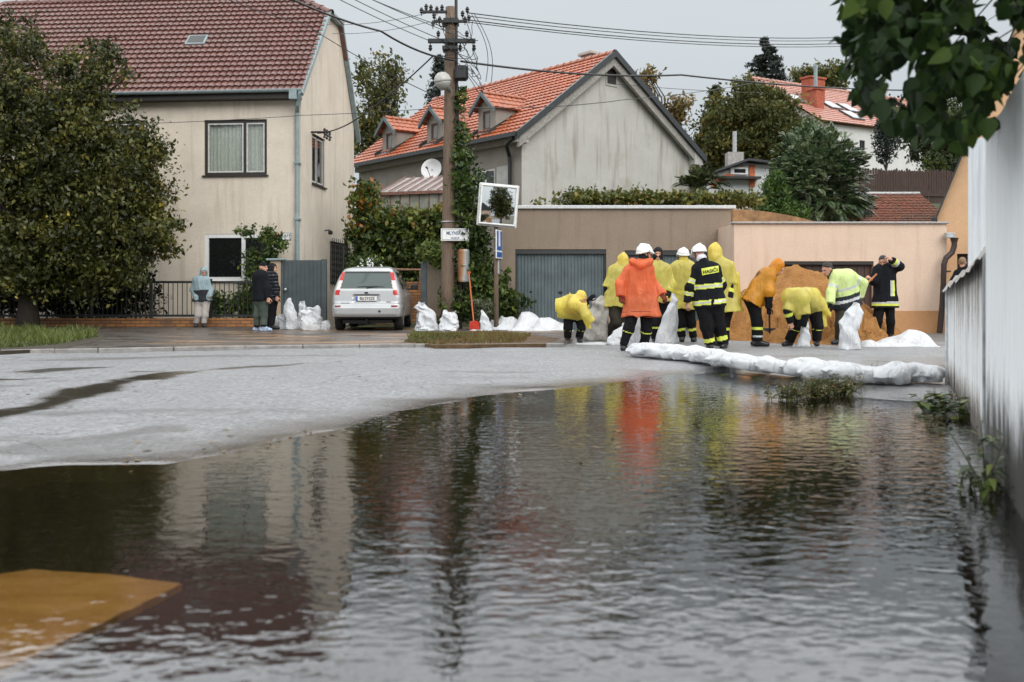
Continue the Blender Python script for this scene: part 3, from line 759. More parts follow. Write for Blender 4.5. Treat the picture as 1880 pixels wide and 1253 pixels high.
Vr, Fr = cat((Vl, Fl_), (gq.V, gq.F), ridge_tiles(hm(RX, -.38, RZ2+.02), hm(RX, L2+.36, RZ2+.02), .13, .4))
link_mesh('roof', Vr, Fr, OT, grey)
vb = MB(); strip(hm(-.56, -.38, 6.57+.04), hm(RX, -.38, RZ2+.12), .06, .26); strip(hm(RX, -.38, RZ2+.12), hm(9.31, -.38, 6.55+.02), .06, .26)
strip(hm(-.56, -.38, 6.61), hm(-.56, L2+.4, 6.61), .07, .15)
vb.build('verge', M_ROOFDARK, grey)
vb = MB(); strip(hm(-.40, -.30, 6.44), hm(RX, -.25, RZ2-.13), .07, .34); strip(hm(RX, -.25, RZ2-.13), hm(9.1, -.25, 6.45), .07, .34)
strip(hm(-.12, -.15, 6.52), hm(-.12, L2, 6.52), .09, .22)
vb.build('bargeboard', plain('grey boards', (.27, .26, .235), .8, var=.3), grey)
for pl_ in ([(-.5, 6.28), (.06, 6.28), (.06, 6.85), (-.32, 6.62)], [(8.7, 6.22), (9.22, 6.22), (9.1, 6.6), (8.7, 6.9)]): m = MB(hm(0, 0, 0), (*G, 0), (*A, 0)); m.prism(pl_, -.33, -.02, axis=1); m.build('eaves_box', plain('pale eaves box', (.40, .39, .36), .85, var=.2), grey)
m = MB(hm(0, 0, 0), (*G, 0), (*A, 0)); m.tube([(-.55, -.2, 6.42), (-.5, .25, 6.2), (-.12, .55, 5.9), (-.10, .55, 5.6), (-.1, .55, 1.2)], .07, 8); m.build('drainpipe', M_BLACK, grey)
# chimney behind the ridge
m = MB(hm(5.0, 1.6, 0), (*G, 0), (*A, 0)); m.box((-.45, -.3, 8.6), (.45, .3, 10.35)); ch_ = m.build('chimney', plain('chimney brick', (.36, .33, .30), .9, var=.3, scale=8), grey)
m = MB(hm(5.0, 1.6, 0), (*G, 0), (*A, 0)); m.bbox((-.55, -.4, 10.35), (.55, .4, 10.48), .02); m.build('chimney_cap', plain('chimney cap', (.42, .41, .39), .9), ch_)
def dormer(px0, px1, pyb, pya):
    """face between two pixel columns, foot and apex rows, on the front slope"""
    a = on_roof(px1, pyb, eL, nL); k = Fac(a[:2], A, G)
    w_ = k.uz(px0, pyb)[0]; hz = k.uz((px0+px1)/2, pya)[1]-a[2]
    eh = hz*.66; ov_ = .16; depth = hz/S2
    f = Fac(a[:2], A, G)
    dm = MB(a, (*A, 0), (*G, 0))
    r = (w_*.30, w_*.74, .10, eh*.86)
    wl = MB((a[0], a[1], 0), (*A, 0), (*G, 0)); z0 = a[2]
    wall(wl, 0, w_, z0-.25, z0+eh, [(r[0], r[1], z0+r[2], z0+r[3])], .1); wl.poly([(0, 0, z0+eh), (w_, 0, z0+eh), (w_/2, 0, z0+hz-.06)])
    for uu in (0, w_): wl.quad((uu, 0, z0-.25), (uu, 0, z0+eh), (uu, eh/S2+.3, z0+eh), (uu, .0, z0-.25))
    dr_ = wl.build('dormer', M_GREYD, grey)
    fm = f.mb(); fw = .07; A0, B0, C0, D1 = r[0], r[1], z0+r[2], z0+r[3]
    for bx in (((A0, .02, C0), (A0+fw, .08, D1)), ((B0-fw, .02, C0), (B0, .08, D1)), ((A0+fw, .02, C0), (B0-fw, .08, C0+fw)), ((A0+fw, .02, D1-fw), (B0-fw, .08, D1))): fm.box(*bx)
    fm.build('dormer_window', M_BROWNS, dr_)
    fm = f.mb(); fm.box((A0+fw, .05, C0+fw), (B0-fw, .06, D1-fw)); fm.build('pane', M_PALEG, dr_)
    # little roof: two tiled slopes meeting on a ridge that runs back into the main roof
    parts = []
    for sgn in (0, 1):
        e_ = dm.w((-ov_ if not sgn else w_+ov_, -.22, eh-.10)); top = dm.w((w_/2, -.22, hz+.03))
        sv_ = top-e_; Lv_ = np.linalg.norm(sv_)
        parts.append(tile_roof(e_, (*G, 0), sv_, depth+.3, Lv_, .30, .26, .03, .03, [(eL-nL*.02, -nL)]))
    parts.append(ridge_tiles(dm.w((w_/2, -.24, hz+.05)), dm.w((w_/2, depth-.02, hz+.05)), .1, .3))
    link_mesh('dormer_roof', *cat(*parts), OT, dr_)
    global vb; vb = MB(); e0_, tp, e1_ = dm.w((-ov_-.05, -.25, eh-.12)), dm.w((w_/2, -.25, hz+.08)), dm.w((w_+ov_+.05, -.25, eh-.12))
    strip(e0_, tp, .05, .16); strip(tp, e1_, .05, .16)
    fl = MB(a, (*A, 0), (*G, 0)); vb.build('dormer_verge', plain('slate verge', (.09, .11, .115), .5, var=.2), dr_)
    fl.prism([(-.35, -.02), (eh/S2+.2, eh+.02), (eh/S2+.05, eh+.02), (-.35, -.16)], -.06, -.01, axis=0); fl.prism([(-.35, -.02), (eh/S2+.2, eh+.02), (eh/S2+.05, eh+.02), (-.35, -.16)], w_+.01, w_+.06, axis=0)
    fl.quad((-.05, -.30, -.12), (w_+.05, -.30, -.12), (w_+.05, .0, .05), (-.05, .0, .05)); fl.build('dormer_flashing', M_ROOFDARK, dr_)
M_BROWNS = plain('brown sash', (.09, .045, .03), .5); M_PALEG = m_glass('pale curtain glass', (.16, .16, .155), .08)
dormer(878, 910, 240, 174); dormer(784, 813, 259, 200); dormer(702, 728, 276, 219)
# dish on the front wall
u, zz = EAV.uz(809, 313); c = EAV.mb().w((u, -.42, zz)); c = c+np.array([.0, -.1, 0])
dish = MB(); ax = nrm((-.25, -.93, .25)); dish.lathe([(.02, .10), (.18, .075), (.33, .03), (.42, -.03), (.41, -.035), (.32, .02), (.17, .062), (.02, .085)], c, -ax, 24)
dd = thing('satellite_dish', 'round white satellite dish on the grey house wall beside the utility pole', 'dish', c); dish.build('reflector', M_WHITE, dd, smooth=True)
m = MB(); m.tube([c, c+np.array([.1, .3, -.1]), EAV.mb().w((u, 0, zz-.1))], .025, 6); m.build('bracket', M_STEEL, dd)
m = MB(); m.tube([c+(.0, .0, -.42), c+ax*.5+(0, 0, -.15)], .015, 6); m.lathe([(.04, 0), (.04, .1)], c+ax*.5+(0, 0, -.15), ax, 8); m.build('receiver_arm', M_BLACK, dd)
# white bathtub-green bay on the left of the far front is hidden; greenhouse in front of the house
gh = thing('greenhouse', 'low greenhouse with dirty glass and brown bars behind the vine hedge', 'greenhouse', P(760, 560, 33))
c0 = P(700, 385, 33.2); c1 = P(824, 388, 32.4); ux = nrm((c1-c0)*[1, 1, 0]); uy = np.array([-ux[1], ux[0], 0]); Lg = np.linalg.norm((c1-c0)[:2])
zt, ze = P(760, 353, 33)[2]+.02, 0.9
t = NT('dirty glass'); f = t.noise(2.2, t.co(), 6, .7); M_DIRTY = t.done(t.pr(t.ramp(f, [(.3, (.13, .15, .13)), (.55, (.34, .35, .30)), (.75, (.42, .36, .27))]), .22))
g_ = MB((c0[0], c0[1], 0), ux, uy); g_.box((0, 0, ze), (Lg, .012, zt)); g_.build('glass_wall', M_DIRTY, gh)
g_ = MB((c0[0], c0[1], 0), ux, uy); g_.quad((-.05, -.12, zt-.03), (Lg+.05, -.12, zt-.03), (Lg+.05, 1.8, zt+.65), (-.05, 1.8, zt+.65)); g_.quad((-.05, -.12, zt-.05), (Lg+.05, -.12, zt-.05), (Lg+.05, 1.8, zt+.63), (-.05, 1.8, zt+.63)); g_.build('glass_roof', plain('old roof panes', (.20, .16, .14), .3, var=.3, scale=3), gh)
g_ = MB((c0[0], c0[1], 0), ux, uy)
for k in range(8):
    u = Lg*k/7; g_.box((u-.02, -.02, ze), (u+.02, -.002, zt-.03)); g_.tube([(u, -.14, zt), (u, 1.8, zt+.68)], .022, 4)
g_.box((-.05, -.14, zt-.12), (Lg+.05, -.12, zt-.02)); g_.build('glazing_bars', plain('rusty bars', (.20, .10, .075), .7, var=.4), gh)
g_ = MB((c0[0], c0[1], 0), ux, uy); g_.box((0, .03, 0), (Lg, .25, ze-.01)); g_.build('base_wall', M_GREYD, gh)

# ---- brown garage with two blue grey ribbed doors
DG = 27.0
GF = Fac(P(920, 600, DG)[:2], (1, 0), (0, 1))
gar = thing('garage', 'brown roughcast double garage with blue grey ribbed doors and a pale coping', 'garage', (*GF.O, 0))
M_BROWN = m_plaster('brown roughcast', (.27, .215, .165), (.17, .135, .105), 1.0, .55, .6, True)
d1 = GF.rect(946, 458, 1113, 640); d2 = GF.rect(1147, 460, 1318, 640); d1 = (d1[0], d1[1], -.2, d1[3]); d2 = (d2[0], d2[1], -.2, d2[3])
xr = GF.uz(1347.5, 500)[0]; zt = GF.uz(1000, 384)[1]
m = GF.mb(); wall(m, 0, xr, -.2, zt, [d1, d2], .22)
m.quad((0, 0, -.2), (0, 6, -.2), (0, 6, zt), (0, 0, zt)); m.quad((xr, 0, -.2), (xr, 6, -.2), (xr, 6, zt), (xr, 0, zt)); m.quad((0, .02, zt-.05), (xr, .02, zt-.05), (xr, 6, zt-.05), (0, 6, zt-.05))
m.build('wall', M_BROWN, gar)
m = GF.mb(); m.bbox((-.06, -.08, zt+.001), (xr+.04, .42, zt+.09), .012); m.build('coping', plain('pale metal coping', (.52, .54, .55), .4, var=.15), gar)
M_DOOR = plain('blue grey door paint', (.095, .125, .135), .5, var=.25, scale=3, bump=.2)
for dd_ in (d1, d2):
    a, b, c, d = dd_; m = GF.mb(); n = 26
    m.box((a+.05, .12, .02), (b-.05, .15, d-.12))
    for k in range(n):
        u = a+.05+(b-a-.1)*(k+.5)/n; m.prism([(u-.028, .12), (u-.016, .095), (u+.016, .095), (u+.028, .12)], .02, d-.12, axis=2)
    dr_ = m.build('garage_door', M_DOOR, gar)
    m = GF.mb(); m.box((a, .02, d-.12), (b, .2, d-.002)); m.box((a, .05, -.1), (a+.05, .2, d-.12)); m.box((b-.05, .05, -.1), (b, .2, d-.12)); m.build('door_frame', plain('door frame', (.03, .034, .036), .6), dr_)
    m = GF.mb(); m.bbox(((a+b)/2-.05, .07, 1.0), ((a+b)/2+.05, .095, 1.06), .006); m.build('handle', M_BLACK, dr_)

# ---- peach garage on the right
DP = 25.0
PF = Fac(P(1348, 600, DP)[:2], (1, 0), (0, 1))
pea = thing('peach_garage', 'peach plastered low garage with orange plinth and brown door behind the sand heap', 'garage', (*PF.O, 0))
M_PEACH = m_plaster('peach plaster', (.68, .52, .405), (.50, .35, .26), .8, .5, .35)
M_PLIN = m_plaster('orange plinth', (.50, .27, .13), (.38, .2, .1), .8, .3, .35)
xp = PF.uz(1738, 500)[0]; zp = PF.uz(1500, 411)[1]; dp = PF.rect(1440, 480, 1604, 640); dp = (dp[0], dp[1], -.2, dp[3]); zpl = PF.uz(1650, 571)[1]
m = PF.mb(); wall(m, 0, xp, zpl, zp, [(dp[0], dp[1], zpl, dp[3])], .2); m.quad((0, 0, -.2), (0, 8, -.2), (0, 8, zp), (0, 0, zp)); m.quad((xp, 0, -.2), (xp, 8, -.2), (xp, 8, zp), (xp, 0, zp)); m.quad((0, 0, zp), (xp, 0, zp), (xp, 7, zp), (0, 7, zp)); m.build('wall', M_PEACH, pea)
for bx_ in (((0, -.025, -.2), (dp[0], .18, zpl)), ((dp[1], -.025, -.2), (xp+.02, .18, zpl))): m = PF.mb(); m.box(*bx_); m.build('plinth', M_PLIN, pea)
m = PF.mb(); m.bbox((-.05, -.07, zp+.001), (xp+.05, .3, zp+.045), .008); m.build('coping', plain('grey coping', (.36, .35, .34), .6, var=.3), pea)
M_BRDOOR = plain('dark brown door', (.05, .024, .018), .5, var=.3, scale=4)
m = PF.mb(); a, b, c, d = dp; m.box((a, .15, -.1), (b, .19, d-.08)); 
for k in range(12): u = a+(b-a)*(k+.5)/12; m.box((u-.08, .135, 0), (u+.08, .15, d-.1))
dr_ = m.build('garage_door', M_BRDOOR, pea); m = PF.mb(); m.box((a, .02, d-.08), (b, .22, d-.002)); m.build('door_frame', M_DARKFRAME, dr_)
# curved rusty end of the vaulted roof above it
m = PF.mb(); x0 = PF.uz(1350, 400)[0]; x1 = PF.uz(1512, 400)[0]; zz0 = zp+.05
top = [(x0+(x1-x0)*k/14, zz0+.31*(1-.0*k)-.33*(k/14)**1.8+.02) for k in range(15)]
m.prism([(x0, zz0-.0)]+top+[(x1, zz0-.0)], .32, .5, axis=1); m.build('vault_edge', plain('rusty brown sheet', (.23, .12, .05), .7, var=.5, scale=5, bump=.3), pea)
# drainpipe at its corner
m = MB(); pts = [P(1752, 441, DP-.2), P(1752, 452, DP-.2), P(1748, 464, DP-.2), P(1737, 474, DP-.2), P(1733, 486, DP-.2), P(1732, 520, DP-.2), P(1730, 560, DP-.2), P(1725, 612, DP-.2)]
m.tube(pts, .066, 10); m.lathe([(.07, 0), (.1, .1), (.12, .1)], P(1752, 445, DP-.2), (0, 0, 1), 10)
m.box(P(1738, 499, DP)-[.1, .2, .02], P(1738, 499, DP)+[.02, 0, .02]); m.build('drainpipe', plain('dark brown pipe', (.035, .022, .018), .5, var=.3), pea)
m = MB(); q = P(1735, 433, DP-.15); m.bbox(q-[.0, .08, .06], q+[.22, .08, .07], .01); m.build('gutter_end', M_STEEL, pea)

# ---- taller apricot house at the right edge
HF = Fac(P(1714, 600, 26.4)[:2], nrm((.9, -.43)), nrm((.43, .9)))
apr = thing('apricot_house', 'apricot plastered house end with a steep sloping roofline beside the metal sheets', 'house', (*HF.O, 0))
p0 = HF.uz(1716, 404); p1 = HF.uz(1779, 252); sl_ = (p1[1]-p0[1])/(p1[0]-p0[0]); rx_ = 2.6; rz_ = p0[1]+sl_*(rx_-p0[0])
od = HF.rect(1757, 466, 1800, 640); od = (od[0], od[1], -.2, od[3])
M_APR = m_plaster('apricot plaster', (.62, .40, .235), (.5, .32, .2), .8, .2, .35)
m = HF.mb(); wall(m, p0[0], rx_*2, -.2, p0[1], [od], .2); m.poly([(p0[0], 0, p0[1]), (rx_*2, 0, p0[1]), (rx_, 0, rz_)]); m.quad((p0[0], 0, -.2), (p0[0], 9, -.2), (p0[0], 9, p0[1]), (p0[0], 0, p0[1])); m.build('wall', M_APR, apr)
m = HF.mb(); m.quad((p0[0]-.1, -.12, p0[1]-.1*sl_), (rx_, -.12, rz_+.02), (rx_, 9, rz_+.02), (p0[0]-.1, 9, p0[1]-.1*sl_)); m.quad((rx_*2+.1, -.12, p0[1]-.1*sl_), (rx_, -.12, rz_+.02), (rx_, 9, rz_+.02), (rx_*2+.1, 9, p0[1]-.1*sl_))
m.prism([(p0[0]-.1, p0[1]-.1*sl_-.12), (p0[0]-.1, p0[1]-.1*sl_), (rx_, rz_+.02), (rx_, rz_-.1)], -.14, -.1, axis=1); m.build('roof', M_ROOFDARK, apr)
m = HF.mb(); m.box((od[0], .12, -.1), (od[1], .18, od[3]-.002)); m.build('door', M_ROOM, apr)
m = MB(); q = P(1770, 423, 26.25); m.lathe([(.02, -.1), (.07, -.08), (.1, 0), (.07, .07), (.02, .09)], q, (1, 0, .2), 12); m.build('wall_light', M_WHITE, apr, smooth=True)
m = HF.mb(); u, zz = HF.uz(1712, 400); m.bbox((u-.02, -.12, zz-.16), (u+.12, .0, zz), .02); m.build('gutter_end', M_BLACK, apr)

# ---- old tiled outbuilding behind the peach garage, board fence, far houses on the hill
OB = Fac(P(1530, 500, 33)[:2], (1, 0), (0, 1))
obd = thing('tiled_outbuilding', 'low outbuilding with patchy old red tiles and white ridge below the board fence', 'shed', (*OB.O, 2.5))
M_OLD = m_tile('patchy old tiles', (.13, .05, .03), (.33, .10, .04), (.10, .085, .06), .7, .95)
e_ = P(1540, 416, 33); r_ = P(1540, 358, 36); tp = r_; sv_ = np.array([0, 3.0, r_[2]-e_[2]]); Wd = (1748-1540)/F*34.5
Vt, Ft = tile_roof(e_, (1, 0, 0), sv_, Wd, np.linalg.norm(sv_), .17, .19, .012, .035, per=4)
link_mesh('roof', Vt, Ft, M_OLD, obd)
m = MB(); m.bbox(e_+[0, 2.96, sv_[2]-.02], e_+[Wd, 3.2, sv_[2]+.10], .03); m.build('ridge', plain('white ridge', (.62, .63, .62), .7, var=.2), obd)
m = MB(); m.box((e_[0]+.1, e_[1]+.3, 1.0), (e_[0]+Wd-.1, e_[1]+3, e_[2]+.1)); m.build('wall', M_GREYD, obd)
fen = thing('board_fence', 'dark brown upright board fence on the slope below the far pink roofed house', 'fence', P(1670, 352, 44))
M_DKWOOD = m_wood('dark boards', (.028, .016, .012), (.075, .042, .032), .8)
a, b = P(1578, 330, 43.5), P(1775, 330, 44.5); n = 42; ux = nrm((b-a)*[1, 1, 0]); uy = np.array([-ux[1], ux[0], 0])
m = MB((a[0], a[1], 0), ux, uy); Lf = np.linalg.norm((b-a)[:2]); zb, zt_ = P(1670, 356, 44)[2], P(1670, 311, 44)[2]
for k in range(n):
    u = Lf*k/n; w_ = Lf/n*.86; hh = zt_+random.uniform(-.06, .05); m.prism([(u, zb-.4), (u+w_, zb-.4), (u+w_, hh-.05), (u+w_/2, hh), (u, hh-.05)], random.uniform(0, .02), .03, axis=1)
m.build('boards', M_DKWOOD, fen)
m = MB((a[0], a[1], 0), ux, uy); m.box((0, .032, zb+.2), (Lf, .08, zb+.3)); m.box((0, .032, zt_-.35), (Lf, .08, zt_-.25)); m.box((0, -.05, zb-.1), (Lf, -.004, zb+.02)); m.build('rails', M_DKWOOD, fen)

FO = P(1519, 300, 58)[:2]; FU = nrm((.86, .51)); FN = np.array([-FU[1], FU[0]])
FH = Fac(FO, FU, FN)
far = thing('pink_roofed_house', 'white house with a pale pink tiled roof, brick chimneys and skylights on the hill', 'house', (*FO, 7))
ez_ = P(1519, 222, 58)[2]
m = FH.mb(); wins = [FH.rect(1669, 269, 1680, 288), FH.rect(1694, 273, 1703, 291), FH.rect(1578, 258, 1588, 276)]
wall(m, -.3, 13.5, 4, ez_-.15, wins, .15); m.poly([(-.3, 0, 4), (-.3, 10, 4), (-.3, 10, ez_-.15), (-.3, 5.2, ez_+2.95), (-.3, 0, ez_-.15)]); m.quad((13.5, 0, 4), (13.5, 7, 4), (13.5, 7, ez_), (13.5, 0, ez_)); m.build('wall', m_plaster('far white render', (.62, .62, .60), (.45, .44, .42), .6, .3), far)
for w_ in wins: window(far, FH, w_, M_DARKFRAME, .1, (.5,), .06, room=False)
M_PINK = m_tile('pale pink tiles', (.38, .165, .12), (.50, .25, .19), (.36, .21, .17), .45, .6)
ro = FH.mb().w((-.9, -.4, ez_-.1)); sv_ = np.array([*(FN*5.6), 3.35]); 
Vt, Ft = tile_roof(ro, (*FU, 0), sv_, 14.6, np.linalg.norm(sv_)+.2, .36, .3, .02, .04, per=4)
q = MB(); tp0 = ro+sv_; q.quad(tp0, tp0+np.array([*FU, 0])*14.6, tp0+np.array([*(FU*14.6+FN*5.6), -3.35]), tp0+np.array([*(FN*5.6), -3.35]))
link_mesh('roof', *cat((Vt, Ft), (q.V, q.F), ridge_tiles(tp0, tp0+np.array([*FU, 0])*14.6, .16, .4)), M_PINK, far)
nF = np.cross((*FU, 0), sv_); nF = nrm(nF if nF[2] > 0 else -nF); suF = nrm(sv_)
for (x0, y0) in ((1462, 184), (1524, 195), (1557, 201), (1563, 214), (1566, 172)):
    a = on_roof(x0, y0, ro, nF); m = MB(a, (*FU, 0), suF, nF); m.bbox((-.5, -.65, 0), (.5, .65, .12), .015); s_ = m.build('skylight', M_ROOFDARK, far)
    m = MB(a, (*FU, 0), suF, nF); m.box((-.4, -.55, .118), (.4, .55, .13)); m.build('pane', m_glass('sky pane', (.25, .27, .28), .05) if x0 == 1462 else bpy.data.materials['sky pane'], s_)
M_CHB = plain('red chimney brick', (.34, .085, .045), .8, var=.35, scale=7)
for (x0, x1, yb, yt) in ((1474, 1512, 186, 147), (1488, 1507, 196, 167)):
    b_ = on_roof((x0+x1)/2, yb, ro, nF); d_ = b_[1]; hw_ = (x1-x0)/2/F*d_; ht = (yb-yt)/F*d_
    m = MB(b_, (*FU, 0), (*FN, 0)); m.box((-hw_, -.35, -.8), (hw_, .35, ht)); c_ = m.build('chimney', M_CHB, far); m = MB(b_, (*FU, 0), (*FN, 0)); m.bbox((-hw_-.08, -.43, ht+.001), (hw_+.08, .43, ht+.12), .02); m.build('chimney_cap', M_CHB, c_)
    if x0 == 1488: m = MB(b_, (*FU, 0), (*FN, 0)); m.tube([(0, 0, ht+.1), (0, 0, ht+1.5)], .11, 8); m.build('flue', M_ZINC, c_)

SHF = Fac(P(1296, 400, 40)[:2], nrm((1, .1)), None)
shd = thing('white_shed', 'small white shed with orange beams and a lean roof among the hillside trees', 'shed', (*SHF.O, 3))
m = SHF.mb(); L_ = SHF.uz(1412, 300)[0]; za, zb_ = SHF.uz(1300, 326)[1], SHF.uz(1368, 299)[1]; xm = SHF.uz(1368, 300)[0]; zc = SHF.uz(1412, 304)[1]
m.prism([(0, 2), (L_, 2), (L_, zc), (xm, zb_), (0, za)], 0, 3, axis=1); m.build('wall', m_plaster('shed render', (.60, .62, .62), (.42, .42, .42), .8, .35), shd)
m = SHF.mb(); m.prism([(-.2, za-.02), (xm, zb_+.03), (L_+.15, zc+.03), (L_+.15, zc+.10), (xm, zb_+.12), (-.2, za+.07)], -.45, 3.2, axis=1); m.build('roof', M_ROOFDARK, shd)
m = SHF.mb(); x0, z0_ = SHF.uz(1305, 322); m.prism([(x0, za-.18), (xm-.1, zb_-.12), (xm-.1, zb_-.32), (x0, za-.4)], -.06, -.003, axis=1); x1_ = SHF.uz(1375, 300)[0]; m.box((x1_, -.07, za-.35), (x1_+.22, -.003, zb_-.1)); m.build('beams', plain('orange beam', (.50, .13, .04), .6, var=.3), shd)
a, b, c, d = SHF.rect(1340, 308, 1372, 321); m = SHF.mb(); m.box((a, -.09, c), (b, -.062, d)); w_ = m.build('window', M_WHITEPVC, shd); m = SHF.mb(); m.box((a+.15, -.1, c+.06), (b-.1, -.088, d-.07)); m.build('pane', M_GLASS, w_)
m = SHF.mb(); a, z_ = SHF.uz(1318, 326); m.box((a, -.5, z_-.09), (SHF.uz(1390, 326)[0], -.004, z_)); m.build('canopy', M_BLACK, shd)
m = MB(); q = P(1348, 300, 42); m.box(q-[.32, .3, 1.], q+[.32, .3, .42]); ch_ = m.build('chimney', plain('concrete chimney', (.34, .33, .31), .9, var=.3), shd)
m = MB(); m.tube([q+[.02, 0, .42], q+[.02, 0, 1.3]], .09, 8); m.build('flue', M_STEEL, ch_)
# ================================================================== fence, gate, car, pole, signs, right hand wall
def m_brick(name='orange bricks', sc=1.0):
    t = NT(name); mp = t.co((1, 1, 1)); sp = t.n('ShaderNodeSeparateXYZ'); t.t.links.new(mp, sp.inputs[0]); cb = t.n('ShaderNodeCombineXYZ')
    t.t.links.new(t.math('ADD', sp.outputs['X'], sp.outputs['Y']), cb.inputs['X']); t.t.links.new(sp.outputs['Z'], cb.inputs['Y'])
    br = t.n('ShaderNodeTexBrick', ins={'Scale': 1.0, 'Mortar Size': .009, 'Brick Width': .27, 'Row Height': .085, 'Mortar Smooth': .2})
    br.inputs['Color1'].default_value = (.38, .165, .045, 1); br.inputs['Color2'].default_value = (.25, .10, .035, 1); br.inputs['Mortar'].default_value = (.035, .025, .018, 1)
    t.t.links.new(cb.outputs[0], br.inputs['Vector'])
    c = t.mix(t.ramp(t.noise(1.6, t.co(), 5), [(.42, 0.0), (.7, .75)]), br.outputs['Color'], (.06, .04, .028))
    return t.done(t.pr(c, .55, t.bump(br.outputs['Fac'], -.5, .01)))
M_BRICK = m_brick()
DF = 27.6
fn = thing('iron_fence', 'black iron bar fence on a low orange brick base beneath the dark tree', 'fence', P(240, 600, DF)*[1, 1, 0]+[0, 0, PV])
FF = Fac(P(-60, 600, DF)[:2], (1, 0), (0, 1)); xe = FF.uz(500, 600)[0]
m = FF.mb(); m.bbox((0, 0, 0), (xe, .3, .33), .01); m.build('brick_base', M_BRICK, fn)
m = FF.mb(); m.box((0, .10, .37), (xe, .16, .43)); m.box((0, .11, 1.28), (xe, .15, 1.34)); m.build('rails', M_DARKMET, fn)
m = FF.mb(); n = int(xe/.125)
for k in range(n): u = xe*(k+.5)/n; m.box((u-.009, .121, .43), (u+.009, .139, 1.28))
m.build('bars', M_DARKMET, fn)
for k in range(6):
    u = .1+(xe-.2)*k/5; m = FF.mb(); m.bbox((u-.04, .085, .33), (u+.04, .165, 1.40), .008); m.build('post', M_DARKMET, fn)
# white letter box rail on the far left
pl = thing('gate_post', 'beige roughcast gate pillar with a flat cap beside the two dark dressed men', 'pillar', P(506, 600, DF)*[1, 1, 0]+[0, 0, PV])
q = P(507, 600, DF); zt = P(507, 479, DF)[2]; m = MB(); m.bbox((q[0]-.14, DF-.1, 0), (q[0]+.14, DF+.25, zt), .01); m.build('pillar', m_plaster('pillar roughcast', (.40, .31, .22), (.3, .22, .16), 2, .4), pl)
m = MB(); m.bbox((q[0]-.24, DF-.17, zt+.001), (q[0]+.22, DF+.32, zt+.055), .012); m.build('cap', M_ZINC, pl)
gt = thing('yard_gate', 'dark grey green solid metal yard gate behind the white sacks', 'gate', P(557, 600, DF)*[1, 1, 0]+[0, 0, PV])
x0, x1 = P(521, 0, DF)[0], P(590, 0, DF)[0]; zt = P(555, 478, DF)[2]
M_GATE = plain('grey green gate paint', (.055, .07, .075), .42, var=.2, scale=3, bump=.1)
m = MB(); m.box((x0, DF+.02, .15), (x1, DF+.06, zt)); n = 9
for k in range(n+1): u = x0+(x1-x0)*k/n; m.box((u-.006, DF+.008, .16), (u+.006, DF+.02, zt-.02))
m.build('leaf', M_GATE, gt)
for xx_ in (x0-.07, x1+.07): m = MB(); m.bbox((xx_-.068, DF-.04, .02), (xx_+.068, DF+.1, zt+.03), .008); m.build('post', M_GATE, gt)
m = MB(); qq = P(524, 532, DF-.05); m.lathe([(.012, 0), (.012, .05), (.04, .055), (.04, .09), (.015, .11)], qq+[0, .06, 0], (0, -1, 0), 12); m.build('handle', M_STEEL, gt)
# right gate pillar
pr2 = thing('gate_post', 'brown roughcast gate pillar with a metal cap left of the utility pole', 'pillar', P(797, 600, 27.6)*[1, 1, 0]+[0, 0, PV])
a, b = P(784, 600, 27.6)[0], P(809, 600, 27.6)[0]; zt = P(797, 481, 27.6)[2]
m = MB(); m.bbox((a, 27.6, 0), (b, 28.0, zt), .01); m.build('pillar', M_BROWN, pr2); m = MB(); m.bbox((a-.03, 27.55, zt+.001), (b+.07, 28.06, zt+.05), .012); m.build('cap', M_ZINC, pr2)
m = MB(); m.bbox((a-.17, 27.62, .05), (a-.004, 27.75, zt+.0), .01); m.build('gate_frame', M_DOOR, pr2)
rl = thing('low_wall', 'low brick wall with a rusty top rail behind the silver car', 'wall', P(750, 600, 30.2)*[1, 1, 0]+[0, 0, PV])
m = MB(); a, b = P(690, 0, 30.2)[0], P(790, 0, 30.2)[0]; m.bbox((a, 30.2, 0), (b, 30.45, 1.35), .01); m.build('bricks', M_BRICK, rl); m = MB(); m.tube([(a, 30.1, 1.72), (b, 30.1, 1.70)], .03, 6); m.tube([(a+.3, 30.15, 1.3), (a+.3, 30.1, 1.72)], .02, 6); m.tube([(b-.3, 30.15, 1.3), (b-.3, 30.1, 1.72)], .02, 6); m.build('rail', plain('rusty rail', (.28, .15, .10), .7, var=.3), rl)

# ---- the silver car, seen from behind
def poly_sd(u, v, pts):
    d = polydist(u, v, pts, True); d[inpoly(u, v, pts)] *= -1; return d
def split_mesh(V, Fq, lab, spec, root, smooth=True):
    """spec: label -> (name, material, parent label or None)"""
    made = {}
    for k, (nm, mat, par) in spec.items():
        f = Fq[lab == k]
        if len(f) == 0: continue
        u, inv = np.unique(f, return_inverse=True)
        made[k] = link_mesh(nm, V[u], inv.reshape(f.shape), mat, made.get(par, root) if par is not None else root, smooth=smooth)
    return made
car = thing('parked_car', 'silver hatchback parked with its rear to the road between the white sacks', 'car', P(672, 616, 24.45)*[1, 1, 0]+[0, 0, PV])
car_o = wloc(car); yaw = math.radians(1.6); cxv = np.array([math.cos(yaw), math.sin(yaw), 0]); cyv = np.array([-math.sin(yaw), math.cos(yaw), 0])
CM = np.array([cxv, cyv, [0, 0, 1.]])
def cw(p): return car_o+np.asarray(p, float)@CM
prof = [(.07, .30), (.0, .40), (-.01, .55), (.035, .63), (.06, .70), (.09, .98), (.16, 1.12), (.36, 1.44), (.52, 1.515), (1.3, 1.57), (2.1, 1.54), (2.55, 1.44), (3.25, 1.04), (3.9, .90), (4.2, .74), (4.3, .50), (4.25, .3), (3.9, .26), (.4, .26)]
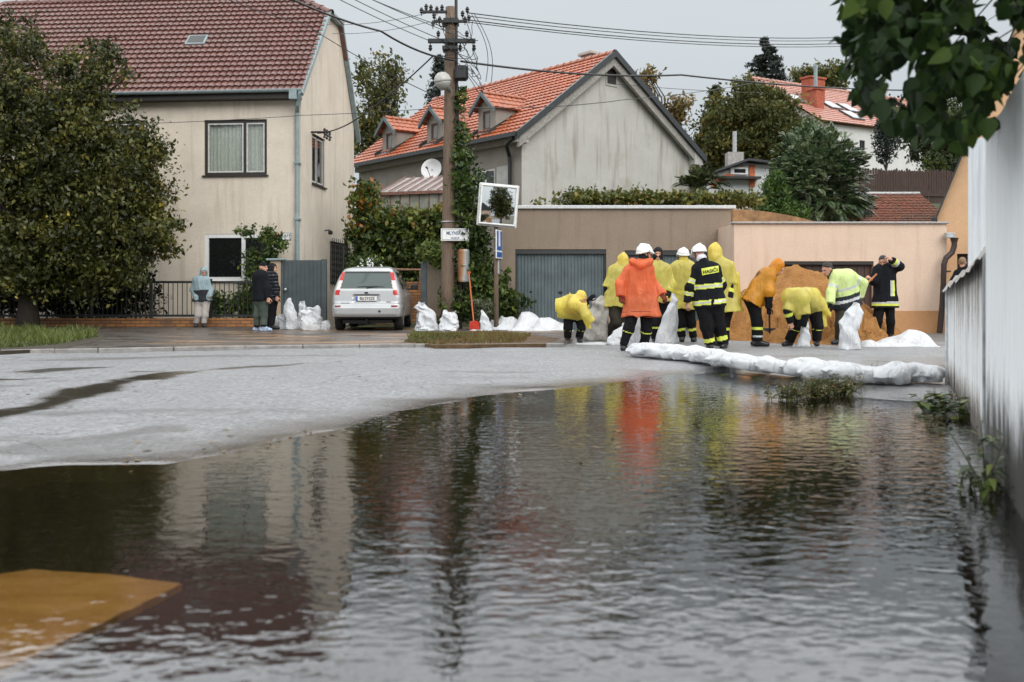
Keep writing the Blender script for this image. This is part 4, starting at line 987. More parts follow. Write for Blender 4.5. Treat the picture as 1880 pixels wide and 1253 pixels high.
def car_f(p):
    x, y, z = np.abs(p[:, 0]), p[:, 1], p[:, 2]
    d1 = poly_sd(y, z, prof)
    w = np.interp(z, [.2, .32, .55, .8, .98, 1.25, 1.5, 1.62], [.78, .83, .855, .85, .815, .715, .60, .50]); w = w-np.clip((y-3.3)/1.0, 0, 1)**2*.16-np.clip((.5-y)/.5, 0, 1)**2*.05
    d2 = (x-w)*.95
    d = -smin(-d1, -d2, .13)
    # shallow crease above the bumper and the number plate recess
    d = d+.010*np.exp(-((z-.635)/.022)**2)*(y < .35)
    rec = np.maximum(np.maximum(np.abs(p[:, 0])-.32, np.abs(z-.775)-.085), y-.085); d = np.maximum(d, -rec)
    for yc in (.80, 3.42):
        wh = np.maximum(np.hypot(y-yc, z-.30)-.365, .60-x); d = np.maximum(d, -wh)
    return d
V, Fq = surfnet(car_f, (-.95, -.08, .2), (.95, 4.4, 1.66), .0185)
C = V[Fq].mean(1); ax_, y_, z_ = np.abs(C[:, 0]), C[:, 1], C[:, 2]
inn = np.interp(z_, [.85, 1.02, 1.4], [.645, .625, .545]); out = np.interp(z_, [.85, 1.4], [.76, .63])
lab = np.zeros(len(Fq), int)
lab[(z_ < .345)] = 7
lab[(y_ < .42) & (z_ < .615) & (z_ >= .345)] = 1
lab[(y_ < .7) & (z_ > 1.015) & (z_ < 1.425) & (ax_ < inn)] = 2
lt = (y_ < .62) & (z_ > .86) & (z_ < 1.41) & (ax_ >= inn) & (ax_ < out)
lab[lt] = 3; lab[lt & (z_ <= .985)] = 9; lab[lt & (z_ < 1.21) & (z_ > .985)] = 4
sw = (ax_ > .52) & (z_ > 1.0) & (z_ < 1.425) & (y_ > .72) & (y_ < 3.0) & (z_ < 1.0+(3.1-y_)*.62) & (np.abs(y_-1.62) > .04)
lab[sw] = 5
ws_ = (y_ > 2.35) & (y_ < 3.3) & (ax_ < .60) & (z_ > 1.03) & (z_ < 1.45); lab[ws_] = 5
lab[(y_ < .2) & (z_ > .565) & (z_ < .612) & (ax_ > .60) & (ax_ < .75)] = 6
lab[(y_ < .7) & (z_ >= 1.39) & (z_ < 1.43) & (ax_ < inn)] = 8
Vw = car_o+V@CM
t = NT('silver paint'); f = t.noise(2, t.co(), 4); M_SILVER = t.done(t.pr(t.ramp(f, [(.3, (.40, .415, .42)), (.7, (.47, .48, .485))]), .30, metal=.35, spec=.6, **{'Coat Weight': .5, 'Coat Roughness': .08}))
M_TAIL = plain('red lamp glass', (.45, .012, .012), .12, var=.2, scale=30, spec=.7); M_TAILW = plain('clear lamp glass', (.62, .56, .54), .12, var=.15, scale=40, spec=.7)
M_CARGLASS = m_glass('car glass', (.05, .075, .07), .06)
M_REFL = plain('dark red reflector', (.16, .008, .01), .3)
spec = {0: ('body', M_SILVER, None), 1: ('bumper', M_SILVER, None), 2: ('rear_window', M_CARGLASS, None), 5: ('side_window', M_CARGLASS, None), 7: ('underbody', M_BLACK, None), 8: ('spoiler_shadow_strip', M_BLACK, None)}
made = split_mesh(Vw, Fq, lab, spec, car); made[8].name = 'spoiler_shade_paint'  # black strip above the glass paints the shade under the spoiler
for sgn in (-1, 1):
    L3 = lab.copy(); L3[~((C[:, 0]*sgn) > 0)] = -1
    split_mesh(Vw, Fq, L3, {3: ('tail_light', M_TAIL, None), 9: ('brake_light', M_TAIL, None), 4: ('reversing_lens', M_TAILW, 3), 6: ('reflector', M_REFL, None)}, car)
M_TYRE = plain('tyre rubber', (.014, .014, .014), .85, var=.3)
for sx_ in (-1, 1):
    for yc in (.80, 3.42):
        m = MB(cw((0, 0, 0)), cxv, cyv); m.lathe([(.19, -.10), (.29, -.105), (.315, -.08), (.32, 0), (.315, .08), (.29, .105), (.19, .10)], (sx_*.72, yc, .31), (1, 0, 0), 28); wl = m.build('wheel', M_TYRE, car, smooth=True)
        m = MB(cw((0, 0, 0)), cxv, cyv); m.lathe([(.02, .108), (.05, .10), (.17, .085), (.195, .10), (.2, .112), (.185, .112)], (sx_*.72, yc, .31), (sx_, 0, 0), 20); m.build('rim', M_STEEL, wl)
m = MB(cw((0, 0, 0)), cxv, cyv); m.bbox((-.25, .045, .72), (.25, .078, .83), .006); npl = m.build('number_plate', plain('plate white', (.72, .72, .70), .4, var=.05), car)
m = MB(cw((0, 0, 0)), cxv, cyv); m.box((-.249, .041, .722), (-.205, .0455, .828)); m.build('blue_band', plain('plate blue', (.03, .11, .40), .4), npl)
text('BL 293ZE', .098, cw((.022, .0425, .775)), cxv, (0, 0, 1), M_BLACK, npl, 'lettering', .92)
m = MB(cw((0, 0, 0)), cxv, cyv); m.prism([(-.075, .80), (-.045, .80), (-.045, .775), (-.06, .76), (-.075, .775)], .0405, .0445, axis=1); m.build('crest', plain('crest red', (.35, .06, .06), .5), npl)
yb = .085
m = MB(cw((0, 0, 0)), cxv, cyv); m.lathe([(.0, .012), (.05, .012), (.062, .006), (.066, -.02)], (0, .085, .915), (0, -1, 0), 24); o_ = m.build('badge', M_STEEL, car)
o_.scale = (1, 1, 1)
for v in o_.data.vertices: v.co.z = .915+(v.co.z-.915)*.48
m = MB(cw((0, 0, 0)), cxv, cyv); m.lathe([(.0, .014), (.05, .014), (.052, .0)], (0, .085, .915), (0, -1, 0), 24); o2_ = m.build('badge_face', plain('badge dark', (.02, .03, .05), .3), o_)
for v in o2_.data.vertices: v.co.z = .915+(v.co.z-.915)*.44
m = MB(cw((0, 0, 0)), cxv, cyv); m.tube([(-.0, .10, 1.03), (.12, .115, 1.055), (.3, .13, 1.06), (.42, .125, 1.05)], [.02, .016, .011, .007], 6); m.tube([(-.22, .118, 1.055), (0, .118, 1.065), (.25, .14, 1.075)], .008, 5); m.build('wiper', M_BLACK, car)
m = MB(cw((0, 0, 0)), cxv, cyv); m.bbox((-.30, .042, .862), (.30, .085, .878), .004); m.build('boot_handle', M_BLACK, car)
m = MB(cw((0, 0, 0)), cxv, cyv); m.lathe([(.028, -.05), (.03, .01), (.024, .012)], (.32, .0, .47), (0, -1, 0), 12); m.build('tow_cover', M_BLACK, car)
for s_, u_, z0 in (('FOCUS C-MAX', -.50, .665), ('TDCi', .53, .69)):
    text(s_, .03 if u_ < 0 else .05, cw((u_, .045 if u_ < 0 else .05, z0)), cxv, (0, 0, 1), M_ROOFDARK, car, 'lettering')
for sx_ in (-1, 1):
    m = MB(cw((0, 0, 0)), cxv, cyv); m.bbox((sx_*.98-.09, 2.62, 1.0), (sx_*.98+.09, 2.72, 1.14), .03); m.tube([(sx_*.80, 2.68, 1.02), (sx_*.92, 2.68, 1.04)], .025, 6); m.build('wing_mirror', M_BLACK, car)
    m = MB(cw((0, 0, 0)), cxv, cyv); m.bbox((sx_*.845-.012, 1.75, .86), (sx_*.845+.012, 1.95, .89), .006); m.bbox((sx_*.845-.012, 2.75, .86), (sx_*.845+.012, 2.95, .89), .006); m.build('door_handle', M_SILVER, car)
m = MB(cw((0, 0, 0)), cxv, cyv); m.box((-.6, .35, .17), (.6, 3.9, .255)); m.tube([(.0, .3, .2), (.0, .12, .18), (0, .08, .28)], .025, 6); m.build('chassis', M_BLACK, car)

# ---- utility pole with lamp, sign, box and wires
DPO = 26.0
pb_ = P(822, 606, DPO)*[1, 1, 0]+[0, 0, PV]
pole = thing('utility_pole', 'tall weathered wooden utility pole with crossarms, overgrown with ivy on one side', 'pole', pb_)
M_POLE = m_wood('weathered pole', (.085, .055, .036), (.19, .138, .098), .8)
ptop = P(828, 14, DPO)
m = MB(); m.tube([pb_+(ptop-pb_)*k/8 for k in range(9)], [.185-.045*k/8 for k in range(9)], 16); m.build('shaft', M_POLE, pole, smooth=True)
m = MB(); m.tube([P(841, 250, DPO-.05), P(838, 130, DPO-.05), P(837, -60, DPO-.05)], .04, 8); m.build('conduit', M_BLACK, pole)
def pole_at(py): k = (606-py)/(606-14); return pb_+(ptop-pb_)*k
c = pole_at(79); m = MB(); m.bbox((c[0]-.56, DPO-.24, c[2]-.06), (c[0]+.64, DPO-.15, c[2]+.05), .01); m.bbox((c[0]-.2, DPO-.22, c[2]-.22), (c[0]+.19, DPO+.2, c[2]-.12), .01); m.build('crossarm', M_BLACK, pole)
def insul(m, p, up=1):
    m.tube([p, p+np.array([0, 0, .16*up])], .012, 5); m.lathe([(.02, .06*up), (.05, .09*up), (.035, .12*up), (.055, .15*up), (.03, .2*up), (.015, .22*up)], p, (0, 0, 1), 8)
for k, dx in enumerate((-.5, -.3, .25, .42, .6)):
    m = MB(); insul(m, np.array([c[0]+dx, DPO-.19, c[2]+(.04 if k % 2 else -.04)]), 1 if k % 2 else -1); m.build('insulator', M_BLACK, pole)
c2 = pole_at(28)
m = MB(); m.bbox((c2[0]-.75, DPO-.12, c2[2]+.02), (c2[0]-.1, DPO-.05, c2[2]+.09), .01); m.bbox((c2[0]-.42, DPO-.12, c2[2]-.22), (c2[0]+.42, DPO-.05, c2[2]-.15), .01); m.bbox((c2[0]-.18, DPO-.2, c2[2]-.25), (c2[0]+.2, DPO+.2, c2[2]-.12), .01); m.build('bracket', M_BLACK, pole)
for dx, dz in ((-.74, .03), (-.62, .12), (-.5, .1), (-.42, -.1), (-.35, .06), (-.28, -.2), (-.22, .1), (-.45, -.3), (.3, -.05), (.36, -.2), (.42, .05), (.46, -.16), (-.18, -.32)):
    m = MB(); insul(m, np.array([c2[0]+dx, DPO-.09, c2[2]+dz-.08]), 1); m.build('insulator', M_BLACK, pole)
cl = pole_at(135); m = MB(); m.bbox((cl[0]+.12, DPO-.25, cl[2]-.22), (cl[0]+.46, DPO, cl[2]+.16), .06); m.build('junction_box', M_BLACK, pole)
# lamp
lp = thing('street_lamp', 'white globe street lamp fixed to the upper part of the wooden pole', 'street lamp', P(812, 150, DPO-.35))
c = P(813, 150, DPO-.42); m = MB(); m.lathe([(.0, .24), (.10, .22), (.19, .13), (.22, .03), (.215, -.01)], c, nrm((-.15, -.1, 1)), 24); m.build('hood', plain('lamp hood', (.42, .42, .39), .4, var=.15), lp, smooth=True)
m = MB(); m.lathe([(.205, -.005), (.2, -.06), (.14, -.16), (.05, -.2), (0, -.205)], c, nrm((-.15, -.1, 1)), 24); m.build('globe', plain('lamp globe', (.34, .34, .32), .15, var=.1), lp, smooth=True)
m = MB(); m.tube([c+[.1, .1, -.05], c+[.2, .3, -.2], c+[.2, .45, -.25]], .035, 8); m.build('arm', M_STEEL, lp)
# street name plate
sg = thing('street_sign', 'white street name plate reading MLYNSKÁ ULICA on the wooden pole', 'street sign', P(835, 431, DPO-.25))
DS = DPO-.26; a, b = P(809.5, 442.5, DS), P(861, 420, DS)
m = MB(); m.bbox((a[0], DS, a[2]), (b[0], DS+.02, b[2]), .008); m.build('plate', plain('sign white', (.74, .75, .74), .35, var=.04), sg)
m = MB(); e_ = .012; i_ = .022
for bx in (((a[0]+i_, DS-.003, a[2]+i_), (b[0]-i_, DS-.0005, a[2]+i_+e_)), ((a[0]+i_, DS-.003, b[2]-i_-e_), (b[0]-i_, DS-.0005, b[2]-i_)), ((a[0]+i_, DS-.003, a[2]+i_+e_), (a[0]+i_+e_, DS-.0005, b[2]-i_-e_)), ((b[0]-i_-e_, DS-.003, a[2]+i_+e_), (b[0]-i_, DS-.0005, b[2]-i_-e_))): m.box(*bx)
m.build('border', plain('sign grey line', (.22, .25, .3), .5), sg)
M_INK = plain('sign blue ink', (.03, .07, .16), .5)
text('MLYNSKÁ', .125, ((a[0]+b[0])/2, DS-.002, (a[2]+b[2])/2+.035), (1, 0, 0), (0, 0, 1), M_INK, sg, squeeze=.78); text('ULICA', .075, ((a[0]+b[0])/2, DS-.002, (a[2]+b[2])/2-.085), (1, 0, 0), (0, 0, 1), M_INK, sg)
m = MB(); q = P(823, 407, DPO-.19); m.tube([(q[0]+.19*math.cos(w_), DPO+.19*math.sin(w_), q[2]) for w_ in np.linspace(0, 6.283, 20)], .016, 5, False); m.build('band', M_STEEL, sg)
# rusty meter box
bx = thing('meter_box', 'rounded rusty metal meter box fixed low on the ivy covered pole', 'box', P(850, 520, DPO-.3))
a, b = P(840, 519, DPO-.3), P(862, 458, DPO-.3); t = NT('half rusted steel'); f = t.noise(3, t.co((1, 1, .5)), 5); sp = t.n('ShaderNodeSeparateXYZ'); t.t.links.new(t.co(), sp.inputs[0]); mm_ = t.math('ADD', t.math('MULTIPLY', f, .35), t.math('MULTIPLY', sp.outputs['X'], 1.2))
M_HR = t.done(t.pr(t.ramp(mm_, [(.02, (.16, .06, .02)), (.14, (.34, .17, .08)), (.24, (.36, .37, .36)), (.4, (.22, .26, .27))]), .5, metal=.2))
m = MB(); cx_ = (a[0]+b[0])/2; r_ = (b[0]-a[0])/2; m.lathe([(r_*.2, 0), (r_*.95, .02), (r_, .06), (r_, b[2]-a[2]-.05), (r_*.9, b[2]-a[2])], (cx_, DPO-.25, a[2]), (0, 0, 1), 18); m.build('housing', M_HR, bx, smooth=False)
m = MB(); m.bbox((cx_-.03, DPO-.25-r_-.02, (a[2]+b[2])/2), (cx_+.07, DPO-.25-r_+.03, (a[2]+b[2])/2+.03), .006); m.build('latch', M_STEEL, bx)
# wires: each one a cable of its own
def wire(pts, r=.011, sag=.0, label=None, n=14, m=None):
    path = []
    for i in range(len(pts)-1):
        a, b = np.array(pts[i], float), np.array(pts[i+1], float)
        for k in range(n):
            t_ = k/n; p = a+(b-a)*t_; p[2] -= sag*4*t_*(1-t_); path.append(p)
    path.append(np.array(pts[-1], float)); mm = MB(); mm.tube(path, r, 5)
    o = mm.build('overhead_wire', M_BLACK, None, origin=pts[0]); return tag(o, label, 'wire', 'overhead wires around the wooden pole')
wire([P(440, -50, 20), P(700, 58, 24), P(838, 112, DPO-.2)], .026, .12, 'thick black cable dropping from top left over the beige roof to the pole')
wire([P(846, 113, DPO-.2), P(1250, 138, 33), P(1720, 166, 44)], .030, .15, 'thick black cable from the pole across the orange roof to the right')
for k, (y0, y1, s_) in enumerate(((24, 64, 'uppermost thin wire from the pole top to the right'), (30, 69, 'second thin wire from the pole top to the right'), (37, 75, 'third thin wire from the pole top to the right'), (41, 80, 'lowest thin wire from the pole top to the right'))):
    wire([P(858, y0, DPO-.1), P(1640, y1, 42)], .012 if k % 2 else .015, .35, s_)
for k, (x0, y0, x1, y1, s_) in enumerate(((560, -56, 817, 51, 'thin wire from top left ending at the pole between its two arms'), (600, -40, 862, 74, 'thin wire from top left ending at the right end of the crossarm'), (560, -48, 815, 75, 'thin wire from top left ending at the middle of the crossarm'), (540, -44, 788, 75, 'thin wire from top left ending at the left end of the crossarm'))):
    wire([P(x0, y0, 19.5), P(x1, y1, DPO-.2)], .010, .05, s_)
wire([P(600, 45, 31), P(782, 25, DPO-.1)], .008, .1, 'faint wire from the beige gable to the pole top'); wire([P(610, 62, 31), P(790, 40, DPO-.1)], .008, .1, 'faint lower wire from the beige gable to the pole top')
wire([P(583, 245, D0+1.2), P(652, 221, 29), P(795, 103, DPO-.2)], .020, .08, 'black cable from the insulator bracket on the gable up to the pole')
wire([P(330, -40, 24), P(560, 45, 27), P(818, 185, DPO-.2)], .011, .1, 'thin wire crossing the beige roof down to the lamp on the pole')
wire([P(275, 227, 29), P(560, 212, 28.4), P(816, 198, DPO-.2)], .008, .02, 'thin wire running level along the beige front to the pole')
wire([P(846, 198, DPO), P(1150, 183, 33), P(1420, 145, 46)], .012, .1, 'thin wire crossing the grey gable towards the hillside trees')
wire([P(1130, 155, 38), P(1420, 172, 46)], .011, .05, 'thin wire from the grey roof verge to the hillside trees')
loops = MB()
for k in range(14):
    a = np.array([c2[0]+random.uniform(-.5, .6), DPO-.2+random.uniform(-.1, .1), pole_at(random.choice((30, 45, 80, 95, 115)))[2]]); b = np.array([c2[0]+random.choice((-.25, .25, .45, .3, .6))+random.uniform(-.1, .15), DPO-.25+random.uniform(-.1, .1), pole_at(random.choice((80, 110, 130, 145)))[2]])
    lw = random.uniform(.2, .9); loops.tube([a+(b-a)*t_-np.array([-.25*math.sin(math.pi*t_)*random.uniform(.7, 1.2), 0, lw*math.sin(math.pi*t_)*.6]) for t_ in np.linspace(0, 1, 12)], .009, 5)
for q in ((856, 130, 880, 152), (862, 120, 884, 160), (850, 125, 874, 165), (870, 25, 902, 152), (866, 27, 892, 150)):
    a, b = P(q[0], q[1], DPO-.2), P(q[2], q[3], DPO-.3); loops.tube([a+(b-a)*t_+np.array([.2*math.sin(math.pi*t_), 0, -.3*math.sin(math.pi*t_)*(q[1] > 100)]) for t_ in np.linspace(0, 1, 10)], .009, 5)
loops.build('wire_loops', M_BLACK, pole)

# ---- traffic mirror on its own post
DM = 25.4
tm = thing('traffic_mirror', 'square convex traffic mirror in a pale frame on a thin wooden post', 'mirror', P(911, 612, DM)*[1, 1, 0]+[0, 0, PV])
a = P(911, 612, DM)*[1, 1, 0]+[0, 0, .0]; b = P(911, 400, DM); m = MB(); m.tube([a, (a+b)/2, b], [.065, .06, .055], 10); m.build('post', M_POLE, tm, smooth=True)
mc = P(914.5, 377.5, DM-.1); xv = nrm((1, .16, -.075)); yv = nrm(np.cross((0, 0, 1), xv)); zv = np.cross(xv, yv)
h_ = .53
m = MB(mc, xv, yv, zv); m.bbox((-.5, -.01, -h_), (.5, .07, h_), .03)
fr_ = m.build('frame', plain('pale mirror frame', (.56, .57, .56), .5, var=.15), tm)
n = 24; pts = []; fs = []
for i in range(n+1):
    for j in range(n+1):
        u, v = (i/n*2-1), (j/n*2-1); pts.append((u*.425, -.02-.032*(1-.5*(u*u+v*v)), v*.455))
for i in range(n):
    for j in range(n): q = i*(n+1)+j; fs.append((q, q+n+1, q+n+2, q+1))
m = MB(mc, xv, yv, zv); m.add(pts, fs); t = NT('mirror glass'); M_MIR = t.done(t.pr((.78, .80, .80), .02, metal=1.0)); m.build('mirror_glass', M_MIR, tm, smooth=True)
m = MB(mc, xv, yv, zv)
for bx_ in (((-.46, -.085, -.49), (.46, -.008, -.452)), ((-.46, -.085, .452), (.46, -.008, .49)), ((-.46, -.085, -.452), (-.422, -.008, .452)), ((.422, -.085, -.452), (.46, -.008, .452))): m.bbox(*bx_, .01)
m.build('rim', plain('white rim', (.70, .71, .70), .4), fr_)
# blue sign seen nearly edge-on, on the same post
bs = thing('blue_sign', 'narrow blue and white road sign turned side on below the traffic mirror', 'sign', P(916, 475, DM-.15))
a = P(916, 449, DM-.12); hh = 52/F*DM/2; xv2 = nrm((.27, .96, .0)); yv2 = np.array([xv2[1], -xv2[0], 0])
m = MB(a, xv2, yv2); m.bbox((-.25, -.012, -hh), (.25, .012, hh), .005); m.build('plate', plain('sign white face', (.70, .72, .74), .4), bs)
M_BLUE = plain('sign blue', (.02, .09, .32), .4)
m = MB(a, xv2, yv2)
for sd_ in (-1, 1):
    y0_, y1_ = (.0125, .016) if sd_ > 0 else (-.016, -.0125)
    m.prism([(-.22, -hh+.2), (.22, -hh+.2), (.22, hh-.03), (.08, hh-.03), (.08, -hh+.3), (-.08, -hh+.3), (-.08, hh-.03), (-.22, hh-.03)], y0_, y1_, axis=1); m.box((-.22, y0_, -hh+.03), (.22, y1_, -hh+.16))
m.build('blue_field', M_BLUE, bs)
m = MB(); 
for yy in (437, 461): q = P(908, yy, DM); m.box(q-[.02, .1, .012], q+[.12, -.06, .012])
q = P(915, 491, DM-.06); m.bbox(q-[.02, .01, .16], q+[.02, .01, .16], .004); m.build('clamp', M_STEEL, bs)
# red shovel leaning on the meter box
shv = thing('shovel', 'orange red snow shovel leaning upright against the ivy beside the pole', 'shovel', P(871, 606, 25.2)*[1, 1, 0]+[0, 0, PV])
M_RED = plain('red plastic', (.42, .028, .012), .4, var=.15); M_ORH = plain('orange handle', (.46, .10, .025), .45, var=.15)
a, b = P(870, 596, 25.15), P(861, 502, 25.5); m = MB(); m.tube([a, b], .018, 8); m.tube([b+[-.05, 0, .02], b+[.05, 0, .02]], .02, 8); m.build('handle', M_ORH, shv)
m = MB(P(871, 606, 25.1), (1, 0, 0), (0, .96, .28), (0, -.28, .96)); m.add([(-.12, .0, 0), (.12, 0, 0), (.12, .03, .17), (.05, .05, .21), (-.05, .05, .21), (-.12, .03, .17), (-.12, .03, 0), (.12, .03, 0), (.12, .055, .17), (.05, .08, .21), (-.05, .08, .21), (-.12, .055, .17)], [(0, 1, 2, 3, 4, 5), (6, 11, 10, 9, 8, 7), (0, 6, 7, 1), (1, 7, 8, 2), (2, 8, 9, 3), (3, 9, 10, 4), (4, 10, 11, 5), (5, 11, 6, 0)]); m.build('blade', M_RED, shv)

# ---- right hand: weathered white wall, taller wall, torn metal sheet
WA, WB = PG(1741, 712)[:2], PG(1880, 930)[:2]; wd = nrm(WB-WA); wn = np.array([-wd[1], wd[0]]); wn = wn if wn[0] > 0 else -wn
def m_peel(name, base, dirt, lo, hi, amt, rot):
    t = NT(name); v = t.co()
    s1 = t.noise(2.2, t.co((5, 5, .35), (0, 0, rot)), 7, .7); s2 = t.noise(5, t.co((3, 3, 1.2)), 6, .7)
    sp = t.n('ShaderNodeSeparateXYZ'); t.t.links.new(v, sp.inputs[0])
    hgt = t.n('ShaderNodeMapRange', ins={'From Min': lo, 'From Max': hi, 'To Min': .42, 'To Max': 0.0}); t.t.links.new(sp.outputs['Z'], hgt.inputs['Value'])
    top = t.n('ShaderNodeMapRange', ins={'From Min': .55, 'From Max': 1.15, 'To Min': 0.0, 'To Max': amt}); t.t.links.new(sp.outputs['Z'], top.inputs['Value'])
    k = t.math('ADD', t.math('ADD', t.math('MULTIPLY', s1, .75), t.math('MULTIPLY', s2, .35)), t.math('ADD', hgt.outputs[0], top.outputs[0]))
    b_ = np.array(base)
    a = t.ramp(t.noise(9, t.co((3, 3, .2)), 5), [(.3, tuple(b_*.90)), (.7, tuple(b_*1.03))])
    c = t.mix(t.ramp(k, [(.57, 0.0), (.73, .75)]), a, tuple(np.array(dirt)*2.2)); c = t.mix(t.ramp(k, [(.68, 0.0), (.80, .97)]), c, dirt)
    return t.done(t.pr(c, .7, t.bump(t.math('ADD', k, t.noise(40, v, 3)), .35, .01)))
M_PEEL = m_peel('weathered white boards', (.84, .86, .87), (.10, .085, .07), -.1, .35, .20, .3)
M_PEEL2 = m_peel('peeling white wall', (.86, .89, .91), (.018, .015, .012), .0, .55, -.16, .8)
lw = thing('board_wall', 'low weathered white board wall with a ragged coping at the water edge', 'wall', (*WA, 0))
Ltot = np.linalg.norm(WB-WA); WM = PG(1831, 840)[:2]; Lm = np.dot(WM-WA, wd)
m = MB((*WA, 0), (*wd, 0), (*wn, 0)); n = 20
ztop = lambda u: 1.03+.19*(u/Lm)
for k in range(n):
    u0, u1 = Lm*k/n, Lm*(k+1)/n; e_ = random.uniform(0, .008); m.prism([(u0+.002, -.25), (u1-.002, -.25), (u1-.002, ztop(u1)), (u0+.002, ztop(u0))], e_, .09, axis=1)
m.build('boards', M_PEEL, lw)
m = MB((*WA, 0), (*wd, 0), (*wn, 0)); m.bbox((-.035, -.03, -.2), (-.003, .5, ztop(0)-.0), .008); m.bbox((-.03, .5, -.2), (1.2, .56, ztop(0)), .008); m.build('end_post', plain('pale end board', (.50, .52, .53), .6, var=.2), lw)
g_ = []; nn_u, nv_ = 90, 10
for i in range(nn_u+1):
    u = -.06+(Lm+.06)*i/nn_u
    for j in range(nv_+1):
        v = -.07+.65*j/nv_; q = np.array([[u*3, v*4, 0]]); zz = ztop(max(u, 0))+.012+.06*np.sin(math.pi*j/nv_)+float(fbm(q, 4, 3)[0])*.025-(.07 if j == 0 else 0)+(.008*float(vnoise(np.array([[u*5, 0, 3.]]), 9)[0]) if j == 0 else 0); g_.append((u, v, zz))
m = MB((*WA, 0), (*wd, 0), (*wn, 0)); m.add(g_, [(i*(nv_+1)+j, (i+1)*(nv_+1)+j, (i+1)*(nv_+1)+j+1, i*(nv_+1)+j+1) for i in range(nn_u) for j in range(nv_)])
t = NT('grey coping with rust'); f = t.noise(6, t.co(), 6, .7); M_COPE = t.done(t.pr(t.ramp(f, [(.35, (.42, .43, .43)), (.55, (.30, .27, .24)), (.7, (.16, .09, .055))]), .8, t.bump(f, .5, .02))); m.build('coping', M_COPE, lw, smooth=True)
tw = thing('tall_wall', 'tall pale painted wall, black and peeling at its wet foot, at the right edge', 'wall', (*WM, 0))
m = MB((*WA, 0), (*wd, 0), (*wn, 0)); n = 14
for k in range(n):
    u0 = Lm+.02+(5.2)*k/n; u1 = Lm+.02+5.2*(k+1)/n
    m.prism([(u0, -.034), (u0+.01, -.04), ((u0+u1)/2, -.038), (u1-.01, -.04), (u1, -.034), (u1, .14), (u0, .14)], -.3, 1.90+random.uniform(-.01, .01), axis=2)
m.build('sheets', M_PEEL2, tw)
m = MB((*WA, 0), (*wd, 0), (*wn, 0)); m.bbox((Lm-.012, -.055, -.2), (Lm+.018, .1, 1.2), .006); m.build('joint_strip', plain('grey joint strip', (.30, .31, .32), .6, var=.4, scale=6), tw)
ms = thing('metal_sheet', 'pale corrugated metal sheet with a torn top edge standing behind the board wall', 'sheet', P(1804, 500, 8.3))
x0, x1 = P(1778, 0, 8.3)[0], P(1832, 0, 8.3)[0]+1.2; zt = P(1800, 252, 8.3)[2]; n = 120; V = []; Fq = []
for i in range(n+1):
    u = x0+(x1-x0)*i/n; yy = 8.3+.012*abs(math.sin((u-x0)*math.pi/.055))+(u-x0)*.15
    tp = zt+float(vnoise(np.array([[u*28, 0, 0.]]), 4)[0])*.022+float(vnoise(np.array([[u*9, 0, 2.]]), 5)[0])*.02
    for zz in (.2, .9, 1.6, tp): V += [(u, yy, zz), (u, yy+.01, zz)]
for i in range(n):
    for k in range(3): q = i*8+2*k; Fq += [(q, q+8, q+10, q+2), (q+1, q+3, q+11, q+9)]
    q = i*8+6; Fq.append((q, q+8, q+9, q+1))
Fq.append((0, 2, 4, 6, 7, 5, 3, 1))
t = NT('pale corrugated metal'); f = t.noise(3, t.co((10, 10, .5)), 6, .65); link_mesh('sheet', V, Fq, t.done(t.pr(t.ramp(f, [(.3, (.52, .56, .60)), (.6, (.68, .72, .76)), (.75, (.5, .5, .48))]), .5, t.bump(f, .3, .01))), ms)

# what stands behind the photographer, seen only in the traffic mirror: a dark tree and a peach wall
t_ = thing('corner_house', 'peach walled house behind the photographer, seen in the traffic mirror', 'house', (4.4, -10, 0))
m = MB(); m.box((1.5, -12, -.1), (7.4, -8, 2.2)); m.build('plinth', M_PLIN, t_)
m = MB(); m.box((1.6, -11.9, 2.2), (7.3, -8.1, 4.6)); m.build('wall', M_PEACH, t_)
m = MB(); m.prism([(1.2, 4.6), (7.7, 4.6), (4.4, 7.0)], -12.2, -7.8, axis=1); m.build('roof', M_ROOFDARK, t_)

t_ = thing('barrier_rail', 'end of a white wooden barrier rail beside the tree trunk at the left edge', 'barrier', P(-25, 600, 26.9)*[1, 1, 0]+[0, 0, PV])
a, b = P(-30, 507, 26.9), P(29, 507.5, 26.9); m = MB(); m.bbox((a[0], 26.88, a[2]-.05), (b[0], 26.92, a[2]+.05), .008); m.build('rail', M_WHITE, t_)
m = MB(); m.bbox((a[0]+.1, 26.921, PV), (a[0]+.2, 27.0, a[2]+.04), .008); m.build('post', M_WHITE, t_)
# ================================================================== plants
def m_leaf(name, stops, rough=.38, trans=.22, spec=.5):
    t = NT(name); a = t.n('ShaderNodeAttribute', attribute_name='tone')
    c = t.ramp(a.outputs['Fac'], stops)
    p = t.pr(c, rough, None, spec=spec)
    tr = t.n('ShaderNodeBsdfTranslucent'); t.t.links.new(t.mix(.5, c, (.35, .45, .05), 'MULTIPLY') if False else c, tr.inputs['Color'])
    m = t.n('ShaderNodeMixShader'); m.inputs[0].default_value = trans
    t.t.links.new(p, m.inputs[1]); t.t.links.new(tr.outputs[0], m.inputs[2])
    return t.done(m.outputs[0])
def unit(n): v = rng.normal(size=(n, 3)); return v/np.linalg.norm(v, axis=1)[:, None]
def blob(px, py, rx, ry, d, rd=None):
    k = d/F; return (P(px, py, d), np.array([rx*k, rd if rd else rx*k, ry*k]))
def sample_blobs(blobs, n, bias=.45):
    w = np.array([np.prod(b[1])**.75 for b in blobs]); idx = rng.choice(len(blobs), n, p=w/w.sum())
    c = np.array([b[0] for b in blobs])[idx]; r = np.array([b[1] for b in blobs])[idx]
    rad = rng.random(n)**bias
    return c+unit(n)*rad[:, None]*r
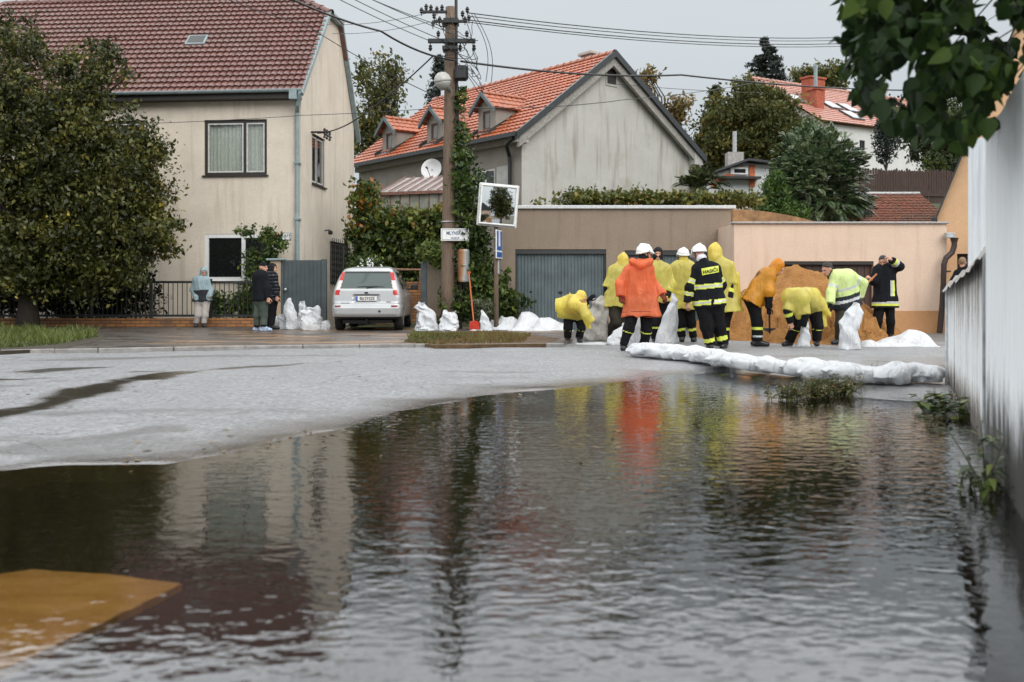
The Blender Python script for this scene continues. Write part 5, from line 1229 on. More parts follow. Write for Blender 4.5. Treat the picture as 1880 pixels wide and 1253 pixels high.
def rhombs(pos, size, droop=.5, aspect=.55, up=None):
    """one folded diamond per leaf, hanging a little"""
    n = len(pos); d = unit(n); d[:, 2] -= droop; d /= np.linalg.norm(d, axis=1)[:, None]
    s = np.cross(d, unit(n)); s /= np.maximum(np.linalg.norm(s, axis=1), 1e-6)[:, None]
    nn = np.cross(d, s); size = np.broadcast_to(size, (n,))[:, None]
    a = pos-d*size*.5; b = pos+d*size*.5; fold = nn*size*.12
    L = pos-d*size*.08+s*size*aspect*.5+fold; R = pos-d*size*.08-s*size*aspect*.5+fold
    V = np.stack([a, L, b, R], 1).reshape(-1, 3)
    Fq = np.arange(n*4).reshape(n, 4)
    return V, Fq
def crown(name, parent, blobs, n, size, mat, ncl=None, sig=.22, bias=.45, droop=.5, aspect=.55, tone_top=None):
    ncl = ncl or max(20, n//70)
    cl = sample_blobs(blobs, ncl, bias); ct = rng.random(ncl)
    k = rng.integers(0, ncl, n); off = rng.normal(size=(n, 3))*sig*(.6+.8*rng.random(ncl))[k][:, None]; off[:, 2] *= .75
    pos = cl[k]+off
    V, Fq = rhombs(pos, size*(.6+.8*rng.random(n)), droop, aspect)
    tone = np.clip(.55*ct[k]+.45*rng.random(n)+rng.normal(0, .05, n), 0, 1)
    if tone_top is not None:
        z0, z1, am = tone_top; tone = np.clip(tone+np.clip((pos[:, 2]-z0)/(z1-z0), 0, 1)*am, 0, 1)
    return link_mesh(name, V, Fq, mat, parent, attr=tone), cl
M_BARK = m_wood('dark bark', (.022, .017, .013), (.07, .055, .042), .9)
def limbs(parent, base, top, r0, targets, nl=26, name='trunk', mat=None, lean=.0):
    m = MB(); base = np.array(base, float); top = np.array(top, float); n = 7
    path = [base+(top-base)*k/n+np.array([rng.normal(0, .04), rng.normal(0, .04), 0])*np.linalg.norm(top-base)*.12*(k > 0) for k in range(n+1)]
    m.tube(path, [r0*(1.25 if k == 0 else 1)*(1-.75*k/n) for k in range(n+1)], 9)
    sel = rng.choice(len(targets), min(nl, len(targets)), replace=False)
    for i in sel:
        t = targets[i]; k = int(np.clip((t[2]-base[2])/(top[2]-base[2])*n*.65, 1, n-1)); a = path[k]; mid = (a+t)/2+np.array([0, 0, .12*np.linalg.norm(t-a)])+rng.normal(0, .06, 3)*np.linalg.norm(t-a)
        m.tube([a, a*.55+mid*.45, mid, mid*.45+t*.55, t], [r0*.34, r0*.26, r0*.18, r0*.12, r0*.05], 6)
    return m.build(name, mat or M_BARK, parent, smooth=True)
def tree(name, label, cat_, base, top, r0, blobs, n, size, mat, group=None, nl=26, **kw):
    t = thing(name, label, cat_, base, group); o, cl = crown('crown', t, blobs, n, size, mat, **kw)
    limbs(t, base, top, r0, cl, nl); return t
LF_DARK = m_leaf('dark olive leaves', [(0, (.011, .016, .005)), (.43, (.040, .049, .012)), (.73, (.11, .115, .025)), (.94, (.18, .165, .034)), (1, (.36, .25, .035))], .42, .2, .35)
LF_VINE = m_leaf('vine leaves', [(0, (.012, .024, .008)), (.5, (.042, .07, .016)), (.84, (.14, .175, .036)), (.97, (.25, .25, .05)), (1, (.34, .14, .03))], .45, .28, .35)
LF_IVY = m_leaf('ivy leaves', [(0, (.012, .026, .008)), (.5, (.045, .08, .018)), (.8, (.12, .175, .035)), (1, (.27, .31, .08))], .4, .25, .4)
LF_OLIVE = m_leaf('olive tree leaves', [(0, (.028, .040, .013)), (.45, (.072, .086, .025)), (.8, (.16, .155, .04)), (1, (.27, .17, .04))], .55, .3, .3)
LF_BROWN = m_leaf('autumn leaves', [(0, (.08, .07, .025)), (.5, (.17, .13, .04)), (1, (.30, .18, .05))], .5, .25)
LF_GREEN = m_leaf('mid green leaves', [(0, (.016, .027, .012)), (.5, (.05, .07, .026)), (1, (.12, .145, .045))], .5, .22, .35)
LF_FIR = m_leaf('fir needles', [(0, (.010, .018, .014)), (.6, (.02, .034, .026)), (1, (.045, .06, .045))], .6, .1)
LF_WEED = m_leaf('weed leaves', [(0, (.04, .06, .014)), (.5, (.10, .13, .026)), (.8, (.16, .14, .035)), (1, (.22, .09, .025))], .45, .25)
LF_AUT = m_leaf('garage vine', [(0, (.035, .05, .012)), (.5, (.09, .11, .022)), (.8, (.19, .175, .03)), (.95, (.28, .18, .04)), (1, (.3, .08, .03))], .45, .25)

# the big dark tree on the left verge
d = 26.2
tb = P(52, 608, 26.6)*[1, 1, 0]+[0, 0, .06]
tree('broadleaf_tree', 'big dark leafy tree with yellow flecked leaves on the grass at left', 'tree', tb, P(80, 250, 26.4), .26,
     [blob(60, 330, 190, 190, d, 2.0), blob(190, 330, 125, 165, d+.3, 1.7), blob(235, 420, 90, 85, d+.2, 1.2), blob(-10, 150, 120, 110, d, 1.8), blob(160, 165, 75, 85, d+.2, 1.3), blob(100, 460, 150, 80, d, 1.5), blob(-110, 330, 160, 220, d, 2.2), blob(290, 450, 45, 32, d+.6, .6), blob(215, 500, 50, 40, d, .7),
      blob(30, 75, 60, 45, d, .8), blob(200, 110, 30, 35, d, .4), blob(270, 265, 32, 50, d+.5, .5), blob(20, 500, 170, 60, d-.2, 1.4), blob(120, 510, 130, 45, d+.1, 1.2), blob(-40, 470, 120, 90, d, 1.5), blob(110, 260, 130, 130, d+.3, 1.7)], 86000, .125, LF_DARK, nl=40, ncl=1700, sig=.17, bias=.6)
# lighter yellow-green sprays on its right side
t_ = [o for o in COL.objects if o.name == 'broadleaf_tree'][0]
LF_YEL = m_leaf('yellow sprays', [(0, (.05, .05, .012)), (.5, (.14, .12, .02)), (1, (.42, .27, .03))], .35, .3)
o, cl = crown('leaf_spray', t_, [blob(265, 330, 40, 75, d+1.0, .5), blob(262, 285, 22, 55, d+1, .4), blob(285, 430, 55, 60, d+.9, .6), blob(215, 505, 40, 22, d, .4), blob(280, 390, 30, 60, d+.9, .5)], 2600, .13, LF_YEL, ncl=170, sig=.10, bias=.8)

# rose-like climber and low shrubs before the beige house
t_ = thing('climbing_shrub', 'tall dark climbing shrub growing between the white window and the gate pillar', 'shrub', P(480, 600, 28.7)*[1, 1, 0])
o, cl = crown('leaves', t_, [blob(480, 480, 30, 45, 28.6, .4), blob(470, 545, 40, 55, 28.6, .4), blob(500, 445, 24, 24, 28.5, .3), blob(452, 425, 20, 12, 28.5, .2), blob(492, 425, 10, 18, 28.5, .2), blob(512, 455, 14, 18, 28.5, .2)], 5200, .10, LF_IVY, ncl=240, sig=.07, bias=.6)
limbs(t_, P(478, 606, 28.7), P(482, 460, 28.6), .03, cl, 40, 'stems')
for px, py, rx, ry, s_ in ((402, 562, 20, 26, 'loose green shrub behind the fence bars right of the hooded man'), (440, 560, 24, 28, 'bushy green shrub behind the fence bars left of the two dark men')):
    t_ = thing('garden_shrub', s_, 'shrub', P(px, 600, 28.3)*[1, 1, 0], 'shrubs behind the iron fence'); o, cl = crown('leaves', t_, [blob(px, py, rx, ry, 28.3, .3)], 1300, .09, LF_IVY, ncl=80, sig=.07, bias=.7); limbs(t_, P(px, 604, 28.3), P(px, py, 28.3), .02, cl, 20, 'stems')

# vine hedge between the houses
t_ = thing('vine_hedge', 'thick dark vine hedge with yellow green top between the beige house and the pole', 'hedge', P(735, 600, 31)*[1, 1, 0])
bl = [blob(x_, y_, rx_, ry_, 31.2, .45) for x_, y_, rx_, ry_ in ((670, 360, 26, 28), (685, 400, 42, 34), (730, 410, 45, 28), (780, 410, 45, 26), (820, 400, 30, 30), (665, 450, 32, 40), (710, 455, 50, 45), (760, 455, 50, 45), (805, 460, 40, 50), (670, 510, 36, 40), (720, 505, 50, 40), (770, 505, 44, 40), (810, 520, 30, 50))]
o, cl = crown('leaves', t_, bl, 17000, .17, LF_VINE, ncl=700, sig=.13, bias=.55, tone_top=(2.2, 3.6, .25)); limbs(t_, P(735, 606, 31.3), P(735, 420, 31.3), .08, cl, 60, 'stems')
m = MB(); m.box(P(655, 600, 31.6)*[1, 1, 0], [P(825, 0, 31.9)[0], 31.8, 3.0]); m.build('shade_core', plain('dark trellis', (.016, .014, .009), .9), t_)  # added dark block, paints the shaded inside of the hedge
t_ = thing('flowering_bush', 'dark bush dotted with tiny white flowers behind the silver car', 'shrub', P(672, 560, 29.6)*[1, 1, 0]); o, cl = crown('leaves', t_, [blob(672, 500, 36, 36, 29.6, .4), blob(700, 520, 40, 24, 29.6, .4)], 2600, .10, LF_IVY, ncl=140, sig=.08)
V, Fq = rhombs(sample_blobs([blob(678, 488, 24, 20, 29.1, .15)], 70, .9), .07, .2, .9); link_mesh('flowers', V, Fq, plain('white petals', (.7, .72, .7), .6), t_)
# ivy on the pole
t_ = thing('ivy', 'green ivy climbing up the right side of the wooden utility pole', 'climber', P(850, 606, 25.9)*[1, 1, 0]+[0, 0, PV])
bl = [blob(845, 190, 8, 40, 25.9, .14), blob(846, 250, 12, 50, 25.9, .18), blob(850, 310, 18, 50, 25.9, .22), blob(857, 365, 27, 45, 25.9, .3), blob(866, 420, 32, 50, 26, .35), blob(872, 480, 38, 55, 26.1, .4), blob(868, 545, 42, 55, 26.1, .4), blob(826, 565, 22, 40, 26.1, .3), blob(900, 545, 26, 50, 26.3, .3), blob(880, 320, 8, 20, 25.9, .1), blob(928, 540, 16, 45, 26.5, .2)]
o, cl = crown('leaves', t_, bl, 9500, .125, LF_IVY, ncl=520, sig=.085, bias=.6); limbs(t_, P(846, 606, 26.0), P(846, 220, 25.95), .035, cl, 60, 'stems')
t_ = thing('shrub', 'bright green bushy shrub spilling over the brown gate pillar', 'shrub', P(800, 480, 27.3)); o, cl = crown('leaves', t_, [blob(795, 462, 26, 17, 27.2, .3), blob(812, 480, 20, 22, 27.0, .25), blob(770, 458, 12, 6, 27.2, .1)], 1500, .12, m_leaf('bright leaves', [(0, (.05, .08, .015)), (.6, (.14, .19, .04)), (1, (.28, .32, .10))], .4, .3), ncl=90, sig=.07); limbs(t_, P(805, 495, 27.4), P(800, 462, 27.2), .02, cl, 20, 'stems')
t_ = thing('garage_weed', 'leafy green weed growing up the left door edge of the brown garage', 'plant', P(950, 606, 26.6)*[1, 1, 0]+[0, 0, PV]); o, cl = crown('leaves', t_, [blob(944, 565, 14, 36, 26.6, .15), blob(968, 550, 14, 8, 26.5, .1), blob(930, 575, 12, 30, 26.6, .15)], 650, .12, LF_VINE, ncl=60, sig=.07); limbs(t_, P(944, 606, 26.6), P(946, 540, 26.6), .015, cl, 26, 'stems')
t_ = thing('willow_weed', 'narrow leaved weed standing beside the red shovel and sacks', 'plant', P(886, 606, 25.5)*[1, 1, 0]+[0, 0, PV]); o, cl = crown('leaves', t_, [blob(886, 574, 16, 20, 25.5, .2), blob(876, 560, 8, 14, 25.5, .15), blob(897, 565, 8, 16, 25.4, .1)], 500, .13, m_leaf('grey green leaves', [(0, (.05, .065, .03)), (1, (.16, .18, .10))], .5, .2), ncl=50, sig=.05, aspect=.25); limbs(t_, P(886, 606, 25.5), P(886, 570, 25.5), .012, cl, 30, 'stems')

# background trees
tree('walnut_tree', 'sparse tall tree against the sky between the beige house and the pole', 'tree', P(700, 420, 52), P(700, 150, 52), .25, [blob(700, 170, 44, 80, 52, 1.4), blob(690, 240, 55, 60, 52, 1.4), blob(720, 130, 24, 40, 52, .8), blob(665, 130, 22, 40, 52, .7), blob(660, 250, 30, 60, 52, 1)], 4300, .22, LF_OLIVE, ncl=330, sig=.26, bias=.8, nl=80)
tree('walnut_tree', 'thin brownish tree showing above the right slope of the orange roof', 'tree', P(1230, 420, 50), P(1215, 200, 50), .2, [blob(1190, 140, 24, 14, 50, .6), blob(1240, 205, 26, 28, 50, .8), blob(1180, 170, 16, 20, 50, .6), blob(1255, 190, 16, 20, 50, .6), blob(1225, 240, 34, 20, 50, .8)], 1700, .24, LF_BROWN, ncl=110, sig=.2, bias=.8, nl=50)
def conifer(label, px, ytop, ybot, wpx, d, n, group='dark spruces on the skyline', mat=LF_FIR, size=.22):
    base = P(px, ybot+60, d); top = P(px, ytop, d); t = thing('spruce_tree', label, 'tree', base, group); m = MB(); m.tube([base, top], [.16, .02], 7); m.build('trunk', M_BARK, t)
    H = top[2]-P(px, ybot, d)[2]; R = wpx/2/F*d; pos = []; nb = 70; mb_ = MB()
    for k in range(nb):
        f = (k+.5)/nb; z = top[2]-H*f; r = R*(f**.8)*(.75+.4*rng.random())+.08; th = rng.random()*6.283; a = np.array([top[0], top[1], z]); e = a+np.array([math.cos(th)*r, math.sin(th)*r, -.16*r+.18*r*(rng.random()-.3)])
        mb_.tube([a, e], [.02, .006], 4); s_ = rng.random(n//nb)**.7; q = a+(e-a)*s_[:, None]+rng.normal(size=(n//nb, 3))*np.array([.12, .12, .09])*(.4+s_[:, None]*.5); pos.append(q)
    mb_.build('branches', M_BARK, t)
    pos = np.concatenate(pos); V, Fq = rhombs(pos, size*(.6+.7*rng.random(len(pos))), .35, .3); link_mesh('needles', V, Fq, mat, t, attr=rng.random(len(pos)))
conifer('tall dark spruce rising behind the pink roof', 1405, 72, 190, 120, 78, 7600, size=.34)
conifer('small dark spruce half hidden behind the wooden pole', 806, 104, 215, 60, 62, 3500, size=.26)
conifer('dark blue green conifer left of the broad hillside tree', 1312, 160, 330, 90, 50, 6500, size=.24, mat=LF_GREEN)
tree('hillside_tree', 'broad olive green tree on the hillside above the white shed', 'tree', P(1390, 350, 47), P(1390, 190, 47), .3, [blob(1390, 230, 70, 75, 47, 1.8), blob(1360, 270, 70, 50, 47, 1.6), blob(1430, 225, 50, 55, 47, 1.4), blob(1372, 170, 26, 34, 47, .9), blob(1450, 270, 50, 40, 46, 1.3), blob(1330, 230, 40, 60, 47.5, 1.3), blob(1300, 270, 36, 50, 48, 1.2), blob(1480, 255, 30, 40, 45.5, .9), blob(1420, 185, 24, 26, 47, .7), blob(1310, 300, 50, 36, 47.5, 1.0), blob(1400, 300, 70, 30, 46.5, 1.2)], 34000, .19, LF_OLIVE, ncl=800, sig=.2, bias=.6, nl=40)
tree('roadside_tree', 'yellowish tree crown on the skyline behind the pink roof chimney', 'tree', P(1510, 230, 82), P(1510, 140, 82), .25, [blob(1500, 145, 48, 26, 82, 1.6), blob(1535, 140, 26, 30, 82, 1.1), blob(1468, 140, 20, 20, 82, .8)], 3200, .3, LF_OLIVE, ncl=150, sig=.3, bias=.7)
tree('dark_tree', 'dark evergreen mass behind the board fence below the hanging leaves', 'tree', P(1720, 350, 47), P(1720, 230, 47), .3, [blob(1705, 245, 45, 65, 47, 1.4), blob(1760, 250, 40, 70, 47, 1.4), blob(1660, 215, 36, 36, 48, 1.0), blob(1735, 310, 36, 34, 46.5, .8)], 11000, .2, LF_GREEN, ncl=300, sig=.2, bias=.6)
t_ = thing('topiary_tree', 'clipped dark egg shaped topiary tree on a thin trunk before the white house', 'tree', P(1627, 360, 46)); o, cl = crown('crown', t_, [blob(1627, 258, 24, 44, 46, .55), blob(1627, 228, 19, 30, 46, .45)], 5200, .10, LF_FIR, ncl=800, sig=.06, bias=.4); limbs(t_, P(1627, 362, 46), P(1627, 280, 46), .08, cl, 12)
for px, py, s_ in ((1702, 301, 'small light green sapling above the board fence, left one'), (1727, 300, 'small light green sapling above the board fence, right one')):
    t_ = thing('sapling', s_, 'plant', P(px, 316, 45.5), 'saplings behind the board fence'); o, cl = crown('leaves', t_, [blob(px, py, 6, 14, 45.5, .15)], 220, .13, LF_VINE, ncl=24, sig=.07); limbs(t_, P(px, 316, 45.5), P(px, py-8, 45.5), .02, cl, 8, 'stem')
# thuja and vine over the garages
t_ = thing('thuja', 'fresh green pointed thuja bush behind the rusty vault of the peach garage', 'shrub', P(1425, 412, 30)); bl = [blob(1425, 385, 42, 30, 30, .6), blob(1425, 355, 26, 28, 30, .4), blob(1424, 333, 13, 20, 30, .25), blob(1455, 400, 34, 20, 30, .5)]
LF_THU = m_leaf('thuja sprays', [(0, (.02, .05, .010)), (.6, (.06, .125, .02)), (1, (.13, .2, .035))], .5, .25)
o, cl = crown('sprays', t_, bl, 6500, .15, LF_THU, ncl=400, sig=.08, bias=.5, droop=-.7, aspect=.28); limbs(t_, P(1425, 420, 30), P(1424, 345, 30), .06, cl, 12)
t_ = thing('garage_vine', 'yellow and green vine spreading along the garage roof behind the coping', 'climber', P(1200, 380, 28.5)); bl = [blob(x_, 366+random.uniform(-3, 3), 26, random.choice((9, 12, 15)), 28.6, .5) for x_ in range(1045, 1400, 24)]+[blob(1090, 355, 12, 9, 28.6, .2), blob(990, 374, 14, 4, 28, .2)]
o, cl = crown('leaves', t_, bl, 8200, .13, LF_AUT, ncl=520, sig=.09, bias=.7)
# feathery sumacs
def sumac(name, label, base, blobs, nf, L, mat, r0=.06):
    t = thing(name, label, 'tree', base); at = sample_blobs(blobs, nf, .6); cen = np.mean([b[0] for b in blobs], 0); V = []; tone = []
    for p in at:
        out = nrm(p-cen+np.array([0, 0, .8])+rng.normal(0, .45, 3)); l = L*(.7+.6*rng.random()); side = nrm(np.cross(out, (0, 0, 1))+rng.normal(0, .2, 3)); tn = rng.random(); k = 11
        for j in range(k):
            s = (j+.8)/k; q = p+out*l*s+np.array([0, 0, -.55*l*s*s]); tang = nrm(out+np.array([0, 0, -1.1*s])); w = l*.30*math.sin(math.pi*min(1, .18+s*.85))+.02
            for sg_ in (-1, 1):
                dr = nrm(side*sg_+tang*.55+np.array([0, 0, -.25])); wd_ = nrm(np.cross(dr, np.cross(side, tang)))*w*.17
                V += [q, q+dr*w*.45+wd_, q+dr*w, q+dr*w*.45-wd_]; tone.append(np.clip(.6*tn+.4*rng.random(), 0, 1))
    V = np.array(V); link_mesh('fronds', V, np.arange(len(V)).reshape(-1, 4), mat, t, attr=tone); limbs(t, base, cen+[0, 0, .6], r0, at, 34); return t
LF_SUM = m_leaf('sumac leaflets', [(0, (.012, .03, .013)), (.4, (.05, .09, .035)), (.65, (.14, .20, .09)), (1, (.42, .48, .34))], .3, .2, .6)
sumac('sumac_tree', 'large feathery leaved sumac tree with drooping fronds above the peach garage', P(1500, 415, 31.5), [blob(1500, 300, 80, 58, 31.5, 1.1), blob(1465, 335, 50, 55, 31.3, .9), blob(1545, 320, 42, 55, 31.5, .9), blob(1510, 375, 85, 38, 31.6, .9), blob(1490, 252, 50, 20, 31.6, .7), blob(1550, 375, 45, 34, 31.4, .8), blob(1440, 375, 40, 30, 31.6, .7)], 3600, .36, LF_SUM)
sumac('sumac_bush', 'low feathery dark bush at the right foot of the grey gable', P(1285, 362, 38), [blob(1285, 335, 32, 16, 38, .5)], 130, .6, LF_GREEN, .04)

# the lilac whose branch hangs into the top right corner
t_ = thing('lilac_tree', 'large dark heart shaped leaves of a near tree hanging in from the top right corner', 'tree', (3.6, 5.3, 0)); nl = 3000
cand = []
while len(cand) < nl:
    px = random.uniform(1530, 2050); py = random.uniform(-160, 270); dd = random.uniform(4.3, 6.4)
    lim = np.interp(px, [1530, 1560, 1590, 1640, 1700, 1760, 1800, 1840, 1880, 2050], [-20, 130, 190, 215, 232, 250, 232, 150, 70, 60])
    if py > lim+random.gauss(-14, 30): continue
    if px < 1600 and random.random() > .28+(px-1530)/110: continue
    if float(vnoise(np.array([[px/46., py/46., dd*.3]]), 77)[0]) > .10: continue
    cand.append(P(px, py, dd))
cand = np.array(cand); V = []; Fq = []; tone = []
hp = [(0, 0), (.34, .12), (.44, .36), (.26, .72), (0, 1.05), (-.26, .72), (-.44, .36), (-.34, .12)]
cl_ = rng.random(60); clc = cand[rng.choice(len(cand), 60)]
for p in cand:
    dr = nrm(np.array([rng.normal(0, .55), rng.normal(0, .55), -1.0+rng.normal(0, .5)])); s = nrm(np.cross(dr, rng.normal(size=3))); nn_ = np.cross(dr, s); L = random.uniform(.055, .105); b0 = len(V)
    for (a, b) in hp: V.append(p+s*a*L+dr*b*L+nn_*(abs(a)*.35*L-.12*L*b*b))
    V.append(p+dr*.45*L-nn_*.06*L)
    Fq += [(b0+8, b0+i, b0+(i+1) % 8) for i in range(8)]; j = np.argmin(((clc-p)**2).sum(1)); tone += [float(np.clip(.5*cl_[j]+.5*rng.random(), 0, 1))]*8
LF_LIL = m_leaf('lilac leaves', [(0, (.007, .015, .005)), (.55, (.020, .042, .011)), (.85, (.05, .09, .018)), (1, (.10, .14, .025))], .55, .3, .18)
link_mesh('leaves', V, np.array(Fq), LF_LIL, t_, smooth=False, attr=tone)
limbs(t_, (3.9, 5.5, 0), (3.7, 5.5, 3.0), .09, cand, 0)
limbs(t_, (3.7, 5.5, 2.9), (2.9, 5.4, 3.6), .030, cand[cand[:, 2] > 1.95], 46, 'branches')
# weeds at the water's edge: stems with leaves, each clump a plant
def weed(label, spots, h, leaf, mat, nlf=12, group='weeds at the water edge', aspect=.4, name='weed', rx=.02, ns=1.0):
    V = []; Fq = []; tone = []; m = MB(); c0 = spots[0]
    for p in spots:
        p = np.array(p); hh = h*random.uniform(.5, 1.1); ln = np.array([random.gauss(0, .25), random.gauss(0, .25), 1.0]); k = 6; path = [p+ln*hh*i/k+np.array([0, 0, -.12*hh*(i/k)**2]) for i in range(k+1)]; m.tube(path, [.0035*ns*(1-.7*i/k) for i in range(k+1)], 5)
        for j in range(nlf):
            s = random.uniform(.12, 1); q = p+ln*hh*s+np.array([0, 0, -.12*hh*s*s]); th = random.uniform(0, 6.283); dr = nrm(np.array([math.cos(th), math.sin(th), random.uniform(-.3, .5)])); L = leaf*random.uniform(.5, 1.2)*(1.15-.6*s); sd_ = nrm(np.cross(dr, (0, 0, 1))); up = np.cross(sd_, dr); b = len(V)
            V += [q, q+dr*L*.4+sd_*L*aspect*.5+up*.04*L, q+dr*L-up*L*.2, q+dr*L*.4-sd_*L*aspect*.5+up*.04*L]; Fq.append((b, b+1, b+2, b+3)); tone.append(random.random())
    t = thing(name, label, 'weed', c0, group); link_mesh('leaves', V, np.array(Fq), mat, t, attr=tone); m.build('stems', plain('weed stem', (.09, .085, .03), .7), t); return t
def along(pts, n, j=.06):
    r = []
    for _ in range(n):
        i = random.randrange(len(pts)-1); t = random.random(); p = PG(pts[i][0]+(pts[i+1][0]-pts[i][0])*t, pts[i][1]+(pts[i+1][1]-pts[i][1])*t, .0); r.append(p+np.array([random.gauss(0, j), random.gauss(0, j*1.2), .0]))
    return r
weed('short green weed clump left end of the strip in the water', along([(1428, 734), (1468, 738)], 22), .20, .075, LF_WEED, 14)
weed('thickest green weed clump in the middle of the strip in the water', along([(1478, 733), (1550, 722)], 70, .09), .22, .075, LF_WEED, 16)
weed('yellow green grass tuft in the middle of the weed strip by the bags', along([(1490, 732), (1570, 716)], 90, .08), .13, .07, LF_WEED, 9, aspect=.16)
weed('reddish brown weed clump towards the right end of the strip', along([(1556, 718), (1600, 706), (1655, 703)], 80, .07), .15, .05, m_leaf('red weed', [(0, (.06, .05, .015)), (.5, (.16, .11, .03)), (1, (.26, .07, .025))], .5, .2), 12, aspect=.2)
weed('tall thin reddish seed stalks standing among the weed strip', along([(1585, 708), (1605, 705)], 7, .03), .26, .03, m_leaf('seed stalks', [(0, (.10, .05, .02)), (1, (.28, .08, .03))], .5, .2), 26, aspect=.35)
weed('pale bindweed clump beneath the end of the board wall', along([(1718, 742), (1750, 745)], 16, .05), .16, .05, m_leaf('dry weed', [(0, (.08, .05, .02)), (.6, (.2, .10, .05)), (1, (.3, .2, .1))], .5, .2), 12)
weed('dark dock leaves floating at the foot of the board wall', along([(1715, 752), (1752, 770)], 12, .05), .20, .17, LF_IVY, 7, aspect=.7)
weed('single dark willow herb standing in the water against the tall wall', [PG(1812, 900), PG(1806, 898), PG(1818, 905), PG(1810, 896)], .52, .19, LF_IVY, 16, aspect=.2, ns=1.4)
weed('drowned weeds at the foot of the tall wall', along([(1800, 880), (1835, 930)], 18, .05), .10, .05, LF_IVY, 9)

# grass of the verge: too many blades to count
def grass(label_poly, n, h, mat, name='grass', z=PV, extra=None):
    pts = [PG(*p, z=z)[:2] for p in label_poly]; a = np.array(pts); lo, hi = a.min(0), a.max(0); q = lo+rng.random((n*4, 2))*(hi-lo); q = q[inpoly(q[:, 0], q[:, 1], pts)][:n]; n = len(q)
    dens = fbm(np.stack([q[:, 0]*1.6, q[:, 1]*1.6, 0*q[:, 0]], -1), 14, 3); hh = h*(.35+.9*rng.random(n))*np.clip(.8+dens, .25, 1.5); th = rng.random(n)*6.283; b = np.stack([q[:, 0], q[:, 1], np.full(n, z+.002)], -1); w = np.stack([np.cos(th), np.sin(th), 0*th], -1)*.008; lean = rng.normal(0, .5, (n, 2))*hh[:, None]
    tip = b+np.stack([lean[:, 0], lean[:, 1], hh], -1); V = np.stack([b-w, b+w, tip+w*.3, tip-w*.3], 1).reshape(-1, 3); return link_mesh(name, V, np.arange(4*n).reshape(n, 4), mat, attr=np.clip(rng.random(n)*.7+.25*dens+.15, 0, 1))
M_GR = m_leaf('lawn blades', [(0, (.03, .04, .008)), (.6, (.09, .12, .02)), (1, (.17, .19, .04))], .5, .3)
M_GB = m_leaf('brown grass', [(0, (.07, .04, .016)), (.45, (.15, .085, .03)), (.75, (.13, .12, .03)), (1, (.20, .20, .05))], .6, .3)
soil = [(-160, 648), (-160, 603), (120, 605), (178, 612), (200, 622), (120, 640), (0, 645.5)]
mb = MB(); mb.prism([tuple(PG(*p, z=PV)[:2]) for p in soil], .02, PV+.004, axis=2); tag(mb.build('ground_soil', plain('dark soil', (.035, .028, .016), .95, var=.4, scale=5, bump=.6)), kind='structure')
tag(grass([(-160, 645), (-160, 602), (120, 606), (176, 612), (180, 620), (100, 634), (0, 641)], 16000, .13, M_GR), kind='stuff')
soil = [(742, 628), (760, 614), (900, 611), (985, 616), (1030, 622), (1000, 632), (800, 634.5)]
mb = MB(); mb.prism([tuple(PG(*p, z=PV)[:2]) for p in soil], .02, PV+.004, axis=2); tag(mb.build('ground_soil', plain('leafy soil', (.09, .055, .026), .95, var=.5, scale=7, bump=.6)), kind='structure')
tag(grass([(742, 629), (760, 614), (900, 611), (975, 616), (960, 630), (800, 633.5)], 9000, .07, M_GB), kind='stuff')
tag(grass([(742, 628), (760, 614), (870, 612), (830, 626), (775, 632)], 2600, .09, M_GR), kind='stuff')

# heap of orange sand
sx0, sy0 = 6.35, 22.9
gx, gy = np.meshgrid(np.linspace(3.4, 9.4, 150), np.linspace(18.2, 24.96, 150), indexing='ij'); x = gx.ravel(); y = gy.ravel()
dx = (x-sx0)/np.where(x < sx0, 2.35, 2.3-.75*np.clip((22.6-y)/1.5, 0, 1)); dy = (y-sy0)/np.where(y < sy0, 3.9, 3.0); r = np.hypot(dx, dy); q = np.stack([x, y, 0*x], -1)
zz = 1.66*np.clip(1-r, 0, 1)**.78*(r < 1)
low = np.clip((21.9-y)/1.2+fbm(q*1.1, 3, 2)*.5, 0, 1); zz = zz*(1-.28*low)
rd_ = np.abs(fbm(q*np.array([2.6, 2.6, 1]), 12, 4)); zz = zz+np.clip(zz*3, 0, 1)*(fbm(q*1.2, 41, 3)*.10+(.36*rd_-.15)*(.25+1.1*low)-np.clip(np.abs(fbm(q*4.5, 71, 3))*-1+.26, 0, 1)*.7*(.15+low)+fbm(q*7, 55, 4)*.065*(.25+low))
zz = np.where(r < 1.02, np.maximum(zz, .0), 0)+.03*(r < 1); keep = r < 1.03
I = np.arange(gx.size).reshape(gx.shape); Q = np.stack([I[:-1, :-1], I[1:, :-1], I[1:, 1:], I[:-1, 1:]], -1).reshape(-1, 4); Q = Q[keep[Q].all(1)]
V1, F1, u1 = sub(np.stack([x, y, zz+.025], -1), Q)
t = NT('orange sand'); v = t.co(); f = t.noise(2.2, v, 6, .65); f2 = t.noise(38, v, 5, .7); c = t.ramp(f, [(.3, (.40, .165, .046)), (.65, (.72, .37, .13))]); c = t.mix(.55, c, t.ramp(f2, [(.3, (.17, .06, .017)), (.7, (.82, .42, .145))]))
M_SAND = t.done(t.pr(c, .95, t.bump(t.math('ADD', f2, t.math('MULTIPLY', t.noise(9, v, 5, .7), 1.6)), 1.0, .09), spec=.2))
tag(link_mesh('sand_heap', V1, F1, M_SAND, origin=(sx0, sy0, GZ), smooth=True), 'large heap of orange sand in front of the peach garage door', 'sand heap')

tree('broadleaf_tree', 'tall dark tree behind the photographer, seen in the traffic mirror', 'tree', np.array([11.5, -9, 0]), np.array([11.5, -9, 9]), .3, [(np.array([11.5, -9, 8]), np.array([4.2, 4, 6.0])), (np.array([13.5, -9, 4.5]), np.array([3., 3, 3.2])), (np.array([9.6, -9.2, 6]), np.array([3., 3, 4]))], 12000, .5, LF_DARK, ncl=500, sig=.4)

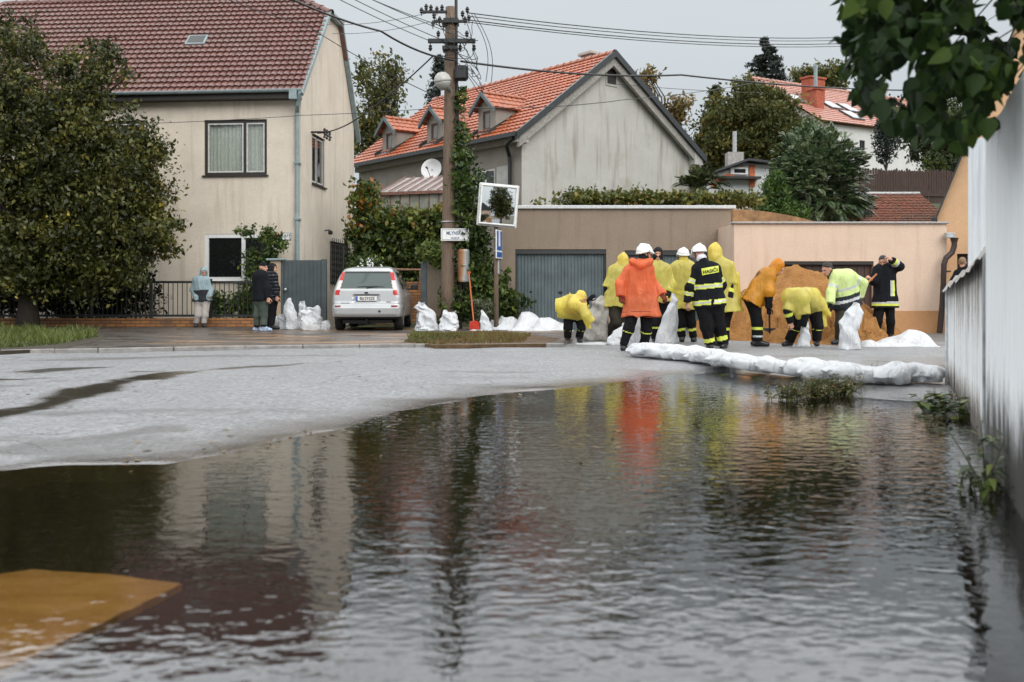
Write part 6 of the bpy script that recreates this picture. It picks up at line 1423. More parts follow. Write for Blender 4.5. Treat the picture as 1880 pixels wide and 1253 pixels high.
t_ = thing('dark_hedge', 'dark leaved hedge behind the iron fence under the big tree', 'hedge', P(120, 600, 28.6)*[1, 1, 0]); o, cl = crown('leaves', t_, [blob(x_, 545, 40, 45, 28.6, .35) for x_ in range(-40, 270, 38)], 9000, .12, m_leaf('hedge leaves', [(0, (.006, .010, .004)), (1, (.035, .04, .012))], .6, .15, .2), ncl=500, sig=.09); limbs(t_, P(120, 606, 28.7), P(120, 540, 28.6), .03, cl, 60, 'stems')

def litter(n, polys, size, zf):
    V = []; tone = []
    for _ in range(n):
        pl_ = random.choice(polys); a, b, w_ = pl_; t = random.random(); p = PG(a[0]+(b[0]-a[0])*t, a[1]+(b[1]-a[1])*t); p = p+np.array([random.gauss(0, w_), random.gauss(0, w_), 0]); th = random.uniform(0, 6.283); L = size*random.uniform(.5, 1.3); dr = np.array([math.cos(th), math.sin(th), 0]); sd_ = np.array([-dr[1], dr[0], 0]); z = zf(p)
        p[2] = z; V += [p, p+dr*L*.4+sd_*L*.28+[0, 0, .008*random.random()], p+dr*L+[0, 0, .012*random.random()], p+dr*L*.4-sd_*L*.28+[0, 0, .008*random.random()]]; tone.append(random.random())
    V = np.array(V); return V, np.arange(len(V)).reshape(-1, 4), tone
V, Fq, tn = litter(230, [((0, 654), (450, 645), .25), ((450, 645), (760, 642), .2), ((100, 720), (900, 690), .9), ((700, 640), (1040, 640), .15), ((200, 850), (640, 786), .12), ((640, 784), (1100, 707), .12), ((300, 860), (900, 740), .3), ((900, 800), (1600, 800), .8), ((1500, 745), (1740, 770), .2)], .055, lambda p: float(max(road_z(np.array([p[0]]), np.array([p[1]]))[0][0], .0))+.004)
tag(link_mesh('fallen_leaves', V, Fq, LF_BROWN, attr=tn), kind='stuff')
# ================================================================== people
from mathutils.bvhtree import BVHTree
def m_cloth(name, col, rough=.8, var=.15, fold=.5, sc=18, spec=.3):
    t = NT(name); c = np.array(col); f = t.noise(6, t.co((1, 1, .6)), 5, .6); fold = fold*1.6
    h = t.math('ADD', t.noise(sc, t.co((1, 1, .45)), 3, .6, .8), t.math('MULTIPLY', t.noise(220, None, 2), .15)); h = t.math('ADD', h, t.math('MULTIPLY', t.ramp(t.noise(5.5, t.co((1.5, 1.5, .45)), 2, .5, 1.2), [(.40, 0.0), (.5, 1.0), (.60, 0.0)]), .5))
    return t.done(t.pr(t.ramp(f, [(.3, tuple(c*(1-var))), (.7, tuple(np.minimum(c*(1+var), 1)))]), rough, t.bump(h, fold, .02), spec=spec))
def m_film(name, col, clear=.22, rough=.32):
    """thin plastic raincoat: glossy, lets some of what is under it show"""
    t = NT(name); c = np.array(col); v = t.co((1.3, 1.3, .4))
    h = t.math('ADD', t.noise(6, v, 2, .5, 1.2), t.math('MULTIPLY', t.noise(15, v, 2, .5, .8), .3)); h = t.math('ADD', h, t.math('MULTIPLY', t.ramp(t.noise(5.5, t.co((1.5, 1.5, .45)), 2, .5, 1.2), [(.40, 0.0), (.5, 1.0), (.60, 0.0)]), .10)); b = t.bump(h, .55, .06)
    f = t.noise(5, t.co(), 4); colr = t.ramp(f, [(.3, tuple(c*.82)), (.7, tuple(np.minimum(c*1.1, 1)))])
    p = t.pr(colr, rough, b, spec=.5)
    tl = t.n('ShaderNodeBsdfTranslucent'); t.t.links.new(colr, tl.inputs[0]); t.t.links.new(b, tl.inputs['Normal'])
    tr = t.n('ShaderNodeBsdfTransparent'); tr.inputs[0].default_value = (*np.minimum(c*1.25+.05, 1), 1)
    m1 = t.n('ShaderNodeMixShader'); m1.inputs[0].default_value = .48; t.t.links.new(p, m1.inputs[1]); t.t.links.new(tl.outputs[0], m1.inputs[2])
    m2 = t.n('ShaderNodeMixShader'); t.t.links.new(t.ramp(t.noise(4, t.co((1, 1, .6)), 3), [(.35, clear*.6), (.65, min(1, clear*1.5))]), m2.inputs[0]); t.t.links.new(m1.outputs[0], m2.inputs[1]); t.t.links.new(tr.outputs[0], m2.inputs[2])
    return t.done(m2.outputs[0])
def m_skin(name, col): 
    t = NT(name); c = np.array(col); f = t.noise(30, t.co(), 4)
    return t.done(t.pr(t.ramp(f, [(.3, tuple(c*.88)), (.7, tuple(c*1.08))]), .5, spec=.4, **{'Subsurface Weight': .08, 'Subsurface Radius': (.01, .004, .002)}))
SKIN = m_skin('skin', (.50, .27, .19)); LIPS = plain('lips', (.34, .12, .10), .45); EYEW = plain('eye', (.06, .04, .03), .2)
UNI = m_cloth('navy black uniform', (.011, .012, .015), .9, .25, spec=.12); UNI2 = m_cloth('black trousers', (.010, .010, .011), .9, .3, spec=.12); BOOT = plain('boot leather', (.010, .010, .010), .4, var=.3)
REFY = plain('fluorescent yellow band', (.60, .66, .09), .5, var=.1); REFS = plain('silver reflective tape', (.48, .49, .50), .35, metal=.2, var=.12)
YEL = m_film('yellow raincoat film', (.98, .82, .20), .13, .22); ORA = m_film('orange red coat', (.95, .225, .085), .0, .42); ORY = m_film('orange yellow raincoat', (.86, .38, .03), .05, .34)
HELM = plain('white helmet paint', (.72, .73, .70), .25, var=.05, spec=.6); NAVY = m_cloth('dark knit', (.010, .011, .014), .9)
def frame(f, roll=0):
    f = nrm(f); r = nrm(np.cross(f, (0, 0, 1))); u = np.cross(r, f); return np.stack([r, f, u])
def head_sdf(c, R):
    r, f, u = R
    def fn(p):
        d = ell(p, c+u*.018-f*.008, R, (.076, .096, .098))
        d = smin(d, ell(p, c+f*.030-u*.058, R, (.055, .064, .062)), .05); d = smin(d, rc(p, c+f*.058-u*.095, c+f*.066-u*.092, .026, .026)[0], .04)
        for s in (-1, 1):
            d = -smin(-d, (np.linalg.norm(p-(c+r*s*.033+f*.104+u*.004), axis=1)-.021), .018)
            d = smin(d, ell(p, c+r*s*.078-f*.008-u*.012, R, (.012, .024, .034)), .012); d = smin(d, rc(p, c+r*s*.012+f*.092+u*.026, c+r*s*.048+f*.080+u*.024, .009, .008)[0], .014)
        d = smin(d, rc(p, c+f*.090+u*.006, c+f*.113-u*.034, .010, .016)[0], .014); d = smin(d, rc(p, c+r*.018+f*.086-u*.062, c-r*.018+f*.086-u*.062, .011, .011)[0], .012)
        return d
    return fn
def hand_mesh(w, tip, side, palm, curl=.35, grip=False, sc=1.0):
    """w wrist, tip aim of the fingers, side = thumb side, palm = palm normal"""
    f = nrm(np.asarray(tip)-w); s = nrm(side-f*np.dot(side, f)); pn = np.cross(f, s); pn = pn if np.dot(pn, palm) > 0 else -pn
    segs = [(w-f*.05*sc, w+f*.012*sc, .027*sc, .026*sc, .03)]
    for k, (o, L) in enumerate(((.030, .072), (.010, .080), (-.010, .074), (-.029, .058))):
        a = w+f*.005*sc+s*o*.55*sc; b = w+f*(.092-.004*abs(k-1))*sc+s*o*1.0*sc; segs.append((a, b, .015*sc, .012*sc, .018)); ang = .15+curl*.9+(.08*k); p = b; d = f
        for j, (q, rr) in enumerate(((.45, .0098), (.31, .0088), (.24, .0078))):
            an = (ang if j == 0 else ang+(.75*curl+.1)*j*1.25); d = nrm(f*math.cos(an)+pn*math.sin(an)+s*o*.5); e = p+d*L*q*sc; segs.append((p, e, rr*sc, rr*.92*sc, .004)); p = e
    a = w+f*.018*sc+s*.022*sc; b = a+(f*.030+s*.030+pn*.012)*sc; c = b+(f*.030+s*(.012 if not grip else -.004)+pn*(.012+.02*curl))*sc; e = c+(f*.024-s*.002+pn*(.006+.016*curl))*sc
    segs += [(a, b, .015*sc, .0125*sc, .014), (b, c, .0115*sc, .010*sc, .004), (c, e, .010*sc, .008*sc, .004)]
    def fn(p):
        d = None
        for (a_, b_, r1, r2, k) in segs:
            q = rc(p, a_, b_, r1, r2)[0]; d = q if d is None else smin(d, q, k)
        return d
    pts = np.array([x for g in segs for x in g[:2]]); return surfnet(fn, pts.min(0)-.035, pts.max(0)+.035, .0058)
def seg_eval(p, segs, flat=True):
    """segments (name, a, b, r1, r2, k, flat_end) -> blended distance"""
    d = None
    for s in segs:
        q, t = rc(p, s[1], s[2], s[3], s[4])
        if s[6]:
            ba = s[2]-s[1]; L = np.linalg.norm(ba); q = np.maximum(q, (p-s[2])@(ba/L))
        d = q if d is None else smin(d, q, s[5])
    return d
def seg_class(p, segs):
    D = []; T = []
    for s in segs: q, t = rc(p, s[1], s[2], s[3], s[4]); D.append(q); T.append(t)
    D = np.array(D); k = D.argmin(0); return k, np.array(T)[k, np.arange(len(p))]
def garment(root, base, torso, arms, clip, amp, spec, rules, h=.0155, fold=(8, 8, 3.2), seed=1, extra=None, cut=None, drop_cap=None):
    """torso segments are cut by the hem planes, sleeve segments are not"""
    segs = torso+arms
    def fn(p):
        d = seg_eval(p, torso) if torso else None
        if d is not None:
            for (c, n) in clip: d = np.maximum(d, (p-c)@n)
        if arms:
            a = seg_eval(p, arms); d = a if d is None else smin(d, a, .045)
        if extra is not None: d = extra(p, d)
        nz = fbm(p*np.array(fold), seed, 2); rd = 1-np.abs(fbm(p*np.array(fold)*.9+7.3, seed+9, 2)); d = d-amp*(.6*nz+1.5*(rd-.69))
        if cut is not None:
            for (c, n) in cut: d = np.maximum(d, (p-c)@n)
        return d
    pts = np.array([x for g in segs for x in g[1:3]]); rm = max(max(g[3], g[4]) for g in segs)+.05
    V, Fq = surfnet(fn, pts.min(0)-rm, pts.max(0)+rm, h); C = V[Fq].mean(1); k, t = seg_class(C, segs); lab = np.zeros(len(Fq), int); names = [g[0] for g in segs]
    for rl in rules:
        if rl[0] == 'axis':
            _, nmz, o, ax, lo, hi, lb = rl; s = (C-o)@ax; m = (s > lo) & (s < hi) & np.isin(k, [i for i, q in enumerate(names) if q.startswith(nmz)])
        elif rl[0] == 'fn': m = rl[1](C, k, t, names); lb = rl[2]
        else:
            nmz, lo, hi, lb = rl; m = (t > lo) & (t < hi) & np.isin(k, [i for i, q in enumerate(names) if q == nmz])
        lab[m] = lb
    if drop_cap is not None:
        for (c, n) in drop_cap:
            on = np.abs((C-c)@n) < h*.6; nn_ = np.cross(V[Fq[:, 1]]-V[Fq[:, 0]], V[Fq[:, 2]]-V[Fq[:, 0]]); nn_ /= np.maximum(np.linalg.norm(nn_, axis=1), 1e-9)[:, None]; lab[on & ((nn_@n) > .85)] = -1
    return V, Fq, split_mesh(V, Fq, lab, spec, root)
def decal(root, V, Fq, quad, mat, txt=None, tmat=None, tsize=.6, name='back_panel'):
    """a printed patch that follows the garment: corners given as seen in the photograph, laid on the surface"""
    bv = BVHTree.FromPolygons([tuple(v) for v in V], [tuple(f) for f in Fq]); o = Vector((0, 0, CH)); q = np.array(quad, float)
    def hit(u, v, off):
        c = (q[0]*(1-u)+q[1]*u)*(1-v)+(q[3]*(1-u)+q[2]*u)*v; dr = Vector(((c[0]-CX)/F, 1, -(c[1]-HY)/F)).normalized(); l, n, i, ds = bv.ray_cast(o, dr)
        return None if l is None else np.array(l-dr*off)
    nu, nv = 18, 8; pts = {}; 
    for i in range(nu+1):
        for j in range(nv+1): pts[i, j] = hit(i/nu, j/nv, .010)
    VV = []; idx = {}
    for k, p in pts.items():
        if p is not None: idx[k] = len(VV); VV.append(p)
    FF_ = [tuple(idx[a] for a in ((i, j), (i+1, j), (i+1, j+1), (i, j+1))) for i in range(nu) for j in range(nv) if all(a in idx for a in ((i, j), (i+1, j), (i+1, j+1), (i, j+1)))]
    par = root
    if mat is not None and FF_: par = link_mesh(name, VV, FF_, mat, root, smooth=True)
    if txt:
        TV, TF = text_mesh(txt, 1.0); w = np.ptp(TV[:, 0]); h_ = np.ptp(TV[:, 1]); TV[:, 0] = (TV[:, 0]-TV[:, 0].min())/w*.86+.07; TV[:, 1] = (TV[:, 1].max()-TV[:, 1])/h_*tsize+(1-tsize)/2; P3 = [hit(a[0], a[1], .016) for a in TV]
        keep = [f for f in TF if all(P3[i] is not None for i in f)]
        if keep: link_mesh('lettering', [p if p is not None else np.zeros(3) for p in P3], keep, tmat, par)
def person(label, d, J, face, g=GZ, jacket=None, trousers=None, poncho=None, helmet=None, hair=None, hood=None, hands='', boots=BOOT, skin=SKIN, group=None, sc=1.0, curl=.4, glove=None, knit=None, collar=None, seed=1, legw=1.0, loc=None):
    A_ = {k: P(v[0], v[1], d+(v[2] if len(v) > 2 else 0)) for k, v in J.items()}
    for s in 'lr':
        for nm, zz in (('a', .10), ('t', .035)):
            if nm+s in A_: A_[nm+s][2] = g+zz
    A_['sl'], A_['sr'] = A_['sl']*.88+A_['sr']*.12, A_['sr']*.88+A_['sl']*.12
    pel = (A_['hl']+A_['hr'])/2; ch = (A_['sl']+A_['sr'])/2; ax = nrm(ch-pel); base = np.array([(A_['al'][0]+A_['ar'][0])/2, (A_['al'][1]+A_['ar'][1])/2, g])
    t = thing('person', label, 'person', base, group); R = frame(face); hc_ = A_['head']; nk = hc_-R[2]*.10-R[1]*.02
    J3 = A_; chest = ch-ax*.04
    inw = lambda a, b, k: a+(b-a)*k
    tl, tr = inw(J3['sl'], J3['sr'], .22), inw(J3['sr'], J3['sl'], .22)
    # the body: one continuous surface, finer at the head and hands
    B = [('torso', J3['hl'], tl, .105, .10, .06, 0), ('torso', J3['hr'], tr, .105, .10, .06, 0), ('torso', pel, chest, .11, .12, .06, 0), ('neck', chest, nk, .06, .052, .05, 0)]
    for s in 'lr':
        B += [('upper_arm', J3['s'+s], J3['e'+s], .056, .045, .05, 0), ('forearm', J3['e'+s], J3['w'+s], .044, .030, .02, 0), ('thigh', J3['h'+s], J3['k'+s], .085, .058, .06, 0), ('shin', J3['k'+s], J3['a'+s], .056, .042, .03, 0), ('foot', J3['a'+s], J3['a'+s]-[0, 0, .05], .040, .036, .03, 0)]
    pts = np.array([x for q in B for x in q[1:3]]+[hc_]); hs_ = head_sdf(hc_, R)
    Vb, Fb = surfnet(lambda p: seg_eval(p, B), pts.min(0)-.16, pts.max(0)+.16, .025)
    Vh, Fh = surfnet(lambda p: smin(hs_(p), rc(p, chest, nk, .06, .052)[0], .02), hc_-.17, hc_+.17, .0085)
    C = Vh[Fh].mean(1)-hc_; X_ = C@R.T; mi = np.zeros(len(Fh), int)
    mi[(np.abs(X_[:, 0]) < .024) & (np.abs(X_[:, 2]+.062) < .007) & (X_[:, 1] > .07)] = 1
    for s in (-1, 1): mi[(np.hypot((X_[:, 0]-s*.033)/1.5, X_[:, 2]-.004) < .008) & (X_[:, 1] > .05)] = 2
    VV, FF_, MI = [Vb, Vh], [Fb, Fh+len(Vb)], [np.zeros(len(Fb), int), mi]
    gl = []
    for s in 'lr':
        if s in hands:
            tip = J3.get('d'+s, J3['w'+s]+nrm(J3['w'+s]-J3['e'+s])*.1); inward = nrm(pel-J3['w'+s]); fwd = R[1]
            Vq, Fq = hand_mesh(J3['w'+s], tip, fwd+R[2]*.2, inward+.3*fwd, curl, sc=1.05); n = sum(len(v) for v in VV)
            if glove is not None: gl.append((Vq, Fq))
            else: VV.append(Vq); FF_.append(Fq+n); MI.append(np.zeros(len(Fq), int))
    link_mesh('body', np.concatenate(VV), np.concatenate(FF_), [skin, LIPS, EYEW], t, smooth=True, mi=np.concatenate(MI))
    for Vq, Fq in gl: link_mesh('glove', Vq, Fq, glove, t, smooth=True)
    # trousers and boots
    tb_ = trousers or {}
    lw_ = legw
    T = [('seat', J3['hl'], inw(J3['hl'], J3['hr'], .5), .125*lw_, .125*lw_, .06, 0), ('seat', J3['hr'], inw(J3['hr'], J3['hl'], .5), .125*lw_, .125*lw_, .06, 0), ('waist', pel, pel+ax*.12, .14, .13, .06, 0)]
    for s in 'lr': T += [('thigh_'+s, J3['h'+s], J3['k'+s], .115*lw_, .088*lw_, .05, 0), ('shin_'+s, J3['k'+s], J3['a'+s]+[0, 0, .0], .086*lw_, .076*lw_, .04, 1)]
    tm_ = tb_.get('mat', UNI2); spec = {0: ('trousers', tm_, None)}; rules = []
    for i, (nm, lo, hi, m_) in enumerate(tb_.get('bands', [])):
        spec[10+i] = ('reflective_band' if m_ in (REFY, REFS) else 'trouser_cuff', m_, None); rules.append((nm, lo, hi, 10+i))
    garment(t, base, T, [], [], .013, spec, rules, .0165, seed=seed)
    for s in 'lr':
        a = J3['a'+s]; to = J3['t'+s]; dr = (to-a)*[1, 1, 0]; dl = np.linalg.norm(dr); dr = nrm(dr) if dl > .02 else R[1]*[1, 1, 0]; heel = a-dr*.045; heel[2] = g+.045; toe = a+dr*.17; toe[2] = g+.04
        Bt = [('shaft', a+[0, 0, .09], a, .056, .053, .03, 0), ('foot', heel, toe, .048, .042, .03, 0), ('sole', a, toe-dr*.03, .05, .04, .03, 0)]
        V, Fq = surfnet(lambda p: np.maximum(seg_eval(p, Bt), (g+.004)-p[:, 2]), np.minimum(a, toe)-.14, np.maximum(a, toe)+.18, .013)
        link_mesh('boot' if boots is BOOT else 'shoe', V, Fq, boots, t, smooth=True)
    # jacket
    def tor(off, hem, flare=0.0, w=1.0):
        q = [('torso', J3['hl'], tl, .112+off, .10+off, .07, 0), ('torso', J3['hr'], tr, .112+off, .10+off, .07, 0), ('torso', pel, chest, .12+off, .13+off, .07, 0), ('yoke', J3['sl'], J3['sr'], .052+off, .052+off, .07, 0), ('collar', chest, nk+R[2]*.0, .10+off*.5, .078+off*.3, .05, 1)]
        if hem > 0:
            for s in 'lr': q.append(('skirt', J3['h'+s], J3['h'+s]-ax*hem+(J3['h'+s]-pel)*flare, .118+off, .118+off+flare*.10, .06, 0))
            q.append(('skirt', pel, pel-ax*hem, .11+off, .12+off+flare*.1, .06, 0))
        return q
    def slv(off, end=1.0, wide=1.0):
        q = []
        for s in 'lr':
            e = J3['e'+s]; w_ = J3['w'+s]; q.append(('upper_'+s, J3['s'+s], e, (.060+off*.9), (.053+off)*wide, .05, 0 if end > 0 else 1))
            if end > 0: q.append(('fore_'+s, e, e+(w_-e)*end, (.056+off)*wide, (.042+off)*wide, .03, 1))
        return q
    VJ = None
    if jacket:
        j = jacket; hem = j.get('hem', .1); spec = {0: ('jacket', j['mat'], None)}; rules = []
        for i, bnd in enumerate(j.get('bands', [])):
            lb = 10+2*i; kind, lo, hi = bnd[0], bnd[1], bnd[2]; m_ = bnd[3] if len(bnd) > 3 else REFY; spec[lb] = (bnd[5] if len(bnd) > 5 else 'reflective_band', m_, None)
            rl = (lambda a, b, l: ('axis', ('torso', 'skirt', 'collar', 'yoke'), pel, ax, a, b, l)) if kind == 'body' else (lambda a, b, l: (kind, a, b, l))
            rules.append(rl(lo, hi, lb))
            if len(bnd) > 4 and bnd[4]: spec[lb+1] = ('silver_stripe', REFS, lb); w_ = (hi-lo)*.31; rules.append(rl(lo+w_, hi-w_, lb+1))
        if 'fn' in j:
            for i, (fnc, nm, m_) in enumerate(j['fn']): spec[60+i] = (nm, m_, None); rules.append(('fn', (lambda C, k, tt, nms, fnc=fnc: fnc(C, J3, pel, ax, R, k, nms)), 60+i))
        V, Fq, made = garment(t, base, tor(j.get('off', .022), hem, j.get('flare', 0)), slv(j.get('off', .022)*.8, j.get('sleeve', 1.0)), [(pel-ax*hem, -ax)], j.get('amp', .012), spec, rules, .0155, seed=seed+3, drop_cap=[(pel-ax*hem, -ax)] if hem > .02 else None, extra=(lambda p, dd, q_=[('d', P(a[0], a[1], d+a[2]), P(b[0], b[1], d+b[2]), r1, r2, .05, 0) for (a, b, r1, r2) in j['drape']]: smin(dd, seg_eval(p, q_), .035)) if 'drape' in j else None, fold=j.get('fold', (8, 8, 3.2))); VJ = (V, Fq)
    if poncho:
        j = poncho; hem = j.get('hem', .3); ex = [('drape', P(a[0], a[1], d+a[2]), P(b[0], b[1], d+b[2]), r1, r2, .06, 0) for (a, b, r1, r2) in j.get('drape', [])]
        hdn = j.get('hem_n', -ax); hpt = j.get('hem_p'); hpt = pel-ax*hem if hpt is None else P(*hpt[:2], d+hpt[2])
        to = tor(j.get('off', .05), max(hem+.02, .02), j.get('flare', .25))
        if hood == 'poncho': to = [q for q in to if q[0] != 'collar']+[('collar', chest, nk, .12, .10, .06, 0), ('hood', hc_-R[2]*.03-R[1]*.02, hc_+R[2]*.04-R[1]*.03, .118, .112, .05, 0), ('hood', hc_+R[2]*.05-R[1]*.05, hc_+R[2]*j.get('peak', .13)-R[1]*.08, .09, .035, .05, 0)]
        fc = [(hc_+R[1]*.075, R[1])] if hood == 'poncho' else None
        def ext(p, dd):
            if ex: dd = smin(dd, seg_eval(p, ex), .05)
            if fc is not None:
                nb = (np.linalg.norm(p-hc_, axis=1)-.17); cutp = np.maximum((p-fc[0][0])@R[1]*-1, nb); dd = np.maximum(dd, -cutp)
            return dd
        V, Fq, made = garment(t, base, to, slv(j.get('off', .05)*.8, j.get('sleeve', 0.0), 1.15), [(hpt, nrm(hdn))], j.get('amp', .022), {0: (j.get('name', 'raincoat'), j['mat'], None)}, [], .0150, (5.0, 5.0, .9), seed+5, ext, drop_cap=[(hpt, nrm(hdn))]); VJ = (V, Fq)
    if helmet:
        c = hc_+R[2]*.035-R[1]*.012; Rr = R
        def hf(p):
            q = (p-c)@Rr.T; dd = ell(p, c, Rr, (.118, .146, .120)); low = -.015-.05*np.clip(-q[:, 1]/.12, 0, 1); dd = np.maximum(dd, low-q[:, 2]); br = ell(p, c+Rr[1]*.10-Rr[2]*.018, Rr, (.105, .088, .014)); dd = smin(dd, br, .015)
            dd = smin(dd, np.maximum(np.abs(ell(p, c, Rr, (.124, .152, .126)))-.006, np.abs(q[:, 2]-low-.012)-.011), .008); return smin(dd, rc(p, c+Rr[2]*.105+Rr[1]*.07, c+Rr[2]*.105-Rr[1]*.08, .018, .018)[0], .03)
        V, Fq = surfnet(hf, c-.2, c+.2, .0105); hl_ = link_mesh('helmet', V, Fq, helmet, t, smooth=True)
        for s in (-1, 1):
            m = MB(); q = c+Rr[0]*s*.112-Rr[2]*.005+Rr[1]*.02; m.lathe([(.0, .016), (.018, .014), (.022, .004), (.022, -.01)], q, Rr[0]*s, 10); m.build('helmet_fitting', BOOT, hl_)
        m = MB(); m.tube([c+Rr[0]*.10-Rr[2]*.03, c+Rr[0]*.075+Rr[1]*.05-Rr[2]*.12, c+Rr[1]*.07-Rr[2]*.155, c-Rr[0]*.075+Rr[1]*.05-Rr[2]*.12, c-Rr[0]*.10-Rr[2]*.03], .007, 5); m.build('chin_strap', BOOT, t)
    if hair:
        m_, low, front = hair; 
        def hr(p):
            q = (p-hc_)@R.T; dd = ell(p, hc_+R[2]*.024-R[1]*.014, R, (.084, .102, .103))-.006*fbm(p*60, 3, 2); return np.maximum(dd, np.maximum(q[:, 1]*.75-(q[:, 2]-.045)-front, (low-q[:, 2])-np.clip(.04-q[:, 1], 0, .08)*.4))
        V, Fq = surfnet(hr, hc_-.17, hc_+.17, .0095); link_mesh('hair', V, Fq, m_, t, smooth=True)
    if knit:                                                        # balaclava, beanie, hood: a shell with the face left open
        m_, nm, opn, lowk, rad = knit
        def kf(p):
            q = (p-hc_)@R.T; dd = smin(ell(p, hc_+R[2]*.012-R[1]*.008, R, (rad, rad+.024, rad+.030)), rc(p, hc_-R[2]*.06, nk-R[2]*.03, rad*.9, rad*.88)[0], .05)-.005*fbm(p*22, 5, 2); fo = np.maximum(np.hypot(q[:, 0]/opn[0], (q[:, 2]-opn[2])/opn[1])-1, -.5)*min(opn[0], opn[1]); dd = np.maximum(dd, -np.maximum(fo, .03-q[:, 1])); return np.maximum(dd, lowk-q[:, 2])
        V, Fq = surfnet(kf, hc_-.25, hc_+.2, .0105); link_mesh(nm, V, Fq, m_, t, smooth=True)
    if collar:
        m_, nm, r1, r2, dz = collar; V, Fq = surfnet(lambda p: rc(p, nk-R[2]*.06, nk+R[2]*dz, r1, r2)[0]-.008*fbm(p*20, 2, 2), nk-.24, nk+.24, .0125); link_mesh(nm, V, Fq, m_, t, smooth=True)
    return t, J3, R, VJ, base, pel, ax
TB = lambda lo, hi, m=REFY: [('shin_l', lo, hi, m), ('shin_r', lo, hi, m)]
GP = 'people filling and carrying sandbags'
# 1 hooded man by the fence
LBLUE = m_cloth('pale blue jacket', (.27, .36, .39), .7, .1); DKP = m_cloth('dark jacket panel', (.022, .024, .03), .7); GREYT = m_cloth('light grey joggers', (.42, .39, .36), .9, .1)
person('person in a pale blue hooded jacket and light grey joggers by the fence', 27.25, dict(head=(374, 500, -.05), sl=(357, 515), sr=(382, 516, -.05), el=(354, 533), wl=(361, 547, -.12), er=(387, 533), wr=(384, 547, -.12), hl=(364, 551), hr=(378, 551), kl=(363, 579, -.05), kr=(376, 579, -.05), al=(360, 604), ar=(374, 604, -.03), tl=(359, 607, -.2), tr=(376, 607, -.22)), (.45, -.85, -.35), g=PV,
       jacket=dict(mat=LBLUE, hem=.04, off=.03, fn=[(lambda C, J, pel, ax, R, k, nms: ((C-pel)@ax > -.06) & ((C-pel)@ax < .27) & ((C-pel)@np.array([0, -1, 0]) > .03) & np.isin(k, [i for i, n in enumerate(nms) if n in ('torso', 'skirt')]), 'dark_panel', DKP)]), trousers=dict(mat=GREYT), knit=(LBLUE, 'hood', (.062, .085, -.01), -.2, .10), boots=plain('dark shoe', (.02, .02, .022), .6), seed=3, legw=.98)
# 2, 3 the two men by the gate
NVJ = m_cloth('black jacket', (.009, .011, .014), .9, spec=.12); GRN = m_cloth('dark green trousers', (.055, .075, .062), .85, .15); SNEAK = plain('blue white trainers', (.30, .38, .52), .5, var=.7, scale=16)
person('person in black jacket, cap, dark green trousers and blue white trainers by the gate', 24.2, dict(head=(483, 491), sl=(473, 508, .12), sr=(484, 508, -.12), el=(472, 530, .12), wl=(478, 548, .05), er=(491, 530, -.15), wr=(492, 547, -.2), dr=(493, 557, -.22), hl=(475, 551, .06), hr=(484, 551, -.06), kl=(472, 579, .05), kr=(485, 579, -.05), al=(471, 608, .08), ar=(484, 608, -.1), tl=(480, 613, .08), tr=(497, 613, -.12)), (.93, -.25, -.08), g=PV,
       jacket=dict(mat=NVJ, hem=.02, off=.04), trousers=dict(mat=GRN, bands=[('shin_l', .82, 1.01, NVJ), ('shin_r', .82, 1.01, NVJ)]), knit=(NVJ, 'cap', (.085, .10, -.05), .028, .088), hands='r', boots=SNEAK, curl=.55, seed=5, legw=1.02)
person('person in a black quilted puffer jacket and dark hood looking right beside the gate', 25.6, dict(head=(500, 493), sl=(492, 509, .12), sr=(503, 509, -.12), el=(492, 530, .14), wl=(498, 547, .1), er=(508, 530, -.15), wr=(508, 545, -.2), dr=(509, 555, -.22), hl=(495, 550, .06), hr=(502, 550, -.06), kl=(496, 579, .05), kr=(500, 579, -.05), al=(494, 606, .08), ar=(499, 606, -.1), tl=(505, 610, .08), tr=(508, 610, -.12)), (.93, -.30, -.05), g=PV,
       jacket=dict(mat=NVJ, hem=.06, off=.038, fn=[(lambda C, J, pel, ax, R, k, nms: np.mod((C-pel)@ax, .085) < .014, 'quilt_seam', plain('puffer shine', (.045, .05, .055), .35))]), trousers=dict(mat=UNI2), knit=(NAVY, 'hood', (.06, .085, -.01), -.2, .098), hands='r', curl=.5, seed=7)  # lighter bands along the quilting paint its shine into the colour
# 4 crouching firefighter
person('person stooping in a billowing yellow raincoat beside the big grey bag, facing right', 19.6, dict(head=(1068, 549, -.30), sl=(1050, 556, -.28), sr=(1064, 561, -.42), el=(1074, 563, -.2), wl=(1081, 550, -.35), dl=(1085, 547, -.38), er=(1076, 580, -.5), wr=(1086, 592, -.5), hl=(1044, 575, .0), hr=(1064, 575, .0), kl=(1043, 603, -.06), kr=(1067, 603, -.06), al=(1042, 630), ar=(1064, 630), tl=(1040, 632, -.2), tr=(1066, 632, -.2)), (.75, -.5, -.35), group=GP,
       jacket=dict(mat=UNI, hem=.0, off=-.012), trousers=dict(bands=TB(.0, .16)), hood='poncho', hands='l', glove=UNI, poncho=dict(mat=YEL, hem=.02, off=.045, amp=.022, peak=.10, sleeve=1.0, hem_p=(1052, 588, 0), hem_n=(-.15, 0, -1), drape=[((1052, 555, -.1), (1026, 560, -.1), .17, .13), ((1026, 562, -.1), (1034, 574, -.1), .12, .07), ((1066, 560, -.4), (1083, 602, -.45), .10, .045), ((1048, 546, -.25), (1045, 536, -.25), .06, .02)]), seed=11)
